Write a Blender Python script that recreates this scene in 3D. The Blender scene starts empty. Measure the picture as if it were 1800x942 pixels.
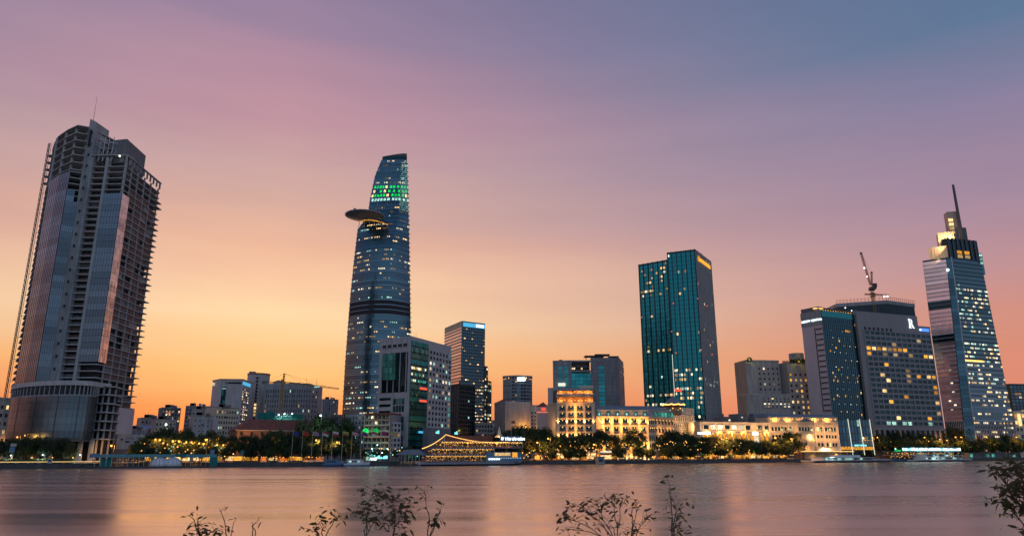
import bpy, bmesh, math, random
from mathutils import Vector, Matrix
R = math.radians
rnd = random.Random(11)
S = bpy.context.scene
COL = S.collection
# ------------------------------------------------------------------ camera
CAMH, FPX, TH = 8.0, 1250.0, R(14.44)
cs, sn = math.cos(TH), math.sin(TH)
cam = bpy.data.cameras.new('camera'); cam.lens = 25.0; cam.sensor_width = 36.0
cam.clip_start = 0.1; cam.clip_end = 30000
camo = bpy.data.objects.new('camera', cam); COL.objects.link(camo)
camo.location = (0, 0, CAMH); camo.rotation_euler = (R(90) + TH, 0, 0)
S.camera = camo
S.render.engine = 'CYCLES'
S.cycles.use_denoising = True
S.cycles.max_bounces = 6; S.cycles.diffuse_bounces = 2; S.cycles.glossy_bounces = 3
S.cycles.sample_clamp_indirect = 4.0
S.cycles.caustics_reflective = False; S.cycles.caustics_refractive = False
S.view_settings.view_transform = 'Standard'; S.view_settings.look = 'None'
S.view_settings.exposure = 0.0; S.view_settings.gamma = 1.0

def lin(r, g, b):
    f = lambda c: (c / 255 / 12.92) if c <= 10.3 else ((c / 255 + .055) / 1.055) ** 2.4
    return (f(r), f(g), f(b), 1)

# ------------------------------------------------------------------ dusk sky
SUN_AZ = R(-19.0)                     # azimuth of the set sun, measured from +Y towards +X
W = bpy.data.worlds.new('World'); S.world = W; W.use_nodes = True
nt = W.node_tree; nt.nodes.clear()
N = lambda t, **k: (lambda n: ([setattr(n, a, b) for a, b in k.items()], n)[1])(nt.nodes.new(t))
def mth(op, a, b=None, c=None):
    n = N('ShaderNodeMath', operation=op)
    for i, v in enumerate((a, b, c)):
        if v is None: continue
        if isinstance(v, (int, float)): n.inputs[i].default_value = v
        else: nt.links.new(v, n.inputs[i])
    return n.outputs[0]
def ramp(fac, stops):
    n = N('ShaderNodeValToRGB'); cr = n.color_ramp
    for i, (p, c) in enumerate(stops):
        e = cr.elements[i] if i < 2 else cr.elements.new(p)
    for e, (p, c) in zip(cr.elements, stops): e.position = p
    for e, (p, c) in zip(cr.elements, stops): e.color = lin(*c)
    nt.links.new(fac, n.inputs[0]); return n.outputs[0]
tc = N('ShaderNodeTexCoord'); nrm = N('ShaderNodeVectorMath', operation='NORMALIZE')
nt.links.new(tc.outputs['Generated'], nrm.inputs[0])
sep = N('ShaderNodeSeparateXYZ'); nt.links.new(nrm.outputs[0], sep.inputs[0])
X, Y, Z = sep.outputs
mp = N('ShaderNodeMapping'); mp.inputs['Scale'].default_value = (1.1, 1.1, 8.0); mp.inputs['Rotation'].default_value = (0, R(11), 0)
nt.links.new(nrm.outputs[0], mp.inputs[0])
nz = N('ShaderNodeTexNoise'); nz.inputs['Scale'].default_value = 1.6; nz.inputs['Detail'].default_value = 4
nt.links.new(mp.outputs[0], nz.inputs['Vector'])
zz = mth('ADD', Z, mth('MULTIPLY', mth('SUBTRACT', nz.outputs[0], .5), .085))
hl = mth('SQRT', mth('ADD', mth('MULTIPLY', X, X), mth('MULTIPLY', Y, Y)))
dot = mth('DIVIDE', mth('ADD', mth('MULTIPLY', X, math.sin(SUN_AZ)), mth('MULTIPLY', Y, math.cos(SUN_AZ))), mth('MAXIMUM', hl, .001))
az = mth('DIVIDE', mth('ARCCOSINE', mth('MINIMUM', mth('MAXIMUM', dot, -1.0), 1.0)), math.pi)          # 0 towards the sunset, 1 away from it
glow = ramp(zz, [(0, (246, 132, 66)), (.04, (248, 140, 72)), (.067, (249, 153, 84)), (.11, (254, 192, 118)), (.169, (255, 218, 168)), (.228, (250, 203, 162)), (.27, (235, 182, 152)),
                 (.328, (214, 171, 157)), (.377, (203, 164, 160)), (.423, (193, 147, 158)), (.486, (178, 138, 157)), (.53, (156, 130, 156)), (.75, (100, 106, 142)), (1, (80, 92, 128))])
far = ramp(zz, [(0, (218, 128, 112)), (.06, (222, 134, 110)), (.125, (212, 140, 120)), (.19, (190, 142, 145)), (.26, (168, 137, 155)), (.37, (138, 126, 156)),
                (.48, (94, 118, 150)), (.65, (80, 104, 140)), (1, (80, 92, 128))])
back = ramp(zz, [(0, (164, 170, 184)), (.12, (166, 176, 198)), (.3, (152, 170, 200)), (.5, (128, 152, 187)), (.75, (98, 120, 157)), (1, (80, 94, 130))])  # unseen sky behind the camera, raised and cooled to fill building fronts
def mapr(v, a, b):
    n = N('ShaderNodeMapRange', interpolation_type='SMOOTHSTEP'); nt.links.new(v, n.inputs[0])
    n.inputs[1].default_value = a; n.inputs[2].default_value = b; return n.outputs[0]
def mixc(f, a, b):
    n = N('ShaderNodeMix', data_type='RGBA'); nt.links.new(f, n.inputs[0]); nt.links.new(a, n.inputs[6]); nt.links.new(b, n.inputs[7]); return n.outputs[2]
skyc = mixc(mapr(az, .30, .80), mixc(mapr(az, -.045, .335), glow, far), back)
mp3 = N('ShaderNodeMapping'); mp3.inputs['Scale'].default_value = (1.4, 1.4, 11.0); mp3.inputs['Rotation'].default_value = (0, R(9), R(20)); nt.links.new(nrm.outputs[0], mp3.inputs[0])
nz3 = N('ShaderNodeTexNoise'); nz3.inputs['Scale'].default_value = 2.2; nz3.inputs['Detail'].default_value = 7; nz3.inputs['Roughness'].default_value = .6; nt.links.new(mp3.outputs[0], nz3.inputs['Vector'])
vm3 = N('ShaderNodeVectorMath', operation='SCALE'); nt.links.new(skyc, vm3.inputs[0]); nt.links.new(mth('ADD', 1.0, mth('MULTIPLY', mth('SUBTRACT', nz3.outputs[0], .5), .12)), vm3.inputs['Scale']); skyc = vm3.outputs[0]
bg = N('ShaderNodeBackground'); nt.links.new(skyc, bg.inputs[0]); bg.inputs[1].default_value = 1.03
nis = N('ShaderNodeTexSky', sky_type='NISHITA', sun_disc=False); nis.sun_elevation = R(1.0); nis.sun_rotation = SUN_AZ
bg2 = N('ShaderNodeBackground'); nt.links.new(nis.outputs[0], bg2.inputs[0]); bg2.inputs[1].default_value = 0.006
ad = N('ShaderNodeAddShader'); nt.links.new(bg.outputs[0], ad.inputs[0]); nt.links.new(bg2.outputs[0], ad.inputs[1])
wo = N('ShaderNodeOutputWorld'); nt.links.new(ad.outputs[0], wo.inputs[0])
sl = bpy.data.lights.new('sun', 'SUN'); sl.energy = 0.35; sl.angle = R(4); sl.color = (1, .55, .3)
so = bpy.data.objects.new('sun', sl); COL.objects.link(so)
so.rotation_euler = Vector((-math.sin(SUN_AZ) * math.cos(R(2)), -math.cos(SUN_AZ) * math.cos(R(2)), -math.sin(R(2)))).to_track_quat('-Z', 'Y').to_euler()

# ------------------------------------------------------------------ photo geometry: pixel (of 1800x942) + distance -> world
def ray(px, py):
    u, v = px - 900.0, 471.0 - py
    return u, FPX * cs - v * sn, FPX * sn + v * cs
def P(px, py, D):
    u, y, z = ray(px, py); return (u * D / y, D)
def H(py, D):
    u, y, z = ray(900, py); return CAMH + D * z / y
def PYZ(z, D):
    r = (z - CAMH) / D
    return 471.0 - (FPX * cs * r - FPX * sn) / (cs + sn * r)
def XZ(px, z, D):                                     # world X of a point seen in column px, at height z and distance D
    return P(px, PYZ(z, D), D)[0]
QA = (-239.0, 345.0); QS = .456                       # the quay line
def shore(px, off=0.0):                                # point on the quay seen in column px (near y=815), off metres inland
    s = (px - 900.0) / 1297.0
    D = (454.0 + off * 1.1) / (1 - QS * s)
    return (s * D, D)
QANG = math.atan(QS)
QD = (math.cos(QANG), math.sin(QANG)); QN = (-math.sin(QANG), math.cos(QANG))   # along the quay; inland
GZ = 2.2

# ------------------------------------------------------------------ materials
MATS = {}
def mat(name, col, rough=.7, metal=0.0, ns=.0, na=.25, bump=0.0, spec=.5, rv=0.0, coat=0.0):
    m = bpy.data.materials.new(name); m.use_nodes = True; t = m.node_tree; b = t.nodes['Principled BSDF']
    b.inputs['Roughness'].default_value = rough; b.inputs['Metallic'].default_value = metal; b.inputs['Specular IOR Level'].default_value = spec
    c = (*col, 1); b.inputs['Base Color'].default_value = c
    src = None
    if ns:
        g = t.nodes.new('ShaderNodeNewGeometry'); n = t.nodes.new('ShaderNodeTexNoise'); n.inputs['Scale'].default_value = ns; n.inputs['Detail'].default_value = 6; n.inputs['Roughness'].default_value = .65
        mpp = t.nodes.new('ShaderNodeMapping'); mpp.inputs['Scale'].default_value = (1, 1, .16)
        t.links.new(g.outputs['Position'], mpp.inputs[0]); t.links.new(mpp.outputs[0], n.inputs['Vector'])
        r = t.nodes.new('ShaderNodeMapRange'); r.inputs[1].default_value = .25; r.inputs[2].default_value = .75
        r.inputs[3].default_value = 1 - na; r.inputs[4].default_value = 1 + na * .6
        t.links.new(n.outputs[0], r.inputs[0]); src = r.outputs[0]
        if bump:
            bb = t.nodes.new('ShaderNodeBump'); bb.inputs['Strength'].default_value = bump; bb.inputs['Distance'].default_value = .3
            t.links.new(n.outputs[0], bb.inputs['Height']); t.links.new(bb.outputs[0], b.inputs['Normal'])
    if rv:
        oi = t.nodes.new('ShaderNodeObjectInfo'); r = t.nodes.new('ShaderNodeMapRange'); r.inputs[3].default_value = 1 - rv; r.inputs[4].default_value = 1 + rv
        t.links.new(oi.outputs['Random'], r.inputs[0])
        if src:
            mm = t.nodes.new('ShaderNodeMath'); mm.operation = 'MULTIPLY'; t.links.new(src, mm.inputs[0]); t.links.new(r.outputs[0], mm.inputs[1]); src = mm.outputs[0]
        else: src = r.outputs[0]
    if src:
        vm = t.nodes.new('ShaderNodeVectorMath'); vm.operation = 'SCALE'; vm.inputs[0].default_value = col; t.links.new(src, vm.inputs['Scale'])
        t.links.new(vm.outputs[0], b.inputs['Base Color'])
    MATS[name] = m; return m
def glassmat(name, col, rough=.1, metal=.85, cell=(.6, .25), rv=.3):
    """tinted reflective curtain-wall glass; every pane sits at a slightly different angle"""
    m = mat(name, col, rough, metal, rv=rv); t = m.node_tree; b = t.nodes['Principled BSDF']
    g = t.nodes.new('ShaderNodeNewGeometry'); mp_ = t.nodes.new('ShaderNodeMapping'); mp_.inputs['Scale'].default_value = (cell[0], cell[0], cell[1])
    t.links.new(g.outputs['Position'], mp_.inputs[0])
    sn_ = t.nodes.new('ShaderNodeVectorMath'); sn_.operation = 'FLOOR'; t.links.new(mp_.outputs[0], sn_.inputs[0])
    w = t.nodes.new('ShaderNodeTexWhiteNoise'); t.links.new(sn_.outputs[0], w.inputs['Vector'])
    v1 = t.nodes.new('ShaderNodeVectorMath'); v1.operation = 'SUBTRACT'; t.links.new(w.outputs['Color'], v1.inputs[0]); v1.inputs[1].default_value = (.5, .5, .5)
    v2 = t.nodes.new('ShaderNodeVectorMath'); v2.operation = 'SCALE'; v2.inputs['Scale'].default_value = .06; t.links.new(v1.outputs[0], v2.inputs[0])
    v3 = t.nodes.new('ShaderNodeVectorMath'); v3.operation = 'ADD'; t.links.new(v2.outputs[0], v3.inputs[0]); t.links.new(g.outputs['Normal'], v3.inputs[1])
    v4 = t.nodes.new('ShaderNodeVectorMath'); v4.operation = 'NORMALIZE'; t.links.new(v3.outputs[0], v4.inputs[0]); t.links.new(v4.outputs[0], b.inputs['Normal'])
    return m
def emis(name, col, st, var=.5, ns=.9):
    """a lit room or lamp: brightness differs from pane to pane and across the room behind"""
    m = bpy.data.materials.new(name); m.use_nodes = True; t = m.node_tree; t.nodes.clear()
    e = t.nodes.new('ShaderNodeEmission'); o = t.nodes.new('ShaderNodeOutputMaterial'); t.links.new(e.outputs[0], o.inputs[0])
    e.inputs[0].default_value = (*col, 1); e.inputs[1].default_value = st
    if var:
        oi = t.nodes.new('ShaderNodeObjectInfo'); g = t.nodes.new('ShaderNodeNewGeometry'); n = t.nodes.new('ShaderNodeTexNoise'); n.inputs['Scale'].default_value = ns
        t.links.new(g.outputs['Position'], n.inputs['Vector'])
        a = t.nodes.new('ShaderNodeMapRange'); a.inputs[3].default_value = 1 - var; a.inputs[4].default_value = 1 + var; t.links.new(oi.outputs['Random'], a.inputs[0])
        c = t.nodes.new('ShaderNodeMapRange'); c.inputs[1].default_value = .3; c.inputs[2].default_value = .7; c.inputs[3].default_value = .25; c.inputs[4].default_value = 1.5; t.links.new(n.outputs[0], c.inputs[0])
        x = t.nodes.new('ShaderNodeMath'); x.operation = 'MULTIPLY'; t.links.new(a.outputs[0], x.inputs[0]); t.links.new(c.outputs[0], x.inputs[1])
        y = t.nodes.new('ShaderNodeMath'); y.operation = 'MULTIPLY'; y.inputs[1].default_value = st; t.links.new(x.outputs[0], y.inputs[0]); t.links.new(y.outputs[0], e.inputs[1])
    m.cycles.emission_sampling = 'NONE'
    MATS[name] = m; return m
M = MATS
mat('raw_concrete', (.38, .40, .40), .9, ns=.25, na=.4, bump=.2)
mat('dark_concrete', (.20, .20, .205), .9, ns=.3, na=.4)
mat('pale_slab', (.52, .50, .48), .85, ns=.4, na=.3)
mat('brick_infill', (.20, .125, .105), .9, ns=.5, na=.4)
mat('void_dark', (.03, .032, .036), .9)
mat('white_stone', (.53, .51, .50), .7, ns=.5, na=.4, rv=.08)
mat('grey_stone', (.36, .365, .37), .75, ns=.5, na=.45, rv=.08)
mat('office_stone', (.47, .465, .465), .7, ns=.5, na=.35)
mat('beige_render', (.47, .42, .37), .85, ns=.5, na=.4, rv=.08)
mat('cream_stucco', (.66, .52, .34), .8, ns=.3, na=.15)
mat('cream_trim', (.72, .61, .45), .8, ns=.3, na=.1)
mat('mauve_cladding', (.66, .56, .55), .6, ns=.1, na=.12)
mat('brown_grey', (.29, .27, .27), .7, ns=.1, na=.15)
mat('slate_roof', (.20, .22, .26), .6, ns=.4, na=.25)
mat('red_tile', (.24, .085, .06), .85, ns=.5, na=.35)
mat('orange_wall', (.38, .19, .11), .85, ns=.4, na=.2)
mat('deck_steel', (.26, .30, .34), .6, ns=.5, na=.2)
mat('steel_dark', (.09, .09, .10), .5, .6)
mat('steel_light', (.45, .45, .46), .4, .6)
mat('crane_yellow', (.45, .28, .06), .6)
mat('crane_red', (.30, .07, .05), .6)
mat('site_net', (.06, .10, .11), .9, ns=.4, na=.3)
mat('teal_netting', (.02, .22, .20), .9, ns=.8, na=.4)
mat('canopy_teal', (.10, .33, .36), .6, ns=.3, na=.2)
mat('boat_white', (.72, .74, .76), .35, ns=.3, na=.12)
mat('boat_navy', (.03, .06, .14), .4)
mat('boat_blue', (.10, .22, .36), .45)
mat('asphalt', (.05, .05, .05), .9, ns=.5, na=.3)
mat('paving', (.16, .14, .13), .9, ns=.6, na=.3)
mat('quay_stone', (.10, .10, .10), .9, ns=.4, na=.45, bump=.4)
mat('bark', (.10, .07, .05), .95, ns=2, na=.4)
mat('rubber', (.02, .02, .02), .8)
glassmat('glass_navy', (.07, .15, .19), .24)
glassmat('tower_edge', (.14, .20, .25), .2)
glassmat('glass_teal', (.022, .27, .29), .2)
glassmat('glass_slate', (.11, .155, .19), .22)
glassmat('glass_podium', (.12, .17, .19), .42)
glassmat('glass_jade', (.10, .46, .40), .2)
glassmat('glass_blue', (.06, .16, .22), .14)
glassmat('glass_green', (.05, .24, .24), .10)
glassmat('glass_grey', (.15, .24, .31), .25)
glassmat('glass_dark', (.022, .058, .068), .15)
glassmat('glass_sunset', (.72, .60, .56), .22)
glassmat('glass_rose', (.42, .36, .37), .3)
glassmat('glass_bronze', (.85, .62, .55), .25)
emis('lit_warm', (1, .62, .25), 1.15, .75, 1.4)
emis('lit_white', (1, .86, .60), 1.15, .75, 1.4)
emis('lit_dim', (1, .66, .34), .38, .6, 1.4)
emis('lit_cool', (.55, 1, .85), .75)
emis('lit_teal', (.15, .75, .60), .45)
emis('lit_green', (.01, .75, .14), .9)
emis('lit_amber', (1, .42, .05), .95, .6, 1.4)
emis('lit_red', (1, .10, .05), 1.2, 0)
emis('lit_blue', (.08, .25, 1), 1.5, 0)
emis('sign_white', (.85, .97, 1), 2.2, 0)
emis('sign_cyan', (.25, .95, 1), 1.8, 0)
emis('sign_blue', (.10, .55, .9), .9, 0)
emis('bulb_amber', (1, .42, .06), 3.4, 0)
emis('bulb_white', (.9, 1, 1), 4, 0)
emis('bulb_cyan', (.5, 1, .9), 5, 0)
emis('string_gold', (1, .50, .12), 2.6, 0)
emis('strip_gold', (1, .62, .2), 1.5, 0)
emis('strip_white', (1, 1, .8), .95, 0)
emis('strip_pink', (1, .55, .5), .75, 0)
emis('strip_red', (1, .2, .1), 1.2, 0)
def leafmat(name, col):
    m = mat(name, col, .6, ns=.35, na=.5, rv=.25)
    return m
leafmat('leaf_dark', (.040, .070, .030)); leafmat('leaf_mid', (.060, .095, .030)); leafmat('leaf_olive', (.085, .090, .030)); leafmat('leaf_shrub', (.10, .11, .05))
def translucent(name, col, f):
    t = M[name].node_tree; o = t.nodes['Material Output']; b = t.nodes['Principled BSDF']; tr = t.nodes.new('ShaderNodeBsdfTranslucent'); tr.inputs[0].default_value = (*col, 1); mx = t.nodes.new('ShaderNodeMixShader'); mx.inputs[0].default_value = f
    t.links.new(b.outputs[0], mx.inputs[1]); t.links.new(tr.outputs[0], mx.inputs[2]); t.links.new(mx.outputs[0], o.inputs[0])
translucent('leaf_shrub', (.17, .15, .05), .5)
for n_ in ('leaf_dark', 'leaf_mid', 'leaf_olive'): translucent(n_, (.10, .14, .03), .35)

# ------------------------------------------------------------------ mesh helpers
class MB:
    def __init__(s): s.v = []; s.f = []
    def add(s, vs, fs):
        o = len(s.v); s.v += [tuple(a) for a in vs]; s.f += [tuple(i + o for i in f) for f in fs]; return s
    def hexa(s, p):                                     # eight points: bottom four, top four (counter-clockwise from above)
        return s.add(p, [(3, 2, 1, 0), (4, 5, 6, 7), (0, 1, 5, 4), (1, 2, 6, 5), (2, 3, 7, 6), (3, 0, 4, 7)])
    def box(s, c, d, a=0.0):
        ca, sa = math.cos(a), math.sin(a); x, y, z = [q / 2 for q in d]
        pts = [(-x, -y), (x, -y), (x, y), (-x, y)]
        q = [(c[0] + px * ca - py * sa, c[1] + px * sa + py * ca) for px, py in pts]
        return s.hexa([(*k, c[2] - z) for k in q] + [(*k, c[2] + z) for k in q])
    def prism(s, poly, z0, z1, top=None):
        n = len(poly); top = top or poly
        return s.add([(*p, z0) for p in poly] + [(*p, z1) for p in top], [tuple(range(n - 1, -1, -1)), tuple(range(n, 2 * n))] + [(i, (i + 1) % n, n + (i + 1) % n, n + i) for i in range(n)])
    def tube(s, p, q, r, r2=None, n=6):
        p, q = Vector(p), Vector(q); d = (q - p)
        if d.length < 1e-6: return s
        d.normalize(); a = d.orthogonal().normalized(); b = d.cross(a); r2 = r if r2 is None else r2
        vs = [p + r * (math.cos(t) * a + math.sin(t) * b) for t in [2 * math.pi * i / n for i in range(n)]] + [q + r2 * (math.cos(t) * a + math.sin(t) * b) for t in [2 * math.pi * i / n for i in range(n)]]
        return s.add(vs, [tuple(range(n - 1, -1, -1)), tuple(range(n, 2 * n))] + [(i, (i + 1) % n, n + (i + 1) % n, n + i) for i in range(n)])
    def ball(s, c, r, n=6, m=4):
        vs = [(c[0], c[1], c[2] - r)]
        for j in range(1, m):
            t = math.pi * j / m - math.pi / 2
            vs += [(c[0] + r * math.cos(t) * math.cos(2 * math.pi * i / n), c[1] + r * math.cos(t) * math.sin(2 * math.pi * i / n), c[2] + r * math.sin(t)) for i in range(n)]
        vs.append((c[0], c[1], c[2] + r)); fs = []
        for i in range(n):
            k = (i + 1) % n; fs.append((0, 1 + k, 1 + i)); L = len(vs) - 1; b = 1 + (m - 2) * n; fs.append((L, b + i, b + k))
            for j in range(m - 2): fs.append((1 + j * n + i, 1 + j * n + k, 1 + (j + 1) * n + k, 1 + (j + 1) * n + i))
        return s.add(vs, fs)
    def loft(s, rings, cap=True, closed=True):
        n = len(rings[0]); o = [p for r in rings for p in r]; fs = []
        for j in range(len(rings) - 1):
            for i in range(n if closed else n - 1):
                k = (i + 1) % n; fs.append((j * n + i, j * n + k, (j + 1) * n + k, (j + 1) * n + i))
        if cap: fs += [tuple(range(n - 1, -1, -1)), tuple(range((len(rings) - 1) * n, len(rings) * n))]
        return s.add(o, fs)
    def wallbox(s, A, B, z0, z1, d0, d1, e0=0.0, e1=0.0):
        """slab along A->B (left to right seen from outside), from d0 to d1 metres outside the line"""
        ux, uy, L = U(A, B); nx, ny = uy, -ux
        p = lambda t, d: (A[0] + ux * t + nx * d, A[1] + uy * t + ny * d)
        q = [p(e0, d1), p(L - e1, d1), p(L - e1, d0), p(e0, d0)]
        return s.hexa([(*k, z0) for k in q] + [(*k, z1) for k in q])
    def build(s, name, m, parent=None, kind=None, smooth=False, **props):
        off = Vector(parent.matrix_world.translation) if parent is not None else Vector((0, 0, 0))
        if parent is not None and parent.parent is not None: off = WORLD[parent.name]
        elif parent is not None: off = WORLD.get(parent.name, off)
        me = bpy.data.meshes.new(name)
        me.from_pydata([(a - off.x, b - off.y, c - off.z) for a, b, c in s.v], [], s.f); me.update()
        me.materials.append(M[m] if isinstance(m, str) else m)
        if smooth: me.polygons.foreach_set('use_smooth', [True] * len(me.polygons))
        o = bpy.data.objects.new(name, me); COL.objects.link(o)
        if parent is not None: o.parent = parent; WORLD[o.name] = off.copy()
        if kind: o['kind'] = kind
        for k, v in props.items(): o[k] = v
        return o
WORLD = {}
def U(A, B):
    dx, dy = B[0] - A[0], B[1] - A[1]; L = math.hypot(dx, dy); return dx / L, dy / L, L
def thing(name, label, cat, loc, group=None):
    o = bpy.data.objects.new(name, None); COL.objects.link(o); o.location = loc; o.empty_display_size = 2
    WORLD[o.name] = Vector(loc); o['label'] = label; o['category'] = cat
    if group: o['group'] = group
    return o
def struct(name, mb, m): return mb.build(name, m, None, 'structure')
def child(o, name, data, parent, loc, rz=0.0):
    c = bpy.data.objects.new(name, data); COL.objects.link(c); c.parent = parent
    c.location = Vector(loc) - WORLD[parent.name]; c.rotation_euler = (0, 0, rz); return c
PANES = {}
def pane_mesh(w, h, m, d=.10):
    k = (round(w, 1), round(h, 1), m, d)
    if k not in PANES:
        me = bpy.data.meshes.new('window'); b = MB().box((0, 0, 0), (w, d, h))
        me.from_pydata(b.v, [], b.f); me.materials.append(M[m]); PANES[k] = me
    return PANES[k]
def pane(root, x, y, z, w, h, m, ang, name='window', d=.10):
    return child(None, name, pane_mesh(w, h, m, d), root, (x, y, z), ang)
def facade(root, A, B, z0, z1, nu, nz, wall, glass, lit=None, fw=.7, fh=.6, d=.35, ml=0., mr=0., objs='all', pd=None, sill=0., name='window', spans=True, piers=True):
    """window grid on the wall A->B: real piers and spandrels standing proud of recessed panes"""
    ux, uy, L = U(A, B); nx, ny = uy, -ux; ang = math.atan2(uy, ux)
    cw = (L - ml - mr) / nu; ch = (z1 - z0) / nz; w, h = cw * fw, ch * fh; pd = d if pd is None else pd
    b = MB()
    if piers and fw < .985:
        for i in range(nu + 1):
            hw = cw * (1 - fw) / 2; c = ml + i * cw
            t0, t1 = max(c - hw, 0 if ml <= 0 else ml - hw), min(c + hw, L)
            b.wallbox(A, B, z0, z1, -.02, pd, t0, L - t1)
    if spans and fh < .985:
        for j in range(nz + 1):
            hh = ch * (1 - fh) / 2; c = z0 + j * ch
            b.wallbox(A, B, max(c - hh, z0 + .02), min(c + hh, z1 - .02), -.02, d - .06 if pd >= d else d, max(ml - .1, .03), max(mr - .1, .03))
    if b.v: b.build('facade_frame', wall, root, 'stuff')
    rest = MB()
    for j in range(nz):
        for i in range(nu):
            m = lit(i, j) if lit else None
            t = ml + (i + .5) * cw; x, y, z = A[0] + ux * t + nx * .06, A[1] + uy * t + ny * .06, z0 + (j + .5) * ch + sill * ch
            if m or objs == 'all': pane(root, x, y, z + (h * .12 if objs == 'lit' and m else 0), w * (.92 if objs == 'lit' and m else 1) + .05, h * (.55 if objs == 'lit' and m else 1) + .05, m or glass, ang, name)
            else: rest.wallbox(A, B, z - h / 2 - .02, z + h / 2 + .02, .0, .1, t - w / 2 - .02, L - t - w / 2 - .02)
    if rest.v: rest.build('glazing', glass, root, 'stuff')
def litf(p, mats, seed=0, rowp=None):
    q = random.Random(seed); rows = {}
    def f(i, j):
        if j not in rows: rows[j] = q.random()
        pp = p * (2.2 if rows[j] > .75 else .55)
        if rowp: pp = rowp(j, pp)
        return (q.choice(mats) if q.random() < .62 else 'lit_dim') if q.random() < pp * 1.25 else None
    return f
def off(p, a, b): return (p[0] + QD[0] * a + QN[0] * b, p[1] + QD[1] * a + QN[1] * b)
def text(s, parent, A, ang, z, size, m, out=.3, ext=.08, name='sign_lettering', align='LEFT', bold=0.0):
    cu = bpy.data.curves.new(name, 'FONT'); cu.body = s; cu.size = size; cu.extrude = ext; cu.offset = bold; cu.align_x = align; cu.materials.append(M[m]); cu.resolution_u = 3
    tmp = bpy.data.objects.new('lettering_source', cu); COL.objects.link(tmp); me = bpy.data.meshes.new_from_object(tmp); bpy.data.objects.remove(tmp); bpy.data.curves.remove(cu)
    o = bpy.data.objects.new(name, me); COL.objects.link(o); o.parent = parent
    n = (math.sin(ang), -math.cos(ang))
    o.location = Vector((A[0] + n[0] * out, A[1] + n[1] * out, z)) - WORLD[parent.name]; o.rotation_euler = (R(90), 0, ang)
    return o
def quad(L, C, Rr): return [L, C, Rr, (L[0] + Rr[0] - C[0], L[1] + Rr[1] - C[1])]
def inset_quad(q, a):
    cx = sum(p[0] for p in q) / len(q); cy = sum(p[1] for p in q) / len(q)
    return [(p[0] + (cx - p[0]) * a, p[1] + (cy - p[1]) * a) for p in q]
def rooftop(root, q, z, seed, n=4, par=1.2, m='grey_stone'):
    """parapet, plant boxes, tanks and a mast on a flat roof"""
    r_ = random.Random(seed); b = MB()
    for i in range(len(q)):
        b.wallbox(q[i], q[(i + 1) % len(q)], z - .05, z + par, -.3, .12)
    b.build('parapet', m, root)
    w = min(U(q[0], q[1])[2], U(q[1], q[2])[2])
    for k in range(n):
        s, t = r_.uniform(.2, .8), r_.uniform(.2, .8)
        x = q[1][0] + (q[0][0] - q[1][0]) * s + (q[2][0] - q[1][0]) * t; y = q[1][1] + (q[0][1] - q[1][1]) * s + (q[2][1] - q[1][1]) * t
        hh = r_.uniform(1.5, 4.0); MB().box((x, y, z + hh / 2 - .02), (w * r_.uniform(.08, .25), w * r_.uniform(.08, .25), hh), QANG).build('roof_unit', r_.choice(['grey_stone', 'steel_dark', 'white_stone']), root)
    x = q[1][0] * .6 + q[3][0] * .4; y = q[1][1] * .6 + q[3][1] * .4
    MB().tube((x, y, z), (x, y, z + r_.uniform(5, 9)), .12, .05, 5).build('mast', 'steel_dark', root)

# ================================================================== SETTING
b = MB(); big = 9000.0
qa = (QA[0] - QD[0] * 4000, QA[1] - QD[1] * 4000); qb = (QA[0] + QD[0] * 6000, QA[1] + QD[1] * 6000)
b.add([(*qa, GZ), (*qb, GZ), (qb[0] + QN[0] * big, qb[1] + QN[1] * big, GZ), (qa[0] + QN[0] * big, qa[1] + QN[1] * big, GZ)], [(0, 1, 2, 3)])
struct('ground', b, 'paving')
wq = MB(); wq.wallbox(off(QA, -600, 0), off(QA, 1600, 0), -3, GZ + .012, -1.2, .35); wq.wallbox(off(QA, -600, 0), off(QA, 1600, 0), GZ + .02, GZ + .24, -.8, .5)
struct('quay_wall', wq, 'quay_stone')
rd = MB(); r0, r1 = off(QA, -600, 13), off(QA, 1600, 13); r2, r3 = off(QA, 1600, 27), off(QA, -600, 27)
rd.add([(*r0, GZ + .004), (*r1, GZ + .004), (*r2, GZ + .004), (*r3, GZ + .004)], [(0, 1, 2, 3)]); struct('road', rd, 'asphalt')
kb = MB(); kb.wallbox(off(QA, -600, 12.7), off(QA, 1600, 12.7), GZ, GZ + .13, -.15, .15); kb.wallbox(off(QA, -600, 27.3), off(QA, 1600, 27.3), GZ, GZ + .13, -.15, .15); struct('kerb', kb, 'pale_slab')
mk = MB()
for k in range(0, 400): mk.wallbox(off(QA, -500 + k * 5, 20), off(QA, -497.5 + k * 5, 20), GZ + .006, GZ + .009, -.07, .07)
struct('road_markings', mk, 'white_stone')
# river
wm = bpy.data.materials.new('river_water'); wm.use_nodes = True; t = wm.node_tree; pb = t.nodes['Principled BSDF']
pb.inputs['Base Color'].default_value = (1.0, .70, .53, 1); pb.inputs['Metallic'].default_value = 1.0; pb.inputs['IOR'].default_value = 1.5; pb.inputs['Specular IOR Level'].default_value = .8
g = t.nodes.new('ShaderNodeNewGeometry'); mpp = t.nodes.new('ShaderNodeMapping'); mpp.inputs['Rotation'].default_value = (0, 0, -QANG * .5); mpp.inputs['Scale'].default_value = (.045, .16, 1)
t.links.new(g.outputs['Position'], mpp.inputs[0])
n1 = t.nodes.new('ShaderNodeTexNoise'); n1.inputs['Scale'].default_value = 1.0; n1.inputs['Detail'].default_value = 7; n1.inputs['Roughness'].default_value = .62; t.links.new(mpp.outputs[0], n1.inputs['Vector'])
bp = t.nodes.new('ShaderNodeBump'); bp.inputs['Strength'].default_value = .10; bp.inputs['Distance'].default_value = .3; t.links.new(n1.outputs[0], bp.inputs['Height']); t.links.new(bp.outputs[0], pb.inputs['Normal'])
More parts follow.
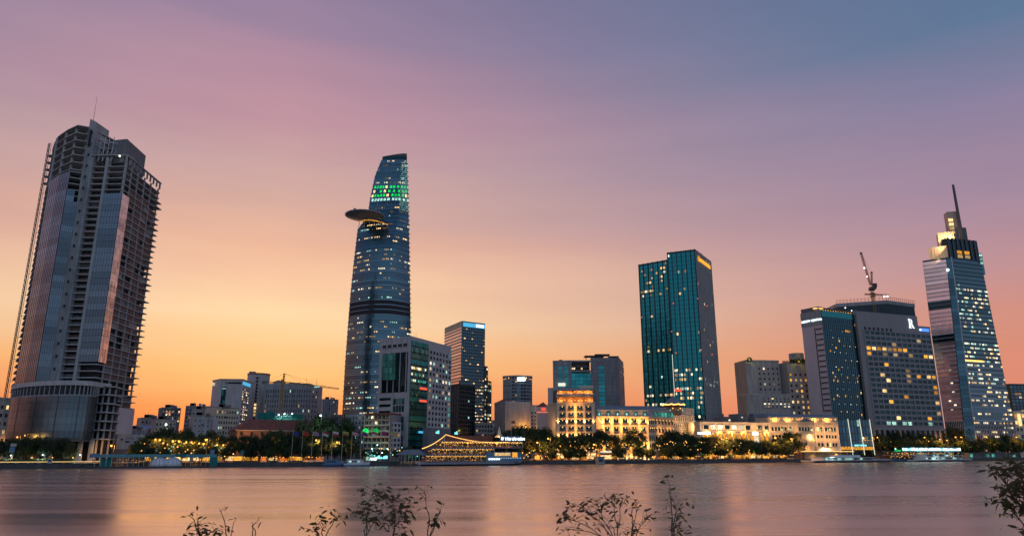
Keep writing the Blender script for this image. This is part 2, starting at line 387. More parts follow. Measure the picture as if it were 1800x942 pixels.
m2 = t.nodes.new('ShaderNodeMapping'); m2.inputs['Scale'].default_value = (.007, .09, 1); t.links.new(g.outputs['Position'], m2.inputs[0])
n2 = t.nodes.new('ShaderNodeTexNoise'); n2.inputs['Scale'].default_value = 1; n2.inputs['Detail'].default_value = 4; t.links.new(m2.outputs[0], n2.inputs['Vector'])
rr = t.nodes.new('ShaderNodeMapRange'); rr.inputs[1].default_value = .3; rr.inputs[2].default_value = .7; rr.inputs[3].default_value = .20; rr.inputs[4].default_value = .35; t.links.new(n2.outputs[0], rr.inputs[0]); t.links.new(rr.outputs[0], pb.inputs['Roughness'])
M['river_water'] = wm
struct('river', MB().add([(-6000, -300, 0), (6000, -300, 0), (6000, 6000, 0), (-6000, 6000, 0)], [(0, 1, 2, 3)]), 'river_water')
nb = MB(); prof = [(-60, 6.4), (0, 6.4), (6.5, 6.35), (8.5, 6.0), (16, 3.0), (26, -.6)]
for k in range(len(prof) - 1):
    (ya, za), (yb, zb) = prof[k], prof[k + 1]; nb.add([(-160, ya, za), (160, ya, za), (160, yb, zb), (-160, yb, zb)], [(0, 1, 2, 3)])
mat('bank_earth', (.09, .08, .05), .95, ns=1.5, na=.4); struct('near_bank', nb, 'bank_earth')

# ================================================================== UNFINISHED TOWER (far left)
def unfinished_tower():
    rf = 600
    pp = lambda px, D: P(px, rf, D)
    a, b_, c, d, e, f, g_, i_ = pp(33, 432), pp(40, 410), pp(74, 394), pp(97, 397), pp(110, 401), pp(141, 401), pp(177, 400), pp(247, 447)
    arc = [a, pp(35, 420), b_, pp(56, 400.5), c]
    root = thing('unfinished_tower', 'tall unfinished concrete tower with open floors and a curved blue glass wing above dark trees', 'tower', (*pp(120, 420), GZ))
    back = [pp(243, 450), pp(60, 452)]
    left = arc + [d, e, (e[0] + 8, e[1] + 34), pp(52, 450)]
    mid = [e, f, g_, i_, (i_[0] - 4, i_[1] + 3), (e[0] + 2, e[1] + 46)]
    fl = 3.72
    # inner concrete body, set back behind the slab edges
    cxl, cyl = sum(p[0] for p in left) / len(left), sum(p[1] for p in left) / len(left)
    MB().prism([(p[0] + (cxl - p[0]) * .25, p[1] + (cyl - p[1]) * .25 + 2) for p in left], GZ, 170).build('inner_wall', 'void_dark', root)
    sd = U(g_, i_)
    isd = lambda t, o_: (g_[0] + sd[0] * t + sd[1] * o_, g_[1] + sd[1] * t - sd[0] * o_)
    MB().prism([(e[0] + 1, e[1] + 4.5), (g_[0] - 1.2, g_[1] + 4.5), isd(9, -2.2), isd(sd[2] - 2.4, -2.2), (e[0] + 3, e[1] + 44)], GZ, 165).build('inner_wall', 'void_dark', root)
    # slabs: one object per floor
    sl_l = MB().prism(left, 0, .42); sl_m = MB().prism(mid, 0, .42)
    def slabs(mb, zs, name='floor_slab'):
        me = bpy.data.meshes.new(name); o = WORLD[root.name]
        me.from_pydata([(x - o.x, y - o.y, z) for x, y, z in mb.v], [], mb.f); me.materials.append(M['pale_slab'])
        for z in zs: child(None, name, me, root, (o.x, o.y, z))
    slabs(sl_l, [42 + k * fl for k in range(35)])
    slabs(sl_l, [170 + k * 4.7 for k in range(7)])
    slabs(sl_m, [18 + k * fl for k in range(43)])
    # balcony lips that stick out at the far right corner, uneven like the real ones
    q = random.Random(4)
    for k in range(40):
        if q.random() < .86:
            ln = q.uniform(1.0, 2.4); w = q.uniform(4, 9); z = 22 + k * fl
            MB().wallbox(isd(sd[2] - w, 0), isd(sd[2] + ln, 0), z - .02, z + .45, -2, q.uniform(.6, 1.5)).build('balcony_slab', 'pale_slab', root)
    # brown brick infill on the side wall, several bays still open
    for k in range(41):
        z = 18 + k * fl + .42
        if z > 160: break
        t = 8.5
        while t < sd[2] - 2:
            w = q.uniform(6, 12); w = min(w, sd[2] - 1.5 - t); openp = .75 if k in (6, 7, 13, 14, 15, 26, 27) else .10
            if q.random() > openp and w > 1: MB().wallbox(isd(t, 0), isd(t + w - .4, 0), z, z + fl - .44, -1.5, -.75).build('brick_panel', q.choice(['brick_infill'] * 7 + ['dark_concrete', 'brown_grey']), root)
            t += w
    for t in (8.6, 17, 26, 35, sd[2] - 1.5):
        MB().wallbox(isd(t - .45, 0), isd(t + .45, 0), GZ, 177, -1.2, -.35).build('column', 'raw_concrete', root)
    # silver panel strip on the corner facing right and the blue panel strip facing the river
    for k in range(12, 39):
        z = 18 + k * fl - 6
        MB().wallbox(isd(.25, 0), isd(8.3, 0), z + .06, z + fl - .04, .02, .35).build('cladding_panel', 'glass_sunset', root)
    for k in range(12, 39):
        z = 18 + k * fl - 6; MB().wallbox(f, g_, z + .08, z + fl - .05, .02, .40, .9, .1).build('glass_panel', 'glass_slate', root)
    mm = MB()
    ux, uy, L = U(f, g_)
    for k in range(1, 7): mm.wallbox((f[0] + ux * (L * k / 7 - .06), f[1] + uy * (L * k / 7 - .06)), (f[0] + ux * (L * k / 7 + .06), f[1] + uy * (L * k / 7 + .06)), 57, 157, .38, .46)
    mm.build('mullion', 'steel_dark', root, 'stuff')
    # open bays between core and panel strip: fins, back wall strips
    MB().wallbox(e, (e[0] + 1.6, e[1]), GZ, 180, -3, .7).build('fin', 'raw_concrete', root)
    MB().wallbox((f[0] - .8, f[1]), (f[0] + .8, f[1]), GZ, 180, -3, .55).build('fin', 'raw_concrete', root)
    for k in range(41):
        z = 18 + k * fl + .42
        MB().wallbox((e[0] + 1.6, e[1] + 3.4), (f[0] - .8, f[1] + 3.4), z, z + fl * (.55 if k % 5 else .85), -.3, .2).build('bay_wall', 'brick_infill' if q.random() < .35 else 'dark_concrete', root)
    # lift core
    MB().prism([(d[0] + .2, d[1] - .9), (e[0] - .1, e[1] - .9), (e[0] + .8, e[1] + 12), (d[0] + 1, d[1] + 12)], GZ, 203.5).build('lift_core', 'raw_concrete', root)
    for k in range(24):
        MB().wallbox((d[0] + 2.0, d[1] - .9), (d[0] + 3.2, d[1] - .9), 30 + k * 7.1, 31.8 + k * 7.1, -.1, .12).build('core_opening', 'void_dark', root)
    MB().wallbox((d[0] + 1.3, d[1] - .9), (e[0] - .9, e[1] - .9), 186, 197, -.1, .12).build('core_opening', 'void_dark', root)
    MB().tube((d[0] - 1, d[1] + 4, 198), (d[0] - 1, d[1] + 4, 222), .16, .06, 5).build('mast', 'steel_dark', root)
    # curved glass wing: one glazed band per floor, stepped top
    def band(poly, z0, z1):
        bb = MB()
        for p, q2 in zip(poly[:-1], poly[1:]): bb.wallbox(p, q2, z0, z1, .05, .40)
        return bb
    wingA = [pp(40, 409.6), pp(56, 400), pp(74, 393.6)]; wingB = [pp(74, 393.6), pp(96.5, 396.6)]
    for k in range(35):
        z = 42 + k * fl
        bA = band(wingA, z + .05, z + fl - .03)
        if z + fl < 172: bA.build('glazing_band', 'glass_grey' if k % 9 else 'glass_slate', root)
        if z + fl < 161: band([wingB[0], ((wingB[0][0] + wingB[1][0] * 2) / 3, (wingB[0][1] + wingB[1][1] * 2) / 3)] if z > 148 else wingB, z + .05, z + fl - .03).build('glazing_band', 'glass_slate', root)
    mu = MB()
    for poly, n, zt in ((wingA[:2], 5, 171), (wingA[1:], 6, 171), (wingB, 6, 148)):
        ux, uy, L = U(*poly)
        for k in range(n + 1):
            s_ = (poly[0][0] + ux * (L * k / n - .08), poly[0][1] + uy * (L * k / n - .08)); mu.wallbox(s_, (s_[0] + ux * .16, s_[1] + uy * .16), 42, zt, .38, .50)
    mu.build('mullion', 'steel_dark', root, 'stuff')
    # round columns of the open top floors
    for p in (pp(40, 412), pp(56, 404), pp(74, 398.5), pp(95, 402), pp(37, 430)):
        MB().tube((*p, 165), (*p, 198), .85, n=8).build('column', 'raw_concrete', root)
    for p in ((f[0], f[1] + 2), (g_[0] - .9, g_[1] + 1.2)):
        MB().tube((*p, 155), (*p, 178), .8, n=8).build('column', 'raw_concrete', root)
    # plant-room block and scaffold frame on the right part
    x0, y0 = e[0] + 9, e[1] + 4
    MB().prism([(x0, y0), (g_[0] - 3.5, y0 - 2), (g_[0] - 5, y0 + 24), (x0, y0 + 26)], 178.2, 193.5).build('plant_room', 'dark_concrete', root)
    MB().wallbox((e[0], e[1]), (g_[0], g_[1]), 181.5, 182, -8, .3).build('roof_beam', 'pale_slab', root)
    MB().wallbox(isd(0, 0), isd(sd[2], 0), 181.0, 181.6, -1, .4).build('roof_beam', 'raw_concrete', root)
    for t in range(0, 11): MB().wallbox(isd(t * sd[2] / 10.2, 0), isd(t * sd[2] / 10.2 + .6, 0), 177, 181.1, -.9, .1).build('post', 'raw_concrete', root)
    fr = MB()
    for k in range(5):
        x = e[0] + 1.2 + k * 2.6; fr.tube((x, e[1] + .5, 178), (x, e[1] + .5, 194), .22, n=4); fr.tube((x, e[1] + .5, 178), (x + 2.6, e[1] + .5, 186), .14, n=4); fr.tube((x, e[1] + .5, 194 - k * .9), (x + 2.6, e[1] + .5, 193 - k * .9), .2, n=4)
    for z in (182, 186.5, 190): fr.tube((e[0] + 1, e[1] + .4, z), (e[0] + 13, e[1] + .4, z), .2, n=4)
    fr.build('steel_frame', 'steel_light', root, 'stuff')
    # podium drum
    pr = 720
    dr = [P(x, pr, D) for x, D in ((13, 408), (22, 392), (45, 381), (80, 374), (120, 372), (152, 376), (167, 384))]
    sm = []
    for j in range(len(dr) - 1):
        p0, p1, p2, p3 = [Vector(dr[max(0, min(len(dr) - 1, j + o_))]) for o_ in (-1, 0, 1, 2)]
        for t in (0, .25, .5, .75): sm.append(tuple(.5 * (2 * p1 + (p2 - p0) * t + (2 * p0 - 5 * p1 + 4 * p2 - p3) * t * t + (3 * p1 - p0 - 3 * p2 + p3) * t ** 3)))
    dr = sm + [dr[-1]]
    bk = [P(160, pr, 410), P(20, pr, 420)]
    MB().prism(inset_quad(dr + bk, .03), 13, 36).build('podium_wall', 'dark_concrete', root)
    for k in range(6):
        band(dr, 14.4 + k * 3.6, 14.4 + k * 3.6 + 3.5).build('podium_glazing', 'glass_podium', root)
    pr_b = MB()
    for p in dr[2::4]:
        pr_b.tube((p[0], p[1] - .5, 14), (p[0], p[1] - .5, 36), .16, n=4)
    pr_b.build('podium_rib', 'steel_dark', root, 'stuff')
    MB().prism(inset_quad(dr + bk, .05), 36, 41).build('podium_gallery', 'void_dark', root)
    ps = MB().prism(inset_quad(dr[1:] + [P(188, pr, 392)] + bk, -.02), 41.2, 43.6); ps.build('podium_roof_slab', 'pale_slab', root)
    MB().prism(inset_quad(dr + bk, .0), 35.8, 36.5).build('podium_ledge', 'raw_concrete', root)
    for k in range(26):
        t = k / 25 * (len(dr) - 2) + 1; j = min(int(t), len(dr) - 2); s_ = t - j; x, y = dr[j][0] * (1 - s_) + dr[j + 1][0] * s_, dr[j][1] * (1 - s_) + dr[j + 1][1] * s_
        MB().box((x, y + .6, 38.8), (.45, .5, 4.8)).build('gallery_post', 'raw_concrete', root)
    rb = [P(166, pr, 386), P(182, pr, 384), P(200, pr, 390), P(212, pr, 402), P(205, pr, 430), P(166, pr, 430)]
    for k in range(7):
        z = 14 + k * 4.6; MB().prism(rb if k < 6 else inset_quad(rb, .1), z, z + .6).build('terrace_slab', 'pale_slab', root)
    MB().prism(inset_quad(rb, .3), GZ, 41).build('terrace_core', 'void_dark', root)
    for x, D in ((169, 388), (178, 387.5), (188, 388.5), (199, 394)):
        p = P(x, pr, D); MB().tube((*p, GZ), (*p, 41), .55, n=8).build('column', 'raw_concrete', root)
    MB().wallbox(P(209, pr, 410), P(237, pr, 432), 8, 32, -12, 0).build('annex_wall', 'mauve_cladding', root)
    for x in (60, 90, 118, 140, 160):
        p = P(x, 790, 384); MB().box((*p, 8), (1.8, 1.8, 12)).build('column', 'raw_concrete', root)
    MB().wallbox(P(40, 790, 398), P(166, 790, 398), GZ, 13, -2, 0).build('ground_floor_wall', 'void_dark', root)
    lp = P(165, 286, 401); MB().ball((g_[0] - 5, g_[1] + .4, 181), .5).build('site_light', 'bulb_white', root)
    # hoist mast beside the tower
    hx, hy = pp(27, 428)
    hr = thing('hoist_mast', 'thin dark lattice hoist mast standing along the left edge of the unfinished tower', 'hoist mast', (hx, hy, GZ))
    hm = MB(); n = 120; z1 = 202.0; w = .62
    for sx, sy in ((-w, -w), (w, -w), (w, w), (-w, w)): hm.tube((hx + sx, hy + sy, GZ), (hx + sx, hy + sy, z1), .14, n=4)
    for k in range(n):
        z = GZ + (z1 - GZ) * k / n; z2 = GZ + (z1 - GZ) * (k + 1) / n; s_ = 1 if k % 2 else -1
        hm.tube((hx - w * s_, hy - w, z), (hx + w * s_, hy - w, z2), .10, n=4); hm.tube((hx - w, hy - w * s_, z), (hx - w, hy + w * s_, z2), .14, n=4); hm.tube((hx - w, hy - w, z), (hx + w, hy - w, z), .14, n=4)
    hm.build('lattice', 'steel_dark', hr)
    for k in range(14):
        z = 22 + k * 13.2; MB().tube((hx + w, hy, z), (hx + 3.6, hy, z + .1), .16, n=4).build('wall_tie', 'steel_dark', hr)
    for k in range(5): MB().box((hx + 5.6, hy - 6, 171.5 + k * 4.7), (1.3, 1.3, 1.4)).build('landing_gate', 'steel_dark', hr)
unfinished_tower()

# ================================================================== LOTUS TOWER
def lotus_tower():
    D0 = 600.0
    root = thing('lotus_tower', 'tallest tapering curved glass tower with a round helipad deck jutting out near its top', 'skyscraper', (*P(662, 760, D0), GZ))
    LP = [(790, 598), (721, 602), (640, 606.5), (580, 611), (517, 616), (460, 622), (404, 628.5), (402, 629.5), (381, 646), (350, 650.5), (310, 659), (274, 673.5), (266, 675.5)]
    RP = [(790, 726), (721, 724), (519, 721), (380, 718.5), (300, 716), (268, 714.5)]
    def itp(tab, y):
        for (y0, v0), (y1, v1) in zip(tab[:-1], tab[1:]):
            if y1 <= y <= y0: return v0 + (v1 - v0) * (y0 - y) / (y0 - y1)
        return tab[0][1] if y > tab[0][0] else tab[-1][1]
    NP = 36
    def ring(z, grow=0.0):
        py = PYZ(z, D0); xl, xr = XZ(itp(LP, py), z, D0), XZ(itp(RP, py), z, D0)
        k = max(0, min(1, (z - 110) / 90)); tcx = .15 + .42 * k; w = (xr - xl) / 2; c = (xl + xr) / 2; kt = max(0, min(1, (z - 175) / 60)); bul = ((.42 + .10 * k) * w + 4) * (1 - .86 * kt)
        pts = []
        for i in range(NP + 1):
            t_ = -1 + 2 * i / NP
            t_ = math.copysign(abs(t_) ** .92, t_)
            gg = 1 - ((tcx - t_) / (tcx + 1)) ** 2.2 if t_ < tcx else 1 - ((t_ - tcx) / (1 - tcx)) ** (1.9 - .7 * k)
            pts.append((c + t_ * (w + grow), D0 - bul * gg - grow * .9 * (.2 + gg)))
        for i in range(1, 8):
            t_ = 1 - 2 * i / 8; pts.append((c + t_ * (w + grow), D0 + (w * .75 + grow) * (1 - t_ * t_) + grow * .2))
        return pts
    fh = 4.15; nfl = int((267 - GZ) / fh)
    q = random.Random(21)
    lits = 0; more = {}
    for k in range(nfl):
        z = GZ + k * fh; py = PYZ(z, D0)
        dark = 540 < py < 563
        r0 = ring(z + .75); r1 = ring(z + fh)
        MB().loft([[(*p, z + .75) for p in r0], [(*p, z + fh + .01) for p in r1]]).build('glazing_band', 'void_dark' if dark else 'glass_navy', root)
        e0 = ring(z, .38)
        MB().loft([[(*p, z) for p in e0], [(*p, z + .74) for p in ring(z + .74, .38)]]).build('floor_edge', 'tower_edge', root)
        if dark or py > 735: continue
        # lit rooms
        kind = None
        p_ = .19 if py > 400 else .22
        if 640 < py < 730: p_ = .42
        p_ *= q.choice([.1, .3, .7, 1.6])
        cool = 526 < py < 534
        if 404 < py < 418: p_ = .45
        if 334 < py < 356: kind = 'lit_green'; p_ = .6
        if 357 < py < 364: kind = 'lit_cool'; p_ = .8
        if 276 < py < 305 : p_ = .05
        i = 1
        while i < NP:
            if q.random() < p_:
                ln = q.choice([1, 1, 2, 3, 4]) if kind is None else 2
                m = kind or ('lit_cool' if cool or q.random() < .14 else q.choice(['lit_warm', 'lit_white', 'lit_warm', 'lit_dim', 'lit_dim']))
                if kind == 'lit_green' and q.random() < .10: m = 'lit_warm'
                for s_ in range(ln):
                    if i >= NP: break
                    A, B_ = r0[i], r0[i + 1]; A2, B2 = r1[i], r1[i + 1]
                    f0, f1 = (q.uniform(0, .3), q.uniform(.55, 1)) if kind is None else (.05, .95)
                    L_ = lambda u_, v_: Vector(((A[0] * (1 - u_) + B_[0] * u_) * (1 - v_) + (A2[0] * (1 - u_) + B2[0] * u_) * v_, (A[1] * (1 - u_) + B_[1] * u_) * (1 - v_) + (A2[1] * (1 - u_) + B2[1] * u_) * v_, z + .75 + (fh - .75) * v_))
                    n_ = Vector((B_[1] - A[1], A[0] - B_[0], 0)).normalized() * .12; v0, v1 = (.34, .66) if kind is None else (.15, .85)
                    pts = [L_(f0, v0), L_(f1, v0), L_(f1, v1), L_(f0, v1)]
                    bb = MB().add([p + n_ for p in pts] + [p - n_ for p in pts], [(0, 1, 2, 3), (0, 4, 5, 1), (1, 5, 6, 2), (2, 6, 7, 3), (3, 7, 4, 0)])
                    lits += 1
                    if lits <= 296: bb.build('window', m, root)
                    else: more.setdefault(m, MB()).add(bb.v, bb.f)
                    i += 1
            i += 1
    for m, bb in more.items(): bb.build('lit_windows', m, root, 'stuff')
    top = ring(267)
    MB().prism(ring(267, .4), GZ + nfl * fh, 266.6).build('crown_wall', 'glass_dark', root)
    # crown: open frame at the left, mast lights at the right
    MB().loft([[(*p, 266.4) for p in ring(266.4, .2)], [(p[0] * .98 + top[NP - 2][0] * .02, p[1], 266.9 + 4.0 * max(0, (p[0] - top[0][0]) / 30)) for p in ring(267, .1)]]).build('crown_edge', 'steel_dark', root)
    led = MB()
    for k in range(26):
        z = 214 + k * 1.85; r_ = ring(z, .6)
        for i in range(NP - 8, NP + 1):
            for s_ in (.0, .33, .66):
                if q.random() < .5 and i < NP: A, B_ = r_[i], r_[i + 1]; led.box((A[0] + (B_[0] - A[0]) * s_, A[1] + (B_[1] - A[1]) * s_, z), (.38, .38, .5))
    led.build('light_dots', 'lit_cool', root, 'stuff')
    # fins on the right edge
    for k in range(10, nfl, 1):
        z = GZ + k * fh; p = ring(z, .3)[NP]; MB().box((p[0] + .15, p[1], z + .3), (.9, 2.2, .25)).build('edge_fin', 'steel_light', root)
    # helipad: round deck, tapered soffit, railing, bracket
    zc = H(381, 585); hx = (XZ(607, zc, 582) + XZ(674, zc, 582)) / 2; hr_ = (XZ(674, zc, 582) - XZ(607, zc, 582)) / 2; hy = 583.0
    circ = lambda r, z, n=32: [(hx + r * math.cos(2 * math.pi * i / n), hy + r * math.sin(2 * math.pi * i / n), z) for i in range(n)]
    MB().loft([circ(hr_ * .42, zc - 1.5), circ(hr_ * .8, zc - .7), circ(hr_, zc - .1), circ(hr_, zc + .5)]).build('helipad_deck', 'deck_steel', root, smooth=False)
    rl = MB()
    for i in range(32):
        a1 = circ(hr_ + .8, zc + .3)[i]; a2 = circ(hr_ + .8, zc + .3)[(i + 1) % 32]; rl.tube(a1, a2, .09, n=4); rl.tube(a1, circ(hr_ - .1, zc)[i], .07, n=4)
    rl.build('helipad_net', 'steel_light', root, 'stuff')
    bx0 = XZ(631, zc - 8, 590); bx1 = XZ(684, zc - 8, 590)
    for i in range(6):
        x = bx0 + (bx1 - bx0) * i / 5; MB().tube((x, 588, zc - 9), (hx + (x - hx) * .6, hy + 1, zc - 1.2), .28, .22, 6).build('bracket', 'steel_light', root)
    st = MB(); pr_ = None
    for i in range(15):
        t_ = i / 14; x = bx0 + (bx1 - bx0) * t_; p = (x, 583.5 - 10 * math.sin(math.pi * t_) * .9, zc - 5.5 - 2.2 * t_)
        if pr_: st.tube(pr_, p, .42, n=5)
        pr_ = p
    st.build('light_strip', 'lit_amber', root)
    fx = XZ(622, zc + 8, 583); MB().tube((fx, 583, zc + .4), (fx, 583, zc + 7.5), .12, n=4).build('flag_pole', 'steel_dark', root); MB().add([(fx, 583, zc + 7.4), (fx + 2.1, 582.6, zc + 6.6), (fx + 2.1, 582.7, zc + 5), (fx, 583.05, zc + 5.6)], [(0, 1, 2, 3)]).build('flag', 'crane_red', root)
lotus_tower()

# ================================================================== GREEN-GLASS OFFICE + neighbours
def green_office():
    L, C, B_, Rr = P(668.5, 597, 464), P(722.5, 592, 450), P(753, 600, 468), P(793, 612, 498)
    z1 = H(592.5, 450); bk = (L[0] + Rr[0] - C[0], L[1] + Rr[1] - C[1])
    root = thing('office_building', 'white stone office block with a dark green glass corner and square white frames', 'office building', (*C, GZ))
    MB().prism([L, C, B_, Rr, bk], GZ, z1 - .5).build('wall', 'office_stone', root)
    rooftop(root, [L, C, Rr, bk], z1 - .5, 3, 6, 1.3, 'office_stone')
    ux, uy, Ln = U(L, C); at = lambda t: (L[0] + ux * Ln * t, L[1] + uy * Ln * t); ang = math.atan2(uy, ux)
    # left stone face: slots, big framed green window, three square windows below
    zt = z1 - 3; hgt = z1 - GZ; zf = lambda v: z1 - hgt * v
    facade(root, at(.08), at(.92), zf(.075), zf(.045), 5, 1, 'office_stone', 'void_dark', fw=.8, fh=.8, d=.5)
    MB().wallbox(at(.09), at(.93), zf(.45), zf(.12), -.05, .12).build('window_recess', 'glass_dark', root)
    for j in range(4):
        for i in range(4):
            MB().wallbox(at(.14 + i * .108), at(.14 + i * .108 + .104), zf(.345 - j * .055), zf(.345 - j * .055 - .052), .1, 1.2).build('glass_panel', 'glass_jade', root)
    for i in range(5): MB().wallbox(at(.10 + i * .195), at(.10 + i * .195 + .02), zf(.448), zf(.12), .1, .5).build('mullion', 'office_stone', root)
    q = random.Random(5)
    for i in range(14): pane(root, *at(.13 + i * .058), zf(.425), 1.0, 1.6, q.choice(['lit_cool', 'lit_white', 'glass_green', 'lit_cool']), ang)
    for i in range(4): pane(root, *at(.72 + i * .05), zf(.29), 1.0, 1.6, q.choice(['lit_white', 'glass_green', 'lit_warm']), ang)
    for k, v in enumerate((.50, .65, .80, .94)):
        MB().wallbox(at(.52), at(.86), zf(v + .11), zf(v), -.05, .12).build('window_recess', 'glass_green', root)
        for i in range(1, 4): MB().wallbox(at(.52 + i * .085), at(.52 + i * .085 + .008), zf(v + .11), zf(v), .1, .3).build('mullion', 'steel_light', root)
        MB().wallbox(at(.52), at(.86), zf(v + .058), zf(v + .052), .1, .28).build('transom', 'steel_light', root)
    for k in range(9):
        v = .49 + k * .053; MB().wallbox(at(.06), at(.43), zf(v + .022), zf(v), -.05, .1).build('window', 'glass_dark', root)
    # glass corner: floor by floor
    nf = 19; fh = (z1 - 2 - GZ) / nf; C2 = off(C, .4, 0)
    for k in range(nf):
        z = GZ + k * fh; MB().wallbox(C2, B_, z + .9, z + fh - .02, .02, .3, .3, .1).build('glazing_band', 'glass_green' if k % 3 else 'glass_teal', root); MB().wallbox(C2, B_, z, z + .9, .02, .42, .3, .1).build('floor_edge', 'glass_dark', root)
    a2, b2, L2 = U(C2, B_)
    for k, m, n in ((14, 'lit_warm', 9), (12, 'lit_teal', 9), (13, 'lit_teal', 4)):
        for i in range(n):
            if q.random() < .8: t = L2 * (.08 + .88 * i / n); pane(root, C2[0] + a2 * t + .2, C2[1] + b2 * t - .3, GZ + k * fh + fh * .6, L2 * .07, 1.5, m if q.random() < .8 else 'lit_white', math.atan2(b2, a2))
    for k, m in ((11, 'lit_red'), (9, 'lit_red'), (4, 'sign_blue')):
        MB().wallbox((C2[0] + a2 * L2 * .55, C2[1] + b2 * L2 * .55), (C2[0] + a2 * L2 * .95, C2[1] + b2 * L2 * .95), GZ + k * fh + 1.3, GZ + k * fh + 2.6, .3, .7).build('neon_sign', m, root)
    # right stone slab with pairs of lit windows, dark centre stripe
    lm = litf(.30, ['lit_cool', 'lit_white', 'lit_teal', 'lit_cool'], 8)
    facade(root, B_, Rr, GZ + 10, z1 - 5, 7, 17, 'office_stone', 'glass_dark', lambda i, j: 'void_dark' if i == 3 else lm(i, j), fw=.6, fh=.55, d=.5, ml=1.2)
    for s_, x in ((.08, 757), (.75, 790)):
        p = P(x, 759, 455 + 30 * s_); text('nE', root, p, math.atan2(b2, a2) * .6, H(762, 460), 2.6, 'sign_cyan', 6, bold=.05)
    MB().wallbox(off(B_, 0, -6), off(Rr, 0, -3), GZ, H(752, 470), -9, 0).build('podium', 'dark_concrete', root)
green_office()

def tower_block(name, label, cat, L, C, Rr, z1, core, group=None, z0=GZ):
    root = thing(name, label, cat, (*C, GZ), group); q = quad(L, C, Rr)
    MB().prism(q, z0 - .5, z1).build('wall', core, root)
    return root, q

def stepped_office():
    D = 620; C = P(811, 620, D); L = P(781, 620, D + 38); Rr = P(852, 620, D + 14)
    z1 = H(565, D)
    root, q = tower_block('office_tower', 'slim office tower with pale striped side and stepped right edge behind the green glass office', 'office building', L, C, Rr, z1, 'glass_dark')
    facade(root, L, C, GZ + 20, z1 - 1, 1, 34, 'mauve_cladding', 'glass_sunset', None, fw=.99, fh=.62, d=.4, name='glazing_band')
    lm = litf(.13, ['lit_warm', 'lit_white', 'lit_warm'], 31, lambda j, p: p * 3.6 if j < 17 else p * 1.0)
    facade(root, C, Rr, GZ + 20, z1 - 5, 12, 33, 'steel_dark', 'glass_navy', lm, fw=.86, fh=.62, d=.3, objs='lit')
    MB().prism(inset_quad(q, -.01), z1 - 4.8, z1 + .3).build('crown_wall', 'glass_blue', root)
    ux, uy, Ln = U(C, Rr); MB().wallbox((C[0] + ux * Ln * .6, C[1] + uy * Ln * .6), (C[0] + ux * Ln * .93, C[1] + uy * Ln * .93), z1 - 3.6, z1 - 1.2, .3, .9).build('neon_sign', 'sign_white', root)
    MB().wallbox((C[0] + ux * Ln * .05, C[1] + uy * Ln * .05), Rr, z1 - 4.2, z1 - .6, .25, .45).build('sign_band', 'sign_blue', root)
    pm = None
    for x0, x1, yt in ((852, 857, 643), (857, 863.5, 668)):
        A, B_ = P(x0 - .5, 700, D + 13 + x0 - 852), P(x1, 700, D + 15 + x1 - 852); zt = H(yt, D + 15)
        MB().wallbox(A, B_, GZ, zt, -25, 0).build('side_step', 'glass_dark', root)
        facade(root, A, B_, GZ + 20, zt - 1, 2, int((zt - 22) / 3.1), 'steel_dark', 'glass_navy', litf(.4, ['lit_white', 'lit_cool', 'lit_warm'], x0), fw=.8, fh=.55, d=.3)
    rooftop(root, q, z1, 9, 2, .6, 'steel_dark')
stepped_office()
def dark_annex():
    D = 545; C = P(806, 690, D); L = P(790, 690, D + 12); Rr = P(835, 690, D + 18); z1 = H(676, D)
    root, q = tower_block('dark_office_block', 'dark plain glass block between the green glass office and the stepped tower', 'office building', L, C, Rr, z1, 'glass_dark')
    facade(root, C, Rr, GZ + 4, z1 - 1, 9, 16, 'steel_dark', 'glass_dark', litf(.02, ['lit_cool'], 3), fw=.84, fh=.8, d=.4, objs='lit')
    facade(root, L, C, GZ + 4, z1 - 1, 4, 16, 'steel_dark', 'glass_navy', litf(.03, ['lit_cool'], 4), fw=.84, fh=.8, d=.4, objs='lit'); rooftop(root, q, z1, 4, 3, 1, 'steel_dark')
    A, B_ = P(836, 740, 560), P(866, 740, 566)
    r2 = thing('low_brown_block', 'low dark brown block at the foot of the stepped office tower', 'office building', (*A, GZ)); MB().wallbox(A, B_, GZ, H(742, 560), -20, 0).build('wall', 'brown_grey', r2)
    facade(r2, A, B_, GZ + 6, H(745, 560), 6, 6, 'brown_grey', 'glass_dark', litf(.1, ['lit_white'], 6), fw=.6, fh=.5, d=.3)
dark_annex()
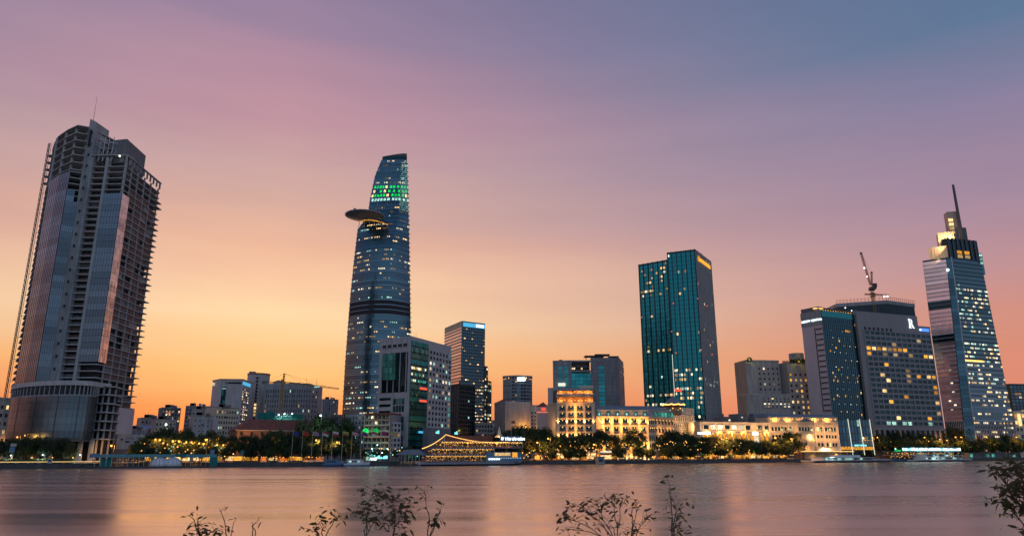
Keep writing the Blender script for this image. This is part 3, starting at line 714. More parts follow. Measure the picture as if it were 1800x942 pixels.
def round_crown_tower():
    D = 800; cx0, cx1 = P(884, 690, D)[0], P(935.5, 690, D)[0]; c = (cx0 + cx1) / 2; w = (cx1 - cx0) / 2; z1 = H(667, D)
    root = thing('round_front_tower', 'small distant tower with bowed front and open frame crown behind the cream hotel', 'office building', (c, D, GZ))
    fr = [(c + w * (-1 + 2 * i / 10), D - 8 * (1 - (-1 + 2 * i / 10) ** 2)) for i in range(11)]; pl = fr + [(c + w, D + 20), (c - w, D + 20)]
    MB().prism(pl, GZ, z1).build('wall', 'grey_stone', root)
    q = random.Random(6)
    for k in range(22):
        z = z1 - 4 - k * 3.7
        bb = MB()
        for i in range(10):
            bb.wallbox(fr[i], fr[i + 1], z, z + 2.1, -.1, .12, .3, .3)
        bb.build('glazing_band', 'glass_navy', root)
        for i in range(10):
            if q.random() < .05: bb = MB().wallbox(fr[i], fr[i + 1], z + .3, z + 1.8, .05, .2, .6, .6).build('window', 'lit_warm', root)
    for i in range(11): MB().box((*fr[i], (z1 + H(661, D)) / 2), (.8, .8, H(661, D) - z1)).build('crown_post', 'pale_slab', root)
    MB().prism([(p[0], p[1] - .4) for p in fr] + pl[-2:], H(662.5, D), H(660.5, D)).build('crown_ring', 'pale_slab', root)
    MB().prism(inset_quad(pl, .25), z1, H(663.5, D)).build('plant_room', 'dark_concrete', root)
    MB().box((c + w * .25, D - 8.6, H(667.5, D)), (9, .6, 4)).build('neon_sign', 'sign_white', root)
    for i in (1, 2, 8): MB().ball((fr[i][0], fr[i][1] - .6, z1 + 1.2), .7).build('crown_light', 'lit_warm', root)
round_crown_tower()

def cream_block():
    D = 560; root = thing('cream_hotel_block', 'plain cream building with one wall glowing orange beside the tall dark trees', 'building', (*P(910, 740, D), GZ))
    A, B_, C, E = P(869, 730, D + 20), P(888, 730, D), P(889, 730, D + 12), P(950, 730, D + 16)
    zt, z2 = H(707, D), H(711, D)
    MB().wallbox(A, B_, GZ, zt, -22, 0).build('wall', 'beige_render', root); MB().wallbox(C, E, GZ, z2, -20, 0).build('wall', 'cream_trim', root)
    facade(root, (C[0] + 3, C[1] + .2), E, H(753, D), z2 - 4, 9, 5, 'cream_trim', 'void_dark', lambda i, j: 'lit_amber' if i == 4 else None, fw=.45, fh=.45, d=.3)
    MB().wallbox(A, B_, zt, zt + .8, -22, .4).build('cornice', 'white_stone', root); MB().wallbox(C, E, z2, z2 + .7, -20, .45).build('cornice', 'white_stone', root)
    ap = P(880, 704, D + 16); MB().add([(A[0], A[1], zt + .8), (B_[0], B_[1], zt + .8), (B_[0] + 8, B_[1] + 20, zt + .8), (A[0] + 8, A[1] + 20, zt + .8), (ap[0] + 3, ap[1], zt + 4)], [(0, 1, 4), (1, 2, 4), (2, 3, 4), (3, 0, 4)]).build('roof', 'red_tile', root)
    li = bpy.data.lights.new('floodlight', 'POINT'); li.energy = 5200; li.color = (1, .42, .05); li.shadow_soft_size = .6
    p = P(925, 752, D + 2); lo = bpy.data.objects.new('floodlight', li); COL.objects.link(lo); lo.parent = root; lo.location = Vector((p[0], p[1] , H(756, D))) - WORLD[root.name]
    MB().box((p[0], p[1], H(757, D) - .4), (1, 1, .8)).build('floodlight_housing', 'steel_dark', root)
    D = 540; A, B_ = P(944, 735, D), P(963, 735, D); r2 = thing('sign_building', 'small grey gabled building with red emblem and neon line left of the cream hotel', 'building', (*A, GZ))
    MB().wallbox(A, B_, GZ, H(714, D), -16, 0).build('wall', 'mauve_cladding', r2); MB().add([(A[0] - .4, A[1] - .4, H(714, D)), (B_[0] + .2, B_[1] - .4, H(714, D)), (B_[0] + .2, B_[1] + 16, H(714, D)), (A[0], A[1] + 16, H(714, D)), ((A[0] + B_[0]) / 2 + 1, A[1] + 8, H(705, D))], [(0, 1, 4), (1, 2, 4), (2, 3, 4), (3, 0, 4)]).build('roof', 'red_tile', r2)
    x = (A[0] * .4 + B_[0] * .6); MB().prism([(x - 1.6, A[1] - .5), (x + 1.6, A[1] - .5), (x + 1.6, A[1] - .05), (x - 1.6, A[1] - .05)], H(721, D), H(716.5, D)).build('emblem', 'lit_red', r2)
    MB().wallbox(A, B_, H(724.6, D), H(723.6, D), .02, .4).build('neon_line', 'strip_red', r2)
cream_block()

def grey_hotel():
    D = 700; L, A, B_, C = P(972, 660, D + 8), P(1005, 660, D + 4), P(1038.5, 660, D + 4), P(1089, 660, D); Rr = P(1096.5, 660, D + 40)
    z1, z2 = H(634, D), H(628, D); bk = (L[0] + 6, L[1] + 50)
    root = thing('grey_hotel', 'grey slab hotel with green glass slots and open roof terrace behind the glowing cream hotel', 'hotel', (*A, GZ))
    MB().prism([L, A, (A[0], A[1] + 45), bk], GZ, z1).build('wall', 'grey_stone', root)
    MB().prism([B_, C, Rr, (B_[0] + 6, B_[1] + 50)], GZ, z2).build('wall', 'grey_stone', root)
    MB().prism([(A[0], A[1] + 3), (B_[0], B_[1] + 3), (B_[0], B_[1] + 40), (A[0], A[1] + 40)], GZ, H(652, D)).build('centre_wall', 'glass_dark', root)
    MB().prism([(A[0], A[1] + 9), (B_[0], B_[1] + 9), (B_[0], B_[1] + 40), (A[0], A[1] + 40)], H(652, D), H(634, D)).build('terrace_wall', 'dark_concrete', root)
    MB().wallbox(A, B_, H(634.5, D), H(632, D), -30, .3).build('terrace_roof', 'pale_slab', root); MB().wallbox(A, B_, H(652.8, D), H(650, D), -20, .2).build('terrace_edge', 'grey_stone', root)
    facade(root, A, B_, H(700, D), H(655, D), 5, 7, 'steel_dark', 'glass_teal', None, fw=.94, fh=.9, d=-.5 + .8, name='glazing_panel')
    q = random.Random(14)
    for i in range(9): pane(root, A[0] + (B_[0] - A[0]) * (.08 + .1 * i), A[1] + 8.7, H(645, D), 1.3, 1.8, q.choice(['lit_warm', 'lit_white', 'void_dark', 'void_dark']), 0)
    for (p0, p1, u0, n) in ((L, A, .30, 2), (L, A, .62, 2), (B_, C, .28, 2)):
        ux, uy, Ln = U(p0, p1)
        for k in range(11):
            z = H(648, D) - k * 3.7; MB().wallbox((p0[0] + ux * Ln * u0, p0[1] + uy * Ln * u0), (p0[0] + ux * Ln * (u0 + .2), p0[1] + uy * Ln * (u0 + .2)), z, z + 2.9, -.05, .15).build('window', 'glass_teal' if q.random() < .93 else 'lit_teal', root)
    jl = MB()
    for p0, p1, zt in ((L, A, z1), (B_, C, z2)):
        ux, uy, Ln = U(p0, p1)
        for i in range(1, 10): s_ = (p0[0] + ux * Ln * i / 10, p0[1] + uy * Ln * i / 10); jl.wallbox(s_, (s_[0] + .22, s_[1]), GZ, zt - 1, .0, .1)
        for j in range(20): jl.wallbox(p0, p1, zt - 4 - j * 3.7, zt - 3.8 - j * 3.7, .0, .09)
    jl.build('cladding_joint', 'dark_concrete', root, 'stuff')
    ux, uy, Ln = U(B_, C)
    for cidx in range(3):
        for k in range(14): pane(root, B_[0] + ux * Ln * (.80 + .07 * cidx), B_[1] - .1, H(640, D) - k * 4.1, 1.0, 2.3, q.choice(['lit_white', 'glass_blue', 'lit_cool', 'glass_blue', 'glass_blue']), math.atan2(uy, ux))
    facade(root, C, Rr, GZ + 20, z2 - 3, 4, 18, 'grey_stone', 'glass_dark', litf(.1, ['lit_warm'], 2), fw=.5, fh=.5, d=.3, objs='lit')
    for x0, x1, y in ((1028, 1062, 621), (1046, 1072, 618.5), (1070, 1088, 622)):
        A2, B2 = P(x0, 622, D + 15), P(x1, 622, D + 15); MB().wallbox(A2, B2, H(y + 1.2, D), H(y, D), -14, 0).build('roof_canopy', 'steel_dark', root)
        for p in (A2, B2): MB().tube((p[0] * .8 + (A2[0] + B2[0]) * .1, p[1] + 3, z2), (p[0], p[1] + 3, H(y, D)), .4, n=5).build('canopy_post', 'steel_dark', root)
    p = P(988, 676, D - .5); MB().box((p[0], p[1] + 4, H(675, D)), (7, 1, 3)).build('neon_sign', 'strip_white', root)
    rooftop(root, [L, A, (A[0], A[1] + 45), bk], z1, 17, 3, 1.2)
grey_hotel()

# ================================================================== TEAL TWIN TOWER
def teal_tower():
    rf = 600
    C = P(1232.5, rf, 600); C0 = P(1181, rf, 611); A0 = P(1128.5, rf, 640); Rr = P(1259.5, rf, 641)
    # left slab (set back, lower) and right slab
    z1 = H(440, 600); z0 = H(465, 636)
    root = thing('teal_glass_tower', 'tall teal glass office tower of two slabs with vertical ribs and an orange rooftop sign', 'skyscraper', (*C, GZ))
    S0 = P(1181, rf, 622)
    q1 = quad(C0, C, Rr); MB().prism(q1, GZ, z1).build('wall', 'glass_teal', root)
    q0 = quad(A0, S0, (S0[0] + 10, S0[1] + 34)); MB().prism(q0, GZ, z0).build('wall', 'glass_teal', root)
    lt = ['lit_warm', 'lit_warm', 'lit_white']
    top = lambda nz: (lambda j, p: p)
    nz = int((z1 - GZ) / 3.9)
    def bands(seed, nz, topz):
        q = random.Random(seed); ra = [q.random() for _ in range(nz)]
        def f(i, j):
            v = (j + .5) / nz; p = .012
            if .25 < v < .42: p = .46 if ra[j] > .35 else .08
            elif .13 < v < .22: p = .10
            elif .5 < v < .62: p = .05 + (.12 if ra[j] > .7 else 0)
            elif v > .78: p = topz * (.9 if ra[j] > .45 else .2)
            if q.random() < p * .95: return 'lit_dim' if q.random() < .3 else q.choice(lt) if v > .5 or q.random() < .35 else q.choice(['lit_white', 'lit_cool', 'lit_white'])
        return f
    facade(root, C0, C, GZ, z1 - .6, 12, nz, 'glass_dark', 'glass_teal', bands(3, nz, .09), fw=.93, fh=.92, d=.22, objs='lit')
    nz0 = int((z0 - GZ) / 3.9)
    facade(root, A0, S0, GZ, z0 - .6, 12, nz0, 'glass_dark', 'glass_teal', bands(8, nz0, .42), fw=.93, fh=.92, d=.22, objs='lit')
    facade(root, C, Rr, GZ, z1 - .6, 16, nz, 'pale_slab', 'glass_navy', litf(.06, ['lit_white', 'lit_cool', 'lit_warm'], 5, lambda j, p: p * (1.6 if j < 17 else .25)), fw=.74, fh=.8, d=.5, objs='lit', spans=False)
    for A, B_, n, zt in ((C0, C, 6, z1), (A0, S0, 6, z0)):
        ux, uy, L = U(A, B_)
        for k in range(n + 1):
            t = min(max(L * k / n, .5), L - .5); MB().wallbox((A[0] + ux * (t - .45), A[1] + uy * (t - .45)), (A[0] + ux * (t + .45), A[1] + uy * (t + .45)), GZ, zt + 1.0, .1, .75).build('rib', 'glass_dark', root)
    for p0, p1 in ((C0, C), (C, Rr)): MB().wallbox(p0, p1, z1 - .5, z1 + .9, -.3, .4).build('parapet', 'glass_dark', root)
    MB().wallbox(A0, S0, z0 - .5, z0 + .8, -.3, .4).build('parapet', 'glass_dark', root)
    ux, uy, L = U(C, Rr); at = lambda t: (C[0] + ux * L * t, C[1] + uy * L * t)
    MB().wallbox(at(.16), at(.88), z1 - 8, z1 - 4.6, .55, .95).build('rooftop_sign', 'lit_amber', root); MB().wallbox(at(.10), at(.17), z1 - 8.6, z1 - 3.6, .55, 1.0).build('sign_emblem', 'lit_amber', root)
    cx = (q1[2][0] + q1[0][0]) / 2; cy = (q1[2][1] + q1[0][1]) / 2
    MB().box((cx, cy, z1 + 1), (14, 20, 2.6), .3).build('plant_room', 'steel_dark', root); MB().tube((cx, cy, z1), (cx, cy, z1 + 9), .14, .05, 5).build('mast', 'steel_dark', root)
    # white light line down the seam, red beacon lamps
    MB().wallbox((C0[0] - .6, C0[1]), (C0[0] - .1, C0[1]), H(705, 606), z1 - 90, .3, .7).build('seam_light', 'strip_white', root)
    for px, py in ((1127, 545), (1180, 580), (1183, 530), (1188, 618), (1226, 525), (1232, 615), (1242, 533), (1251, 620)):
        p = P(px, py, 598 + (8 if px < 1200 else 0) + (12 if px > 1240 else 0) + (26 if px < 1150 else 0)); MB().ball((p[0], p[1] - 1.0, H(py, 598)), .55).build('beacon', 'lit_red', root)
    p = P(1196, 685, 595); MB().box((p[0], p[1] + 8, H(685, 600)), (6, .8, 2)).build('neon_sign', 'lit_red', root)
teal_tower()

# ================================================================== RIGHT-HAND HOTELS
def beige_block():
    D = 640; root = thing('beige_apartment_block', 'beige stepped building with small windows and green lit roof plants left of the twin-sign hotel', 'apartment block', (*P(1360, 700, D), GZ))
    A, B_ = P(1315, 690, D + 8), P(1374, 690, D + 12); E, F = P(1388, 690, D + 4), P(1423, 690, D + 6)
    z1, z2 = H(633, D), H(637, D)
    MB().wallbox(A, B_, GZ, z1, -24, 0).build('wall', 'beige_render', root); MB().wallbox(E, F, GZ, z2, -26, 0).build('wall', 'beige_render', root)
    MB().wallbox((B_[0], B_[1] + 4), (E[0], E[1] + 6), GZ, H(638, D), -15, 0).build('wall', 'brown_grey', root)
    lm = litf(.10, ['lit_white', 'lit_warm'], 3)
    facade(root, (A[0] + 10, A[1] + 1.2), B_, GZ + 25, z1 - 4, 5, 12, 'beige_render', 'void_dark', lambda i, j: lm(i, j) if i > 2 else (lm(i, j) if i == 1 else None), fw=.35, fh=.4, d=.3)
    facade(root, E, F, GZ + 22, z2 - 8, 4, 11, 'beige_render', 'void_dark', litf(.32, ['lit_warm', 'lit_white', 'lit_amber'], 9), fw=.4, fh=.45, d=.3)
    G, K = P(1314, 720, D - 14), P(1391, 720, D - 10); z3 = H(694, D - 12); MB().wallbox(G, K, GZ, z3, -14, 0).build('wall', 'beige_render', root); MB().wallbox(G, K, z3, z3 + .9, -14, .4).build('cornice', 'white_stone', root)
    facade(root, (G[0] + 14, G[1] + .8), K, H(718, D), z3 - 2, 7, 4, 'beige_render', 'void_dark', litf(.25, ['lit_white', 'lit_warm'], 7), fw=.5, fh=.42, d=.3)
    MB().wallbox(A, B_, z1, z1 + 1.4, -24, .4).build('cornice', 'beige_render', root); MB().wallbox(E, F, z2, z2 + 1.2, -26, .4).build('cornice', 'beige_render', root)
    c = P(1400, 630, D + 12); MB().prism([(c[0] + 6.5 * math.cos(t), c[1] + 6.5 * math.sin(t)) for t in [2 * math.pi * i / 14 for i in range(14)]], z2, H(621, D + 10)).build('round_turret', 'grey_stone', root)
    MB().box((P(1331, 630, D)[0], D + 20, z1 + 2.5), (3, 3, 3.5)).build('water_tank', 'steel_dark', root)
    q = random.Random(3)
    for px0, px1, D_, z in ((1314, 1322, D + 6, z1), (1376, 1386, D + 12, H(638, D)), (1389, 1421, D + 3, z2)):
        g_ = MB()
        for k in range(int((px1 - px0) * 14)):
            p = P(q.uniform(px0, px1), 640, D_ + q.uniform(-1, 1)); c = Vector((p[0], p[1], z + .8 + abs(q.gauss(0, 1.1)))); u_ = Vector((q.gauss(0, 1), q.gauss(0, 1), q.gauss(0, 1))).normalized() * .42; v_ = u_.orthogonal().normalized() * .42
            g_.add([c - u_ - v_, c + u_ - v_, c + u_ + v_, c - u_ + v_], [(0, 1, 2, 3)])
        g_.build('roof_planting', 'leaf_olive', root, 'stuff')
        p = P((px0 + px1) / 2, 640, D_ - 2.5); MB().ball((p[0], p[1], z + .9), .35).build('roof_lamp', 'string_gold', root)
        li = bpy.data.lights.new('roof_lamp_light', 'POINT'); li.energy = 450; li.color = (.9, .9, .25); lo = bpy.data.objects.new('roof_lamp_light', li); COL.objects.link(lo); lo.parent = root; lo.location = Vector((p[0], p[1] - .6, z + 1.6)) - WORLD[root.name]
beige_block()

def twin_sign_hotel():
    D = 612; C = P(1451, 620, D); L = P(1414, 620, D + 18); Rr = P(1513, 620, D + 20); z1 = H(546, D)
    root = thing('sign_hotel', 'hotel tower with pale side wall, dark blue window front and glowing white name on top', 'hotel', (*C, GZ)); q = quad(L, C, Rr)
    MB().prism(q, GZ, z1 - 3).build('wall', 'mauve_cladding', root)
    ux, uy, Ln = U(L, C); at = lambda t: (L[0] + ux * Ln * t, L[1] + uy * Ln * t); ang = math.atan2(uy, ux)
    MB().wallbox(L, C, z1 - 12, z1 + .5, -3, .45).build('sign_band', 'grey_stone', root)
    MB().wallbox(at(.0), at(.85), z1 + .4, z1 + 4.5, -8, -1).build('plant_room', 'dark_concrete', root)
    text('LIBERTY CENTRAL', root, at(.03), ang, z1 - 8.2, 2.55, 'sign_white', .6, .1, bold=.04)
    zz0 = H(722, D)
    for k in range(16):
        z = zz0 + (z1 - 16 - zz0) * k / 15; MB().wallbox(at(.66), at(.98), z, z + 1.1, -.1, .1).build('window_slot', 'void_dark', root); MB().wallbox(at(.655), at(.985), z - .35, z - .05, -.1, .55).build('ledge', 'mauve_cladding', root)
    MB().wallbox(at(.60), at(.64), zz0, z1 - 14, -.1, .12).build('window_strip', 'void_dark', root)
    q_ = random.Random(2)
    def lm(i, j):
        if j == 24: return 'lit_amber' if i in (11, 12, 13) else None
        if j == 26: return 'lit_amber' if q_.random() < .2 else None
        if (i + j * 3) % 13 == 0: return None
        return q_.choice(['lit_warm', 'lit_amber']) if q_.random() < .025 else None
    nz = 28; zb = H(738, D)
    facade(root, C, Rr, zb, z1 - 5, 18, nz, 'glass_dark', 'glass_blue', lm, fw=.72, fh=.8, d=.45, objs='lit')
    u2, v2, L2 = U(C, Rr); ch = (z1 - 5 - zb) / nz
    for j in range(2, nz - 2, 2):                                                # small ceiling lamps behind the glass, one per third bay
        for i in range(j // 2 % 2, 6, 1):
            if q_.random() < .85: t = L2 * (i + .35 + (j % 4) * .1) / 6.2; pane(root, C[0] + u2 * t + v2 * .15, C[1] + v2 * t - u2 * .15, zb + ch * (j + .3), .55, .55, 'lit_white', math.atan2(v2, u2), 'ceiling_lamp')
    MB().wallbox(C, Rr, z1 - 4.9, z1 + .4, -1, .5).build('crown_wall', 'glass_teal', root)
    # roof bar
    b = MB(); 
    for i in range(14):
        t = L2 * (i + .5) / 14; b.ball((C[0] + u2 * t, C[1] + v2 * t + 3, z1 + 1.8), .42)
    b.build('roof_bar_lamps', 'lit_amber', root, 'stuff')
    MB().wallbox((C[0] - 4, C[1] + 3), (C[0] + 4, C[1] + 4), z1 + 2.6, z1 + 3.2, -3, 0).build('roof_bar_light', 'strip_gold', root)
    MB().wallbox((C[0] + 4, C[1] + 5), (Rr[0] - 2, Rr[1] + 4), z1 + 3.4, z1 + 3.8, -5, 0).build('roof_bar_canopy', 'dark_concrete', root)
    # glass podium with tall light tubes, lobby and name over the entrance
    G, K = P(1472, 770, D - 22), P(1534, 770, D - 8); zp = H(736, D - 18)
    MB().wallbox(G, K, GZ, zp, -14, 0).build('podium', 'glass_dark', root)
    facade(root, G, K, GZ + 9, zp - .5, 12, 4, 'steel_dark', 'glass_blue', litf(.04, ['lit_cool'], 4), fw=.85, fh=.86, d=.3)
    ux, uy, Ln = U(G, K)
    for t in (.03, .35, .68, .97): MB().tube((G[0] + ux * Ln * t + .5, G[1] + uy * Ln * t - 1, GZ + 3), (G[0] + ux * Ln * t - .4, G[1] + uy * Ln * t - 1, zp), .26, n=6).build('light_tube', 'strip_white', root)
    MB().wallbox((G[0] + ux, G[1] + uy), (K[0] - ux, K[1] - uy), GZ + 7, GZ + 9.5, .0, .25).build('lobby_glow', 'lit_amber', root)
    text('LIBERTY CENTRAL', root, P(1499, 780, D - 17), math.atan2(uy, ux), H(783.5, D - 17), 1.6, 'sign_cyan', 1.6, bold=.03)
twin_sign_hotel()

def letter_hotel():
    D = 632; L = P(1513, 620, D - 4); M_ = P(1620, 620, D + 22); Rr = P(1641, 620, D + 27); z1 = H(549.5, D); z2 = H(573, D + 18)
    root = thing('letter_hotel', 'broad grey hotel slab with a window grid and a glowing letter R on top', 'hotel', (*L, GZ))
    ux, uy, Ln = U(L, Rr); at = lambda t: (L[0] + ux * t, L[1] + uy * t); ang = math.atan2(uy, ux); t1 = Ln * .835
    MB().wallbox(L, at(t1), GZ, z1, -22, 0).build('wall', 'brown_grey', root); MB().wallbox(at(t1 + .01), Rr, GZ, z2, -22, -.02).build('wall', 'brown_grey', root)
    zb, zt = H(748, D), H(583, D + 10)
    q = random.Random(12)
    def lm(i, j):
        if j == 0: return 'lit_cool' if i in (2, 3, 5, 6, 10) else None
        p = .04
        if j == 14: p = .75 if i < 8 else .15
        if j == 13: p = .25
        if j in (8, 9): p = .2
        if i == 12: p += .22
        return q.choice(['lit_amber', 'lit_amber', 'lit_warm', 'lit_dim']) if q.random() < p * 1.15 else None
    facade(root, L, Rr, zb, zt, 13, 18, 'brown_grey', 'glass_dark', lm, fw=.80, fh=.62, d=.5, ml=6.5, mr=1.5)
    # small square windows under the roof wall
    for i in range(7): MB().wallbox(at(7.5 + i * 5.1), at(9.8 + i * 5.1), z1 - 16, z1 - 13, -.05, .12).build('window', 'void_dark', root)
    facade(root, L, Rr, GZ + 7, zb - 1.5, 14, 1, 'brown_grey', 'void_dark', None, fw=.62, fh=.8, d=.6, ml=4, mr=1)
    MB().wallbox(L, at(t1), z1, z1 + .8, -22, .2).build('parapet', 'grey_stone', root); MB().wallbox(at(t1 + .05), Rr, z2, z2 + .8, -22, .2).build('parapet', 'grey_stone', root)
    MB().wallbox(at(t1 + 1), at(Ln - 2), z2 - 4, z2 - 1.2, .0, .3).build('neon_sign', 'lit_blue', root); MB().wallbox(at(t1 + .8), at(t1 + 2.8), z2 - 3.4, z2 - 2.2, .2, .5).build('neon_sign', 'sign_white', root)
    # serif letter R in built-up strokes
    s = 8.2; x0 = Ln * .70; zb_ = z1 - 10.8; bb = MB()
    def st(xa, za, xb, zb2): bb.wallbox(at(x0 + xa * s), at(x0 + xb * s), zb_ + za * s, zb_ + zb2 * s, .3, .55)
    st(.10, .05, .24, .95); st(0, 0, .36, .06); st(0, .94, .30, 1.0)
    pr = None
    for i in range(11):
        a = math.pi / 2 - math.pi * i / 10; p = ((.34 + .22 * math.cos(a)), .735 + .235 * math.sin(a)); qn = ((.34 + .13 * math.cos(a)), .735 + .185 * math.sin(a))
        if pr:
            P3 = lambda u_, d_: (L[0] + ux * (x0 + u_[0] * s) + uy * d_, L[1] + uy * (x0 + u_[0] * s) - ux * d_, zb_ + u_[1] * s)
            bb.add([P3(pr[0], .55), P3(p, .55), P3(qn, .55), P3(pr[1], .55), P3(pr[0], .3), P3(p, .3), P3(qn, .3), P3(pr[1], .3)], [(0, 1, 2, 3), (4, 7, 6, 5), (0, 4, 5, 1), (2, 6, 7, 3)])
        pr = (p, qn)
    P3 = lambda u_, d_: (L[0] + ux * (x0 + u_[0] * s) + uy * d_, L[1] + uy * (x0 + u_[0] * s) - ux * d_, zb_ + u_[1] * s)
    st(.23, .93, .36, .975); st(.23, .495, .36, .545)
    lg = [(.33, .51), (.47, .51), (.72, .05), (.86, 0), (.64, 0), (.56, .06)]
    bb.add([P3(u_, .56) for u_ in lg] + [P3(u_, .31) for u_ in lg], [tuple(range(6)), tuple(range(11, 5, -1))] + [(i, 6 + i, 6 + (i + 1) % 6, (i + 1) % 6) for i in range(6)])
    bb.build('sign_letter', 'sign_white', root)
    # thin pale pink emissive strip down the right edge
    MB().wallbox((Rr[0] - .15, Rr[1]), (Rr[0] + .15, Rr[1]), GZ + 8, z2 - 6, .1, .6).build('edge_strip', 'strip_pink', root)
letter_hotel()

def site_building():
    D = 770; A, B_, E = P(1474, 545, D + 18), P(1560, 545, D), P(1607, 545, D + 20); z1 = H(534, D)
    root = thing('construction_shell', 'building under construction behind the letter hotel with edge railings along its roof', 'building site', (*B_, GZ))
    MB().prism([A, B_, E, (E[0], E[1] + 40), (A[0], A[1] + 40)], GZ, z1).build('wall', 'dark_concrete', root)
    pl = [A, B_, E, (E[0], E[1] + 40), (A[0], A[1] + 40)]
    MB().prism(inset_quad(pl, -.03), z1 + .02, z1 + 4).build('top_slab', 'raw_concrete', root)
    MB().prism(inset_quad(pl, -.012), z1 - 24, z1 - .4).build('safety_net', 'site_net', root)
    r_ = MB(); ppl = inset_quad(pl, -.03)[:3]
    for p0, p1 in zip(ppl[:-1], ppl[1:]):
        n = 14
        for i in range(n + 1):
            x, y = p0[0] + (p1[0] - p0[0]) * i / n, p0[1] + (p1[1] - p0[1]) * i / n; r_.tube((x, y, z1 + 4), (x, y, z1 + 8.2), .16, n=4)
        for h in (5.6, 7.6): r_.tube((*p0, z1 + h), (*p1, z1 + h), .13, n=4)
    r_.build('edge_railing', 'crane_red', root, 'stuff')
    for px, py in ((1486, 541), (1497, 546)):
        p = P(px, py, D - 4); MB().ball((p[0], p[1], H(py, D - 4)), .6).build('work_light', 'bulb_white', root)
site_building()

def lattice(b, p, q, w, n, r=.13):
    p, q = Vector(p), Vector(q); d = (q - p).normalized(); a = d.cross(Vector((0, 1, 0)))
    a = a.normalized() if a.length > .1 else Vector((1, 0, 0)); c = d.cross(a).normalized()
    K = [(a + c) * w, (a - c) * w, (-a - c) * w, (-a + c) * w]
    for k in K: b.tube(p + k, q + k, r * 1.3, n=4)
    for i in range(n):
        s0, s1 = p + (q - p) * i / n, p + (q - p) * (i + 1) / n
        for j in range(4):
            u_, v_ = (K[j], K[(j + 1) % 4]) if i % 2 else (K[(j + 1) % 4], K[j]); b.tube(s0 + u_, s1 + v_, r, n=3)
    return b
def luffing_crane():
    D = 775; at = lambda px, py: (*P(px, py, D), H(py, D))
    base = at(1539, 560); root = thing('luffing_crane', 'dark red luffing tower crane with raised jib and white work lights above the letter hotel', 'tower crane', (base[0], base[1], GZ))
    lattice(MB(), (base[0], base[1], GZ), (base[0], base[1], H(507, D)), 1.1, 60, .2).build('mast', 'crane_yellow', root)
    top = Vector((base[0], base[1], H(507, D)))
    MB().box(top + Vector((1.2, 0, .5)), (7, 4, 2.4)).build('slewing_deck', 'steel_dark', root); MB().box(top + Vector((3.5, -.4, 3.6)), (4.2, 3, 4)).build('winch_house', 'steel_dark', root); MB().box(top + Vector((-2.6, -.6, -1.5)), (2.2, 2, 2.4)).build('cab', 'steel_dark', root)
    tip = Vector(at(1513.5, 445)); lattice(MB(), top + Vector((-.8, 0, 4)), tip, .75, 18, .16).build('jib', 'crane_red', root)
    apex = Vector(at(1532, 479)); lattice(MB(), top + Vector((.6, 0, 3)), apex, .6, 8, .14).build('a_frame', 'crane_red', root); MB().box(apex, (2, 1.4, 1.6)).build('a_frame_head', 'steel_dark', root)
    MB().tube(apex, tip, .09, n=4).build('pendant', 'steel_dark', root); MB().box(tip, (2.2, 1.4, 1.8)).build('jib_head', 'steel_dark', root)
    c0, c1 = Vector(at(1520, 517)), Vector(at(1562, 518)); lattice(MB(), (c0.x, c0.y, c0.z), (c1.x, c1.y, c1.z - .5), .6, 16, .16).build('climbing_platform', 'crane_red', root)
    for dz in (-2, -6, -9): MB().box(top + Vector((.2, 0, dz)), (5.2, 4.4, .7)).build('platform', 'steel_dark', root)
    for px, py in ((1519.5, 471), (1524.5, 486), (1554.5, 521), (1560, 520.5)): MB().ball(at(px, py), 1.0 if py < 480 or px > 1550 else .75).build('work_light', 'bulb_white', root)
luffing_crane()

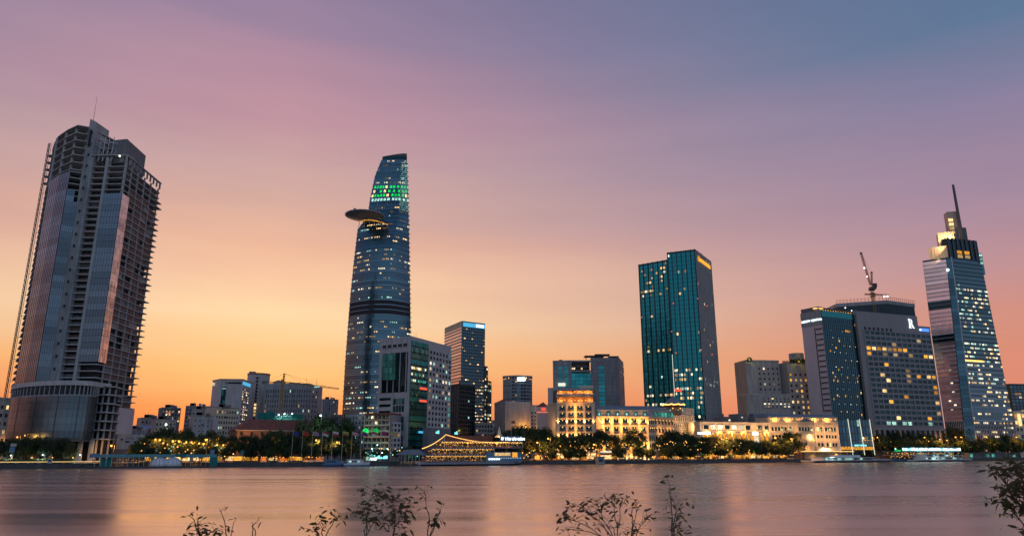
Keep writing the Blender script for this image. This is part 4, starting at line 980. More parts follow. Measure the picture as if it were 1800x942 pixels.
def crystal_tower():
    D = 670; rf = 752
    Lb, Cb, Sb, Rb = P(1656, rf, D + 22), P(1692, rf, D), P(1711, rf, D - 2), P(1785, rf, D + 20)
    zt = H(450, D); tp = lambda px, z, d: (XZ(px, z, d), d)
    Lt, Ct, St, Rt = tp(1624.5, H(470, D), D + 18), tp(1663, zt, D + 6), tp(1672, zt, D + 4), tp(1724, zt, D + 18)
    root = thing('spired_tower', 'tall slanting glass tower with stepped golden crown and thin dark spire', 'skyscraper', (*Cb, GZ))
    bkb, bkt = (Lb[0] + 30, Lb[1] + 42), (Lt[0] + 24, Lt[1] + 34); bkb2, bkt2 = (Rb[0] - 4, Rb[1] + 30), (Rt[0] - 4, Rt[1] + 24)
    lp = lambda a, b, z: tuple(a[i] + (b[i] - a[i]) * (z - GZ) / (zt - GZ) for i in (0, 1))
    bot, topq = [Lb, Cb, Sb, Rb, bkb2, bkb], [Lt, Ct, St, Rt, bkt2, bkt]
    MB().loft([[(*lp(a, b, z), z) for a, b in zip(bot, topq)] for z in [GZ + (zt - GZ) * k / 24 for k in range(25)]]).build('wall', 'glass_dark', root)
    fh = 4.1; n = int((zt - GZ) / fh); q = random.Random(40); lits = 0
    for k in range(n):
        z = GZ + k * fh; L0, C0, S0, R0 = [lp(a, b, z + 2) for a, b in zip(bot, topq)][:4]
        low = k < 8
        dark = k in (26, 27, 34, 35) 
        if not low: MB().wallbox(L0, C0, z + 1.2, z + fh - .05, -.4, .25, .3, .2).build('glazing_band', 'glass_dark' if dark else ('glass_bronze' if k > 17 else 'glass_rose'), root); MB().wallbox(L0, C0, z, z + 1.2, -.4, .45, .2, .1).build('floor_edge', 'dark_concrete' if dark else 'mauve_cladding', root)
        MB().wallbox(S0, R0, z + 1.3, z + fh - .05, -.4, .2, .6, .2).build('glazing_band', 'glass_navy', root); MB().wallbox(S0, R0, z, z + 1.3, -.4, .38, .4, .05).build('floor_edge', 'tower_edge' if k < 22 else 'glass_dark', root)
        MB().wallbox(C0, S0, z + .25, z + fh - .05, -.6, .75, .2, .2).build('glazing_band', 'glass_navy', root)
        ux, uy, Ln = U(S0, R0); rowp = q.choice([.06, .25, .5, .12, .40]); i = 0; NN = 22
        if k > n - 3: rowp = .2
        while i < NN:
            if q.random() < rowp * .8:
                for r_ in range(q.choice([1, 2, 3])):
                    if i >= NN or lits > 290: break
                    t = Ln * (i + .5) / NN; m = q.choice(['lit_white', 'lit_cool', 'lit_cool', 'lit_white', 'lit_warm']) if k > 14 else q.choice(['lit_white', 'lit_warm', 'lit_white'])
                    pane(root, S0[0] + ux * t + uy * .25, S0[1] + uy * t - ux * .25, z + 2.6, Ln / NN * .9, 1.6, m, math.atan2(uy, ux)); lits += 1; i += 1
            i += 1
        if not low and 8 < k < 20 and q.random() < .5:
            ux, uy, Ln = U(L0, C0); t = q.uniform(.2, .8) * Ln; pane(root, L0[0] + ux * t + uy * .3, L0[1] + uy * t - ux * .3, z + 2.6, 2.2, 1.4, 'lit_white', math.atan2(uy, ux))
    fb = MB()
    for A0, B0, A1, B1, m_ in ((bot[0], bot[1], topq[0], topq[1], 12), (bot[2], bot[3], topq[2], topq[3], 26)):
        for i in range(m_ + 1):
            z = GZ + 8 * fh; a0 = (A0[0] + (B0[0] - A0[0]) * i / m_, A0[1] + (B0[1] - A0[1]) * i / m_); zl = GZ; a1 = lp(a0, (A1[0] + (B1[0] - A1[0]) * i / m_, A1[1] + (B1[1] - A1[1]) * i / m_), z)
            fb.tube((a0[0], a0[1] - .5, zl), (a1[0], a1[1] - .5, z), .32, n=4)
    fb.build('base_fins', 'pale_slab', root, 'stuff')
    MB().loft([[(a[0] - .7, a[1] - .3, GZ), (a[0] + .7, a[1] - .3, GZ), (a[0] + .7, a[1] + 1, GZ), (a[0] - .7, a[1] + 1, GZ)] if k == 0 else [(b[0] - .5, b[1] - .3, zt), (b[0] + .5, b[1] - .3, zt), (b[0] + .5, b[1] + 1, zt), (b[0] - .5, b[1] + 1, zt)] for k, (a, b) in enumerate(((Sb, St), (Sb, St)))]).build('corner_fin', 'mauve_cladding', root)
    MB().wallbox(lp(Sb, St, H(633, D)), lp(Rb, Rt, H(633, D)), H(634.5, D), H(631.5, D), .3, .6, 0, 26).build('light_band', 'string_gold', root)
    # stepped crown: lower-left wing, upper-left wing, main plant floors, spire block
    def blk(px0, px1, yt, zb, d0, d1, m, ref, dep=22, name='crown_block'):
        z = H(yt, D + (d0 + d1) / 2); A, B_ = (XZ(px0, z, D + d0), D + d0), (XZ(px1, z, D + d1), D + d1); MB().wallbox(A, B_, zb, z, -dep, 0).build(name, m, root); return A, B_, z
    za = H(470, D) - 1
    fins = lambda A, B_, z0, z1, n_: [MB().wallbox((A[0] + (B_[0] - A[0]) * i / n_, A[1] + (B_[1] - A[1]) * i / n_), (A[0] + (B_[0] - A[0]) * (i + .35) / n_, A[1] + (B_[1] - A[1]) * (i + .35) / n_), z0, z1, .0, .35).build('crown_fin', 'cream_trim', root) for i in range(n_)]
    A, B_, z = blk(1631, 1664, 434, za - 12, 18, 8, 'cream_trim', 0, 12); fins(A, B_, za, z - 1, 6)
    A, B_, z = blk(1647.5, 1676, 408, zt - 6, 20, 14, 'cream_trim', 0, 12); fins(A, B_, zt, z - 1, 5)
    A, B_, z = blk(1663.5, 1717, 421, zt - 3, 7, 17, 'glass_dark', 0, 7)
    for i in range(7): MB().wallbox((A[0] + (B_[0] - A[0]) * (i + .1) / 7, A[1] + (B_[1] - A[1]) * (i + .1) / 7), (A[0] + (B_[0] - A[0]) * (i + .35) / 7, A[1] + (B_[1] - A[1]) * (i + .35) / 7), zt, z + .2, 0, .8).build('crown_fin', 'steel_dark', root)
    for i, j in ((1.9, 0), (3.6, 0), (1.9, 1), (3.6, 1)): MB().wallbox((A[0] + (B_[0] - A[0]) * i / 7, A[1] + (B_[1] - A[1]) * i / 7), (A[0] + (B_[0] - A[0]) * (i + 1) / 7, A[1] + (B_[1] - A[1]) * (i + 1) / 7), zt + .8 + j * 4.2, zt + 3.9 + j * 4.2, .3, .9).build('window', 'lit_amber' if j else 'lit_warm', root)
    A2, B2, z2 = blk(1717.5, 1726, 445, zt - 14, 17.5, 19, 'glass_green', 0, 18)
    for k in range(3): pane(root, (A2[0] + B2[0]) / 2, A2[1] - .3, z2 - 2.5 - k * 4, 2.6, 2.4, 'lit_cool', 0)
    A, B_, z = blk(1664, 1681, 372, H(421, D) - 2, 20, 18, 'brown_grey', 0, 9)
    for k in range(4): MB().wallbox((A[0] + .4, A[1]), ((A[0] + B_[0]) / 2, (A[1] + B_[1]) / 2), H(401 - k * 7.5, D), H(396 - k * 7.5, D), .1, .4).build('light_panel', 'lit_warm', root)
    blk(1690, 1698, 400, H(421, D) - 2, 20, 21, 'steel_dark', 0, 8)
    zs = H(425, D); sx, sy = XZ(1689.5, zs, D + 20), D + 16.0; MB().tube((sx, sy, zs), (sx - .5, sy, H(325, D + 16)), 1.7, 1.15, 8).build('spire', 'steel_dark', root)
    for px, py, e, c in ((1646, 447, 2600, (1, .6, .28)), (1660, 432, 4200, (1, .6, .28)), (1674, 416, 14000, (1, .62, .3)), (1686, 416, 9000, (1, .5, .12))):
        li = bpy.data.lights.new('crown_uplight', 'SPOT'); li.spot_size = R(150); li.energy = e; li.color = c; li.shadow_soft_size = .5; lo = bpy.data.objects.new('crown_uplight', li); COL.objects.link(lo); lo.parent = root
        z = H(py, D) ; lo.location = Vector((XZ(px, z, D), D + (2 if px < 1655 else 6 if px < 1665 else 8 if px < 1680 else 14), z + 1.5)) - WORLD[root.name]; lo.rotation_euler = (R(115), 0, 0)
    p = (XZ(1667, H(474, D), D), D + 1); MB().ball((p[0], p[1], H(474, D)), 1.4).build('floodlight', 'bulb_white', root)
crystal_tower()

def edge_buildings():
    D = 930; A, B_ = P(1778, 700, D), P(1822, 700, D + 6); r = thing('distant_blue_office', 'distant dark blue office block at the far right edge beyond the spired tower', 'office building', (*A, GZ)); MB().wallbox(A, B_, GZ, H(674, D), -30, 0).build('wall', 'glass_dark', r)
    facade(r, A, B_, GZ + 10, H(677, D), 7, 18, 'steel_dark', 'glass_navy', litf(.12, ['lit_cool', 'lit_white'], 3), fw=.85, fh=.6, d=.4)
    D = 760; A, B_ = P(1783, 740, D), P(1815, 740, D + 4); r = thing('lit_shop_building', 'low pale building with a warm lit vertical sign at the far right edge', 'building', (*A, GZ)); MB().wallbox(A, B_, GZ, H(722, D), -20, 0).build('wall', 'cream_trim', r)
    facade(r, A, B_, GZ + 3, H(724, D), 5, 6, 'cream_trim', 'glass_dark', litf(.35, ['lit_warm', 'lit_amber'], 5), fw=.6, fh=.5, d=.35); MB().wallbox((A[0] + 4, A[1]), (A[0] + 7, A[1]), H(748, D), H(727, D), .4, .8).build('sign_panel', 'lit_warm', r)
    D = 365; A, B_ = P(-14, 730, D), P(15, 730, D + 8); r = thing('pale_corner_building', 'pale building with a column of dark windows just left of the unfinished tower', 'building', (*B_, GZ)); z1 = H(700, D); MB().wallbox(A, B_, GZ, z1, -14, 0).build('wall', 'beige_render', r)
    facade(r, A, B_, GZ + 5, z1 - 2, 3, 6, 'beige_render', 'void_dark', litf(.15, ['lit_warm'], 5), fw=.5, fh=.45, d=.35); MB().wallbox(A, B_, z1, z1 + .8, -14, .4).build('cornice', 'white_stone', r)
edge_buildings()

# ================================================================== GLOWING CREAM HOTEL (waterfront, centre right)
def plight(root, p, e, c, size=.25, name='lamp_light', d=(0, .25, -1), cone=142):
    """a shielded lamp: a wide spot aimed along d"""
    li = bpy.data.lights.new(name, 'SPOT'); li.energy = e; li.color = c; li.shadow_soft_size = size; li.spot_size = R(cone); li.spot_blend = .35
    lo = bpy.data.objects.new(name, li); COL.objects.link(lo); lo.parent = root; lo.location = Vector(p) - WORLD[root.name]; lo.rotation_euler = Vector(d).to_track_quat('-Z', 'Y').to_euler(); return lo
WARM = (1, .43, .09)
BALL = {}
def bulb(root, p, r, m, name='bulb'):
    if (r, m) not in BALL:
        me = bpy.data.meshes.new(name); b = MB().ball((0, 0, 0), r); me.from_pydata(b.v, [], b.f); me.materials.append(M[m]); BALL[(r, m)] = me
    return child(None, name, BALL[(r, m)], root, p)
def balcony_window(root, x, y, z, w, h, nx, ny, ang, lit):
    """deep opening: dark door, lamp above, slab and railing in front"""
    pane(root, x + nx * .05, y + ny * .05, z, w, h, 'glass_dark' if lit != 'room' else 'lit_warm', ang)
    c, s_ = math.cos(ang), math.sin(ang)
    b = MB().box((x + nx * .55, y + ny * .55, z - h / 2 - .15), (w + .5, 1.0, .2), ang).box((x + nx * 1.0, y + ny * 1.0, z - h / 2 + .45), (w + .4, .08, .95), ang)
    b.build('balcony', 'steel_dark', root)
    bulb(root, (x + nx * .5, y + ny * .5, z + h * .32), .34, 'string_gold', 'balcony_lamp')
def cream_hotel():
    D = 500; A, B_ = P(977, 745, D + 2), P(1047, 745, D); z1 = H(709, D)
    root = thing('cream_hotel', 'grand cream riverside hotel glowing with warm lamps, with roof bar and long balcony wing', 'hotel', (*P(1050, 760, D), GZ))
    ux, uy, L = U(A, B_); nx, ny = uy, -ux; ang = math.atan2(uy, ux); at = lambda t: (A[0] + ux * t, A[1] + uy * t)
    SA = P(963, 745, D + 16)
    MB().prism([SA, A, B_, (B_[0] + 2, B_[1] + 20), (SA[0] + 4, SA[1] + 22)], GZ, z1).build('wall', 'cream_stucco', root)
    MB().wallbox(A, B_, z1 - .1, z1 + .7, -1, .8).build('cornice', 'cream_trim', root); MB().wallbox(SA, A, z1 - .2, z1 + .6, -1, .5).build('cornice', 'cream_trim', root)
    nb, nf = 4, 7; fh = (z1 - .5 - GZ - 5) / nf; bw = L * .88 / nb
    for k in range(nf):
        z = GZ + 5 + (k + .5) * fh
        for i in range(nb):
            x, y = at(L * .06 + (i + .5) * bw); balcony_window(root, x, y, z - .2, bw * .62, fh * .62, nx, ny, ang, '')
        MB().wallbox(at(.3), at(L - .3), GZ + 5 + k * fh - .2, GZ + 5 + k * fh + .12, -.1, .35).build('string_course', 'cream_trim', root)
    for i in range(nb + 1):
        MB().wallbox(at(max(.05, L * .06 + i * bw - .7)), at(min(L - .05, L * .06 + i * bw + .7)), GZ + 5, z1 - .12, -.1, .55).build('pilaster', 'cream_trim', root)
        for k in (2, 4):
            x, y = at(L * .06 + i * bw); z = GZ + 5 + k * fh + 1.2; bulb(root, (x + nx * 1.2, y + ny * 1.2, z), .34, 'string_gold', 'wall_lamp'); plight(root, (x + nx * 1.25, y + ny * 1.25, z + .7), 900 if k == 4 else 600, WARM, .15, 'wall_lamp_light', (-nx, -ny, 1.2), 120)
    for k in (0, 1, 3, 5, 6): plight(root, (at(L * .5)[0] + nx * 4.5, at(L * .5)[1] + ny * 4.5, GZ + 5 + k * fh + 2.5), 1500, WARM, 1.0, 'facade_light', (-nx, -ny, .1), 150)
    for hh in (12, 24): plight(root, (SA[0] - 1, A[1] + 1, GZ + hh), 900, (1, .52, .2), .8, 'facade_light', (.7, .7, 0), 150)
    # terraces of the roof bar
    for (y0, y1, t0, t1, back) in ((704.5, 694, .02, .98, 1.5), (690, 683, .02, .98, 4)):
        za, zb = H(y0 + 4, D), H(y1 + 2, D)
        MB().wallbox(at(L * t0 + .5), at(L * t1 - .5), za - .5, zb, -15, -back - 2.6).build('roof_bar_wall', 'orange_wall', root)
        MB().wallbox(at(L * t0 - .2), at(L * t1 + .2), zb, zb + 1.6, -16, -back + 1.9).build('roof_bar_canopy', 'grey_stone', root)
        for i in range(11): x, y = at(L * (t0 + (t1 - t0) * (i + .5) / 11)); bulb(root, (x - nx * (back - .3), y - ny * (back - .3), za + 1.4 + rnd.uniform(0, 1.2)), .30, 'string_gold', 'bar_lamp')
        for i in range(4): x, y = at(L * (t0 + (t1 - t0) * (i + .5) / 4)); plight(root, (x - nx * (back + .8), y - ny * (back + .8), za + 2.0), 700, WARM, .3, 'bar_light', (-nx, -ny, .2), 150)
    MB().wallbox(at(L * .62), at(L * .985), H(684, D), H(676.5, D), -13, -4.5).build('roof_kiosk', 'cream_stucco', root)
    MB().wallbox(P(963, 690, D + 16), P(972, 690, D + 14), z1, H(678, D), -8, 0).build('stair_tower', 'white_stone', root)
    plight(root, (at(L * .86)[0] + nx * -3, at(L * .86)[1] + ny * -3.2, H(686, D)), 900, (1, .6, .12), .3, 'kiosk_light', (0, 1, .2), 150)
    # long wing
    A2, B2 = P(1048, 745, D + 3), P(1140, 745, D + 8); zc = H(732, D); za = H(719.5, D); zr = H(711.5, D)
    ux, uy, L = U(A2, B2); nx, ny = uy, -ux; ang = math.atan2(uy, ux); at2 = lambda t: (A2[0] + ux * t, A2[1] + uy * t)
    C2 = P(1150, 745, D + 12); E2 = P(1184, 745, D + 34); bk = [(E2[0], E2[1] + 18), (A2[0] + 2, A2[1] + 18)]
    MB().prism([A2, B2, C2, E2] + bk, GZ, zc).build('wall', 'cream_stucco', root)
    MB().prism(inset_quad([A2, B2, C2, E2] + bk, .015), zc, za).build('attic_wall', 'grey_stone', root)
    ins = [(p[0], p[1] + 4) for p in (A2, B2, C2, E2)] + bk
    MB().prism([A2, B2, C2, E2] + bk, za, zr, ins).build('roof', 'slate_roof', root)
    for p0, p1 in ((A2, B2), (B2, C2), (C2, E2)):
        MB().wallbox(p0, p1, zc - .25, zc + .55, -.8, .9).build('cornice', 'cream_trim', root); MB().wallbox(p0, p1, za - .2, za + .2, -.8, .5).build('cornice', 'cream_trim', root)
    nb = 5; x0 = L * .12; bw = L * .86 / nb; fh = (zc - GZ - 6) / 4
    for i in range(6):
        x, y = at2(L * .06 + i * L * .175); pane(root, x + nx * .3, y + ny * .3, (zc + za) / 2, bw * .42, (za - zc) * .66, 'glass_green', ang); pane(root, x + nx * .36, y + ny * .36, (zc + za) / 2 - .5, bw * .16, (za - zc) * .3, 'lit_cool', ang, 'lamp')
        MB().wallbox(at2(max(.1, L * .06 + i * L * .175 - bw * .28)), at2(min(L - .1, L * .06 + i * L * .175 + bw * .28)), za - .7, za - .25, -.3, .7).build('dormer_head', 'cream_trim', root)
    for k in range(4):
        z = GZ + 6 + (k + .5) * fh
        for i in range(nb): x, y = at2(x0 + (i + .5) * bw); balcony_window(root, x, y, z, bw * .52, fh * .66, nx, ny, ang, '')
        MB().wallbox(at2(.3), at2(L - .3), GZ + 6 + k * fh - .3, GZ + 6 + k * fh + .15, -.1, .4).build('string_course', 'cream_trim', root)
        for fz in (.12, .5, .88): plight(root, (at2(L * fz)[0] + nx * 3.5, at2(L * fz)[1] + ny * 3.5, z + .6), 1500, WARM, 1.0, 'facade_light', (-nx, -ny, .1), 150)
        plight(root, (at2(L * .3)[0] + nx * 4, at2(L * .3)[1] + ny * 4, z), 1500, WARM, 1.0, 'facade_light', (-nx, -ny, .1), 150); plight(root, (at2(L * .7)[0] + nx * 4, at2(L * .7)[1] + ny * 4, z), 1500, WARM, 1.0, 'facade_light', (-nx, -ny, .1), 150)
    for i in range(nb + 1):
        MB().wallbox(at2(max(.1, x0 + i * bw - .55)), at2(min(L - .1, x0 + i * bw + .55)), GZ + 6, zc - .3, -.1, .5).build('pilaster', 'cream_trim', root)
        x, y = at2(min(x0 + i * bw, L - .6)); z = GZ + 6 + 3 * fh + 1.2; bulb(root, (x + nx * 1.3, y + ny * 1.3, z), .36, 'string_gold', 'wall_lamp'); plight(root, (x + nx * 1.3, y + ny * 1.3, z + .6), 1000, WARM, .15, 'wall_lamp_light', (-nx, -ny, 1.2), 120)
    MB().wallbox(at2(.5), at2(L - .5), GZ + .3, GZ + 4.5, .0, .2).build('arcade_glow', 'lit_warm', root)
    MB().wallbox(at(.5) if False else (A[0] + .5, A[1]), (B_[0] - .5, B_[1]), GZ + .3, GZ + 4.5, .0, .2).build('arcade_glow', 'lit_warm', root)
    for k in range(12): MB().wallbox(at2(L * k / 12), at2(L * k / 12 + 1.2), GZ, GZ + 5, .1, 1.2).build('arcade_pier', 'cream_stucco', root)
    # rounded corner and receding side
    for k in range(4):
        z = GZ + 6 + (k + .5) * fh
        for p0, p1, n, m in ((B2, C2, 3, 'lit_warm'), (C2, E2, 6, 'lit_warm')):
            u2, v2, L2 = U(p0, p1); a2 = math.atan2(v2, u2)
            for i in range(n):
                t = L2 * (i + .5) / n; x, y = p0[0] + u2 * t + v2 * .12, p0[1] + v2 * t - u2 * .12
                pane(root, x, y, z, L2 / n * .5, fh * .58, 'glass_dark', a2); 
                if k > 1: bulb(root, (x + v2 * .6, y - u2 * .6, z + fh * .22), .3, 'string_gold', 'wall_lamp')
            MB().wallbox(p0, p1, z - fh * .5 - .25, z - fh * .5 + .15, -.1, .5).build('string_course', 'cream_trim', root)
    u2, v2, L2 = U(C2, E2); a2 = math.atan2(v2, u2)
    for i in range(6): t = L2 * (i + .5) / 6; pane(root, C2[0] + u2 * t + v2 * .5, C2[1] + v2 * t - u2 * .5, (zc + za) / 2, L2 / 9, (za - zc) * .6, 'lit_teal', a2)
    for f_ in (.25, .75): plight(root, (C2[0] + u2 * L2 * f_ + v2 * 4, C2[1] + v2 * L2 * f_ - u2 * 4, GZ + 6 + 2.4 * fh), 1500, WARM, 1.0, 'facade_light', (-.6, .8, .1), 150)
cream_hotel()

def dome_and_annex():
    D = 548; A, B_, E = P(1181, 745, D), P(1221, 745, D + 22), P(1230, 745, D + 40); z1, z2 = H(717, D), H(728, D)
    root = thing('cream_annex', 'plain cream annex with rows of small dark windows right of the glowing hotel', 'building', (*A, GZ))
    MB().wallbox(A, B_, GZ, z1, -18, 0).build('wall', 'beige_render', root)
    ux, uy, L = U(A, B_)
    for y0, y1, n in ((731, 739, 11), (744, 750, 11), (756, 766, 12)):
        facade(root, (A[0] + ux * 2, A[1] + uy * 2), (B_[0] - ux * 2, B_[1] - uy * 2), H(y1, D), H(y0, D), n, 1, 'cream_trim', 'void_dark', None, fw=.55, fh=.85, d=.4)
    for y in (728, 741, 753): MB().wallbox(A, B_, H(y + .8, D), H(y, D), -.2, .7).build('string_course', 'cream_trim', root)
    plight(root, (A[0] + ux * L * .4 + uy * 8, A[1] + uy * L * .4 - ux * 8, H(750, D)), 3000, (1, .6, .25), 1.0, 'facade_light', (0, 1, 0), 150)
    for f_ in (.12, .7, .95): plight(root, (A[0] + ux * L * f_ + uy * 6, A[1] + uy * L * f_ - ux * 6, H(740, D)), 1500, (1, .52, .2), 1.0, 'facade_light', (0, 1, 0), 150)
    MB().wallbox(A, B_, z1, z1 + .8, -18, .5).build('cornice', 'cream_trim', root)
    D = 530; c = P(1184, 715, D + 8); r2 = thing('roof_dome_bar', 'round rooftop bar with golden neon rim and dome before the teal tower base', 'roof pavilion', (c[0], c[1], H(722, D)))
    w = P(1200, 715, D)[0] - P(1184, 715, D)[0]; cir = lambda r, n=20: [(c[0] + r * math.cos(2 * math.pi * i / n), c[1] + r * math.sin(2 * math.pi * i / n)) for i in range(n)]
    MB().prism(cir(w * .85), H(728, D), H(712, D)).build('drum', 'orange_wall', r2)
    MB().loft([[(*p, H(712, D)) for p in cir(w * 1.2)], [(*p, H(709.5, D)) for p in cir(w * 1.15)], [(*p, H(703, D)) for p in cir(w * .7)], [(*p, H(697, D)) for p in cir(w * .28)], [(*p, H(694, D)) for p in cir(w * .12)]]).build('dome', 'slate_roof', r2)
    for i in range(20):
        p, q = cir(w * 1.22)[i], cir(w * 1.22)[(i + 1) % 20]; MB().tube((*p, H(710.5, D)), (*q, H(710.5 - (i % 2) * 1.4, D)), .42, n=5).build('neon_rim', 'string_gold', r2)
    for i in range(9): p = cir(w * .95)[11 + i]; bulb(r2, (*p, H(717 + (i % 3) * 1.5, D)), .4, ['string_gold', 'lit_amber', 'lit_cool'][i % 3], 'lamp')
    MB().tube((c[0], c[1], H(695, D)), (c[0], c[1], H(686, D)), .2, .08, 5).build('finial', 'steel_dark', r2)
dome_and_annex()

def colonnade_building():
    D = 545; A, B_ = P(1231, 760, D), P(1354, 760, D + 22); z1 = H(743, D + 6)
    root = thing('colonnade_building', 'long low white colonnaded building with bright upper windows and amber lit ground floor', 'building', (*A, GZ))
    MB().wallbox(A, B_, GZ, z1, -16, 0).build('wall', 'cream_trim', root); MB().wallbox(A, B_, z1, z1 + .8, -16, .8).build('cornice', 'cream_trim', root)
    ux, uy, L = U(A, B_); nx, ny = uy, -ux; ang = math.atan2(uy, ux); at = lambda t: (A[0] + ux * L * t, A[1] + uy * L * t)
    mid = H(757.5, D + 6)
    facade(root, at(.03), at(.72), mid + 1, z1 - 1.2, 7, 1, 'cream_trim', 'glass_dark', lambda i, j: 'lit_white' if i in (1, 2, 4, 5) else None, fw=.76, fh=.8, d=.9)
    facade(root, at(.80), at(.99), mid + 1, z1 - 1.2, 2, 1, 'cream_trim', 'glass_dark', None, fw=.7, fh=.8, d=.9)
    MB().wallbox(at(.0), at(1), mid - .4, mid + .3, -.2, 1.3).build('balcony_slab', 'cream_trim', root)
    MB().wallbox(at(.02), at(.98), GZ + .5, mid - 1.5, .02, .3).build('arcade_glow', 'lit_amber', root)
    for i in range(15): MB().wallbox(at(.01 + i * .068), at(.01 + i * .068 + .016), GZ, mid - .42, .2, 1.1).build('column', 'cream_stucco', root)
    for i in range(22): x, y = at(.03 + i * .043); bulb(root, (x + nx * 1.5, y + ny * 1.5, mid - 1.2 - rnd.random() * .8), .32, 'string_gold', 'arcade_lamp')
    for i in range(7): x, y = at(.06 + i * .147); plight(root, (x + nx * 5, y + ny * 5, mid + 2.5), 1300, (1, .52, .2), .8, 'facade_light', (-nx, -ny, .1), 150)
    for i in range(6): x, y = at(.08 + i * .17); plight(root, (x + nx * 2.2, y + ny * 2.2, mid - 1.5), 2600, WARM, .3, 'arcade_light', (-nx, -ny, .1), 150)
    x, y = at(.72); x1, y1 = at(.80); MB().wallbox((x + nx * 1.2, y + ny * 1.2), (x1 + nx * 1.2, y1 + ny * 1.2), H(764.5, D + 10), H(759, D + 10), .1, .5).build('neon_sign', 'sign_white', root)
    MB().wallbox((x + nx * 1.2 + 1, y + ny * 1.2), (x1 + nx * 1.2, y1 + ny * 1.2), H(778, D + 10), H(766, D + 10), .1, .5).build('sign_panel', 'lit_white', root)
    x, y = at(.0); MB().wallbox((x - 5 + nx * 5, y + ny * 5), (x + 5 + nx * 5, y + 2 + ny * 5), H(763, D - 4), H(759, D - 4), .1, .5).build('neon_sign', 'sign_white', root)
    for i, (px0, px1, y) in enumerate(((1268, 1296, 733), (1297, 1312, 728), (1234, 1262, 739))):
        a, b_ = P(px0, 740, D + 40), P(px1, 740, D + 44); r = thing('roof_shed', ['dark flat roofed house behind the white colonnade', 'narrow dark house with chimney behind the white colonnade', 'low dark house behind the left end of the colonnade'][i], 'house', (*a, GZ)); MB().wallbox(a, b_, GZ, H(y, D + 40), -10, 0).build('wall', 'dark_concrete', r); MB().wallbox(a, b_, H(y, D + 40), H(y, D + 40) + .5, -10.4, .5).build('roof', 'slate_roof', r); MB().box((a[0] + 3, a[1] + 5, H(y, D + 40) + 1.5), (1.2, 1.2, 3)).build('chimney', 'dark_concrete', r); pane(r, (a[0] + b_[0]) / 2, (a[1] + b_[1]) / 2 - .2, H(y + 5, D + 40), 1.6, 1.2, 'lit_white', 0)
colonnade_building()

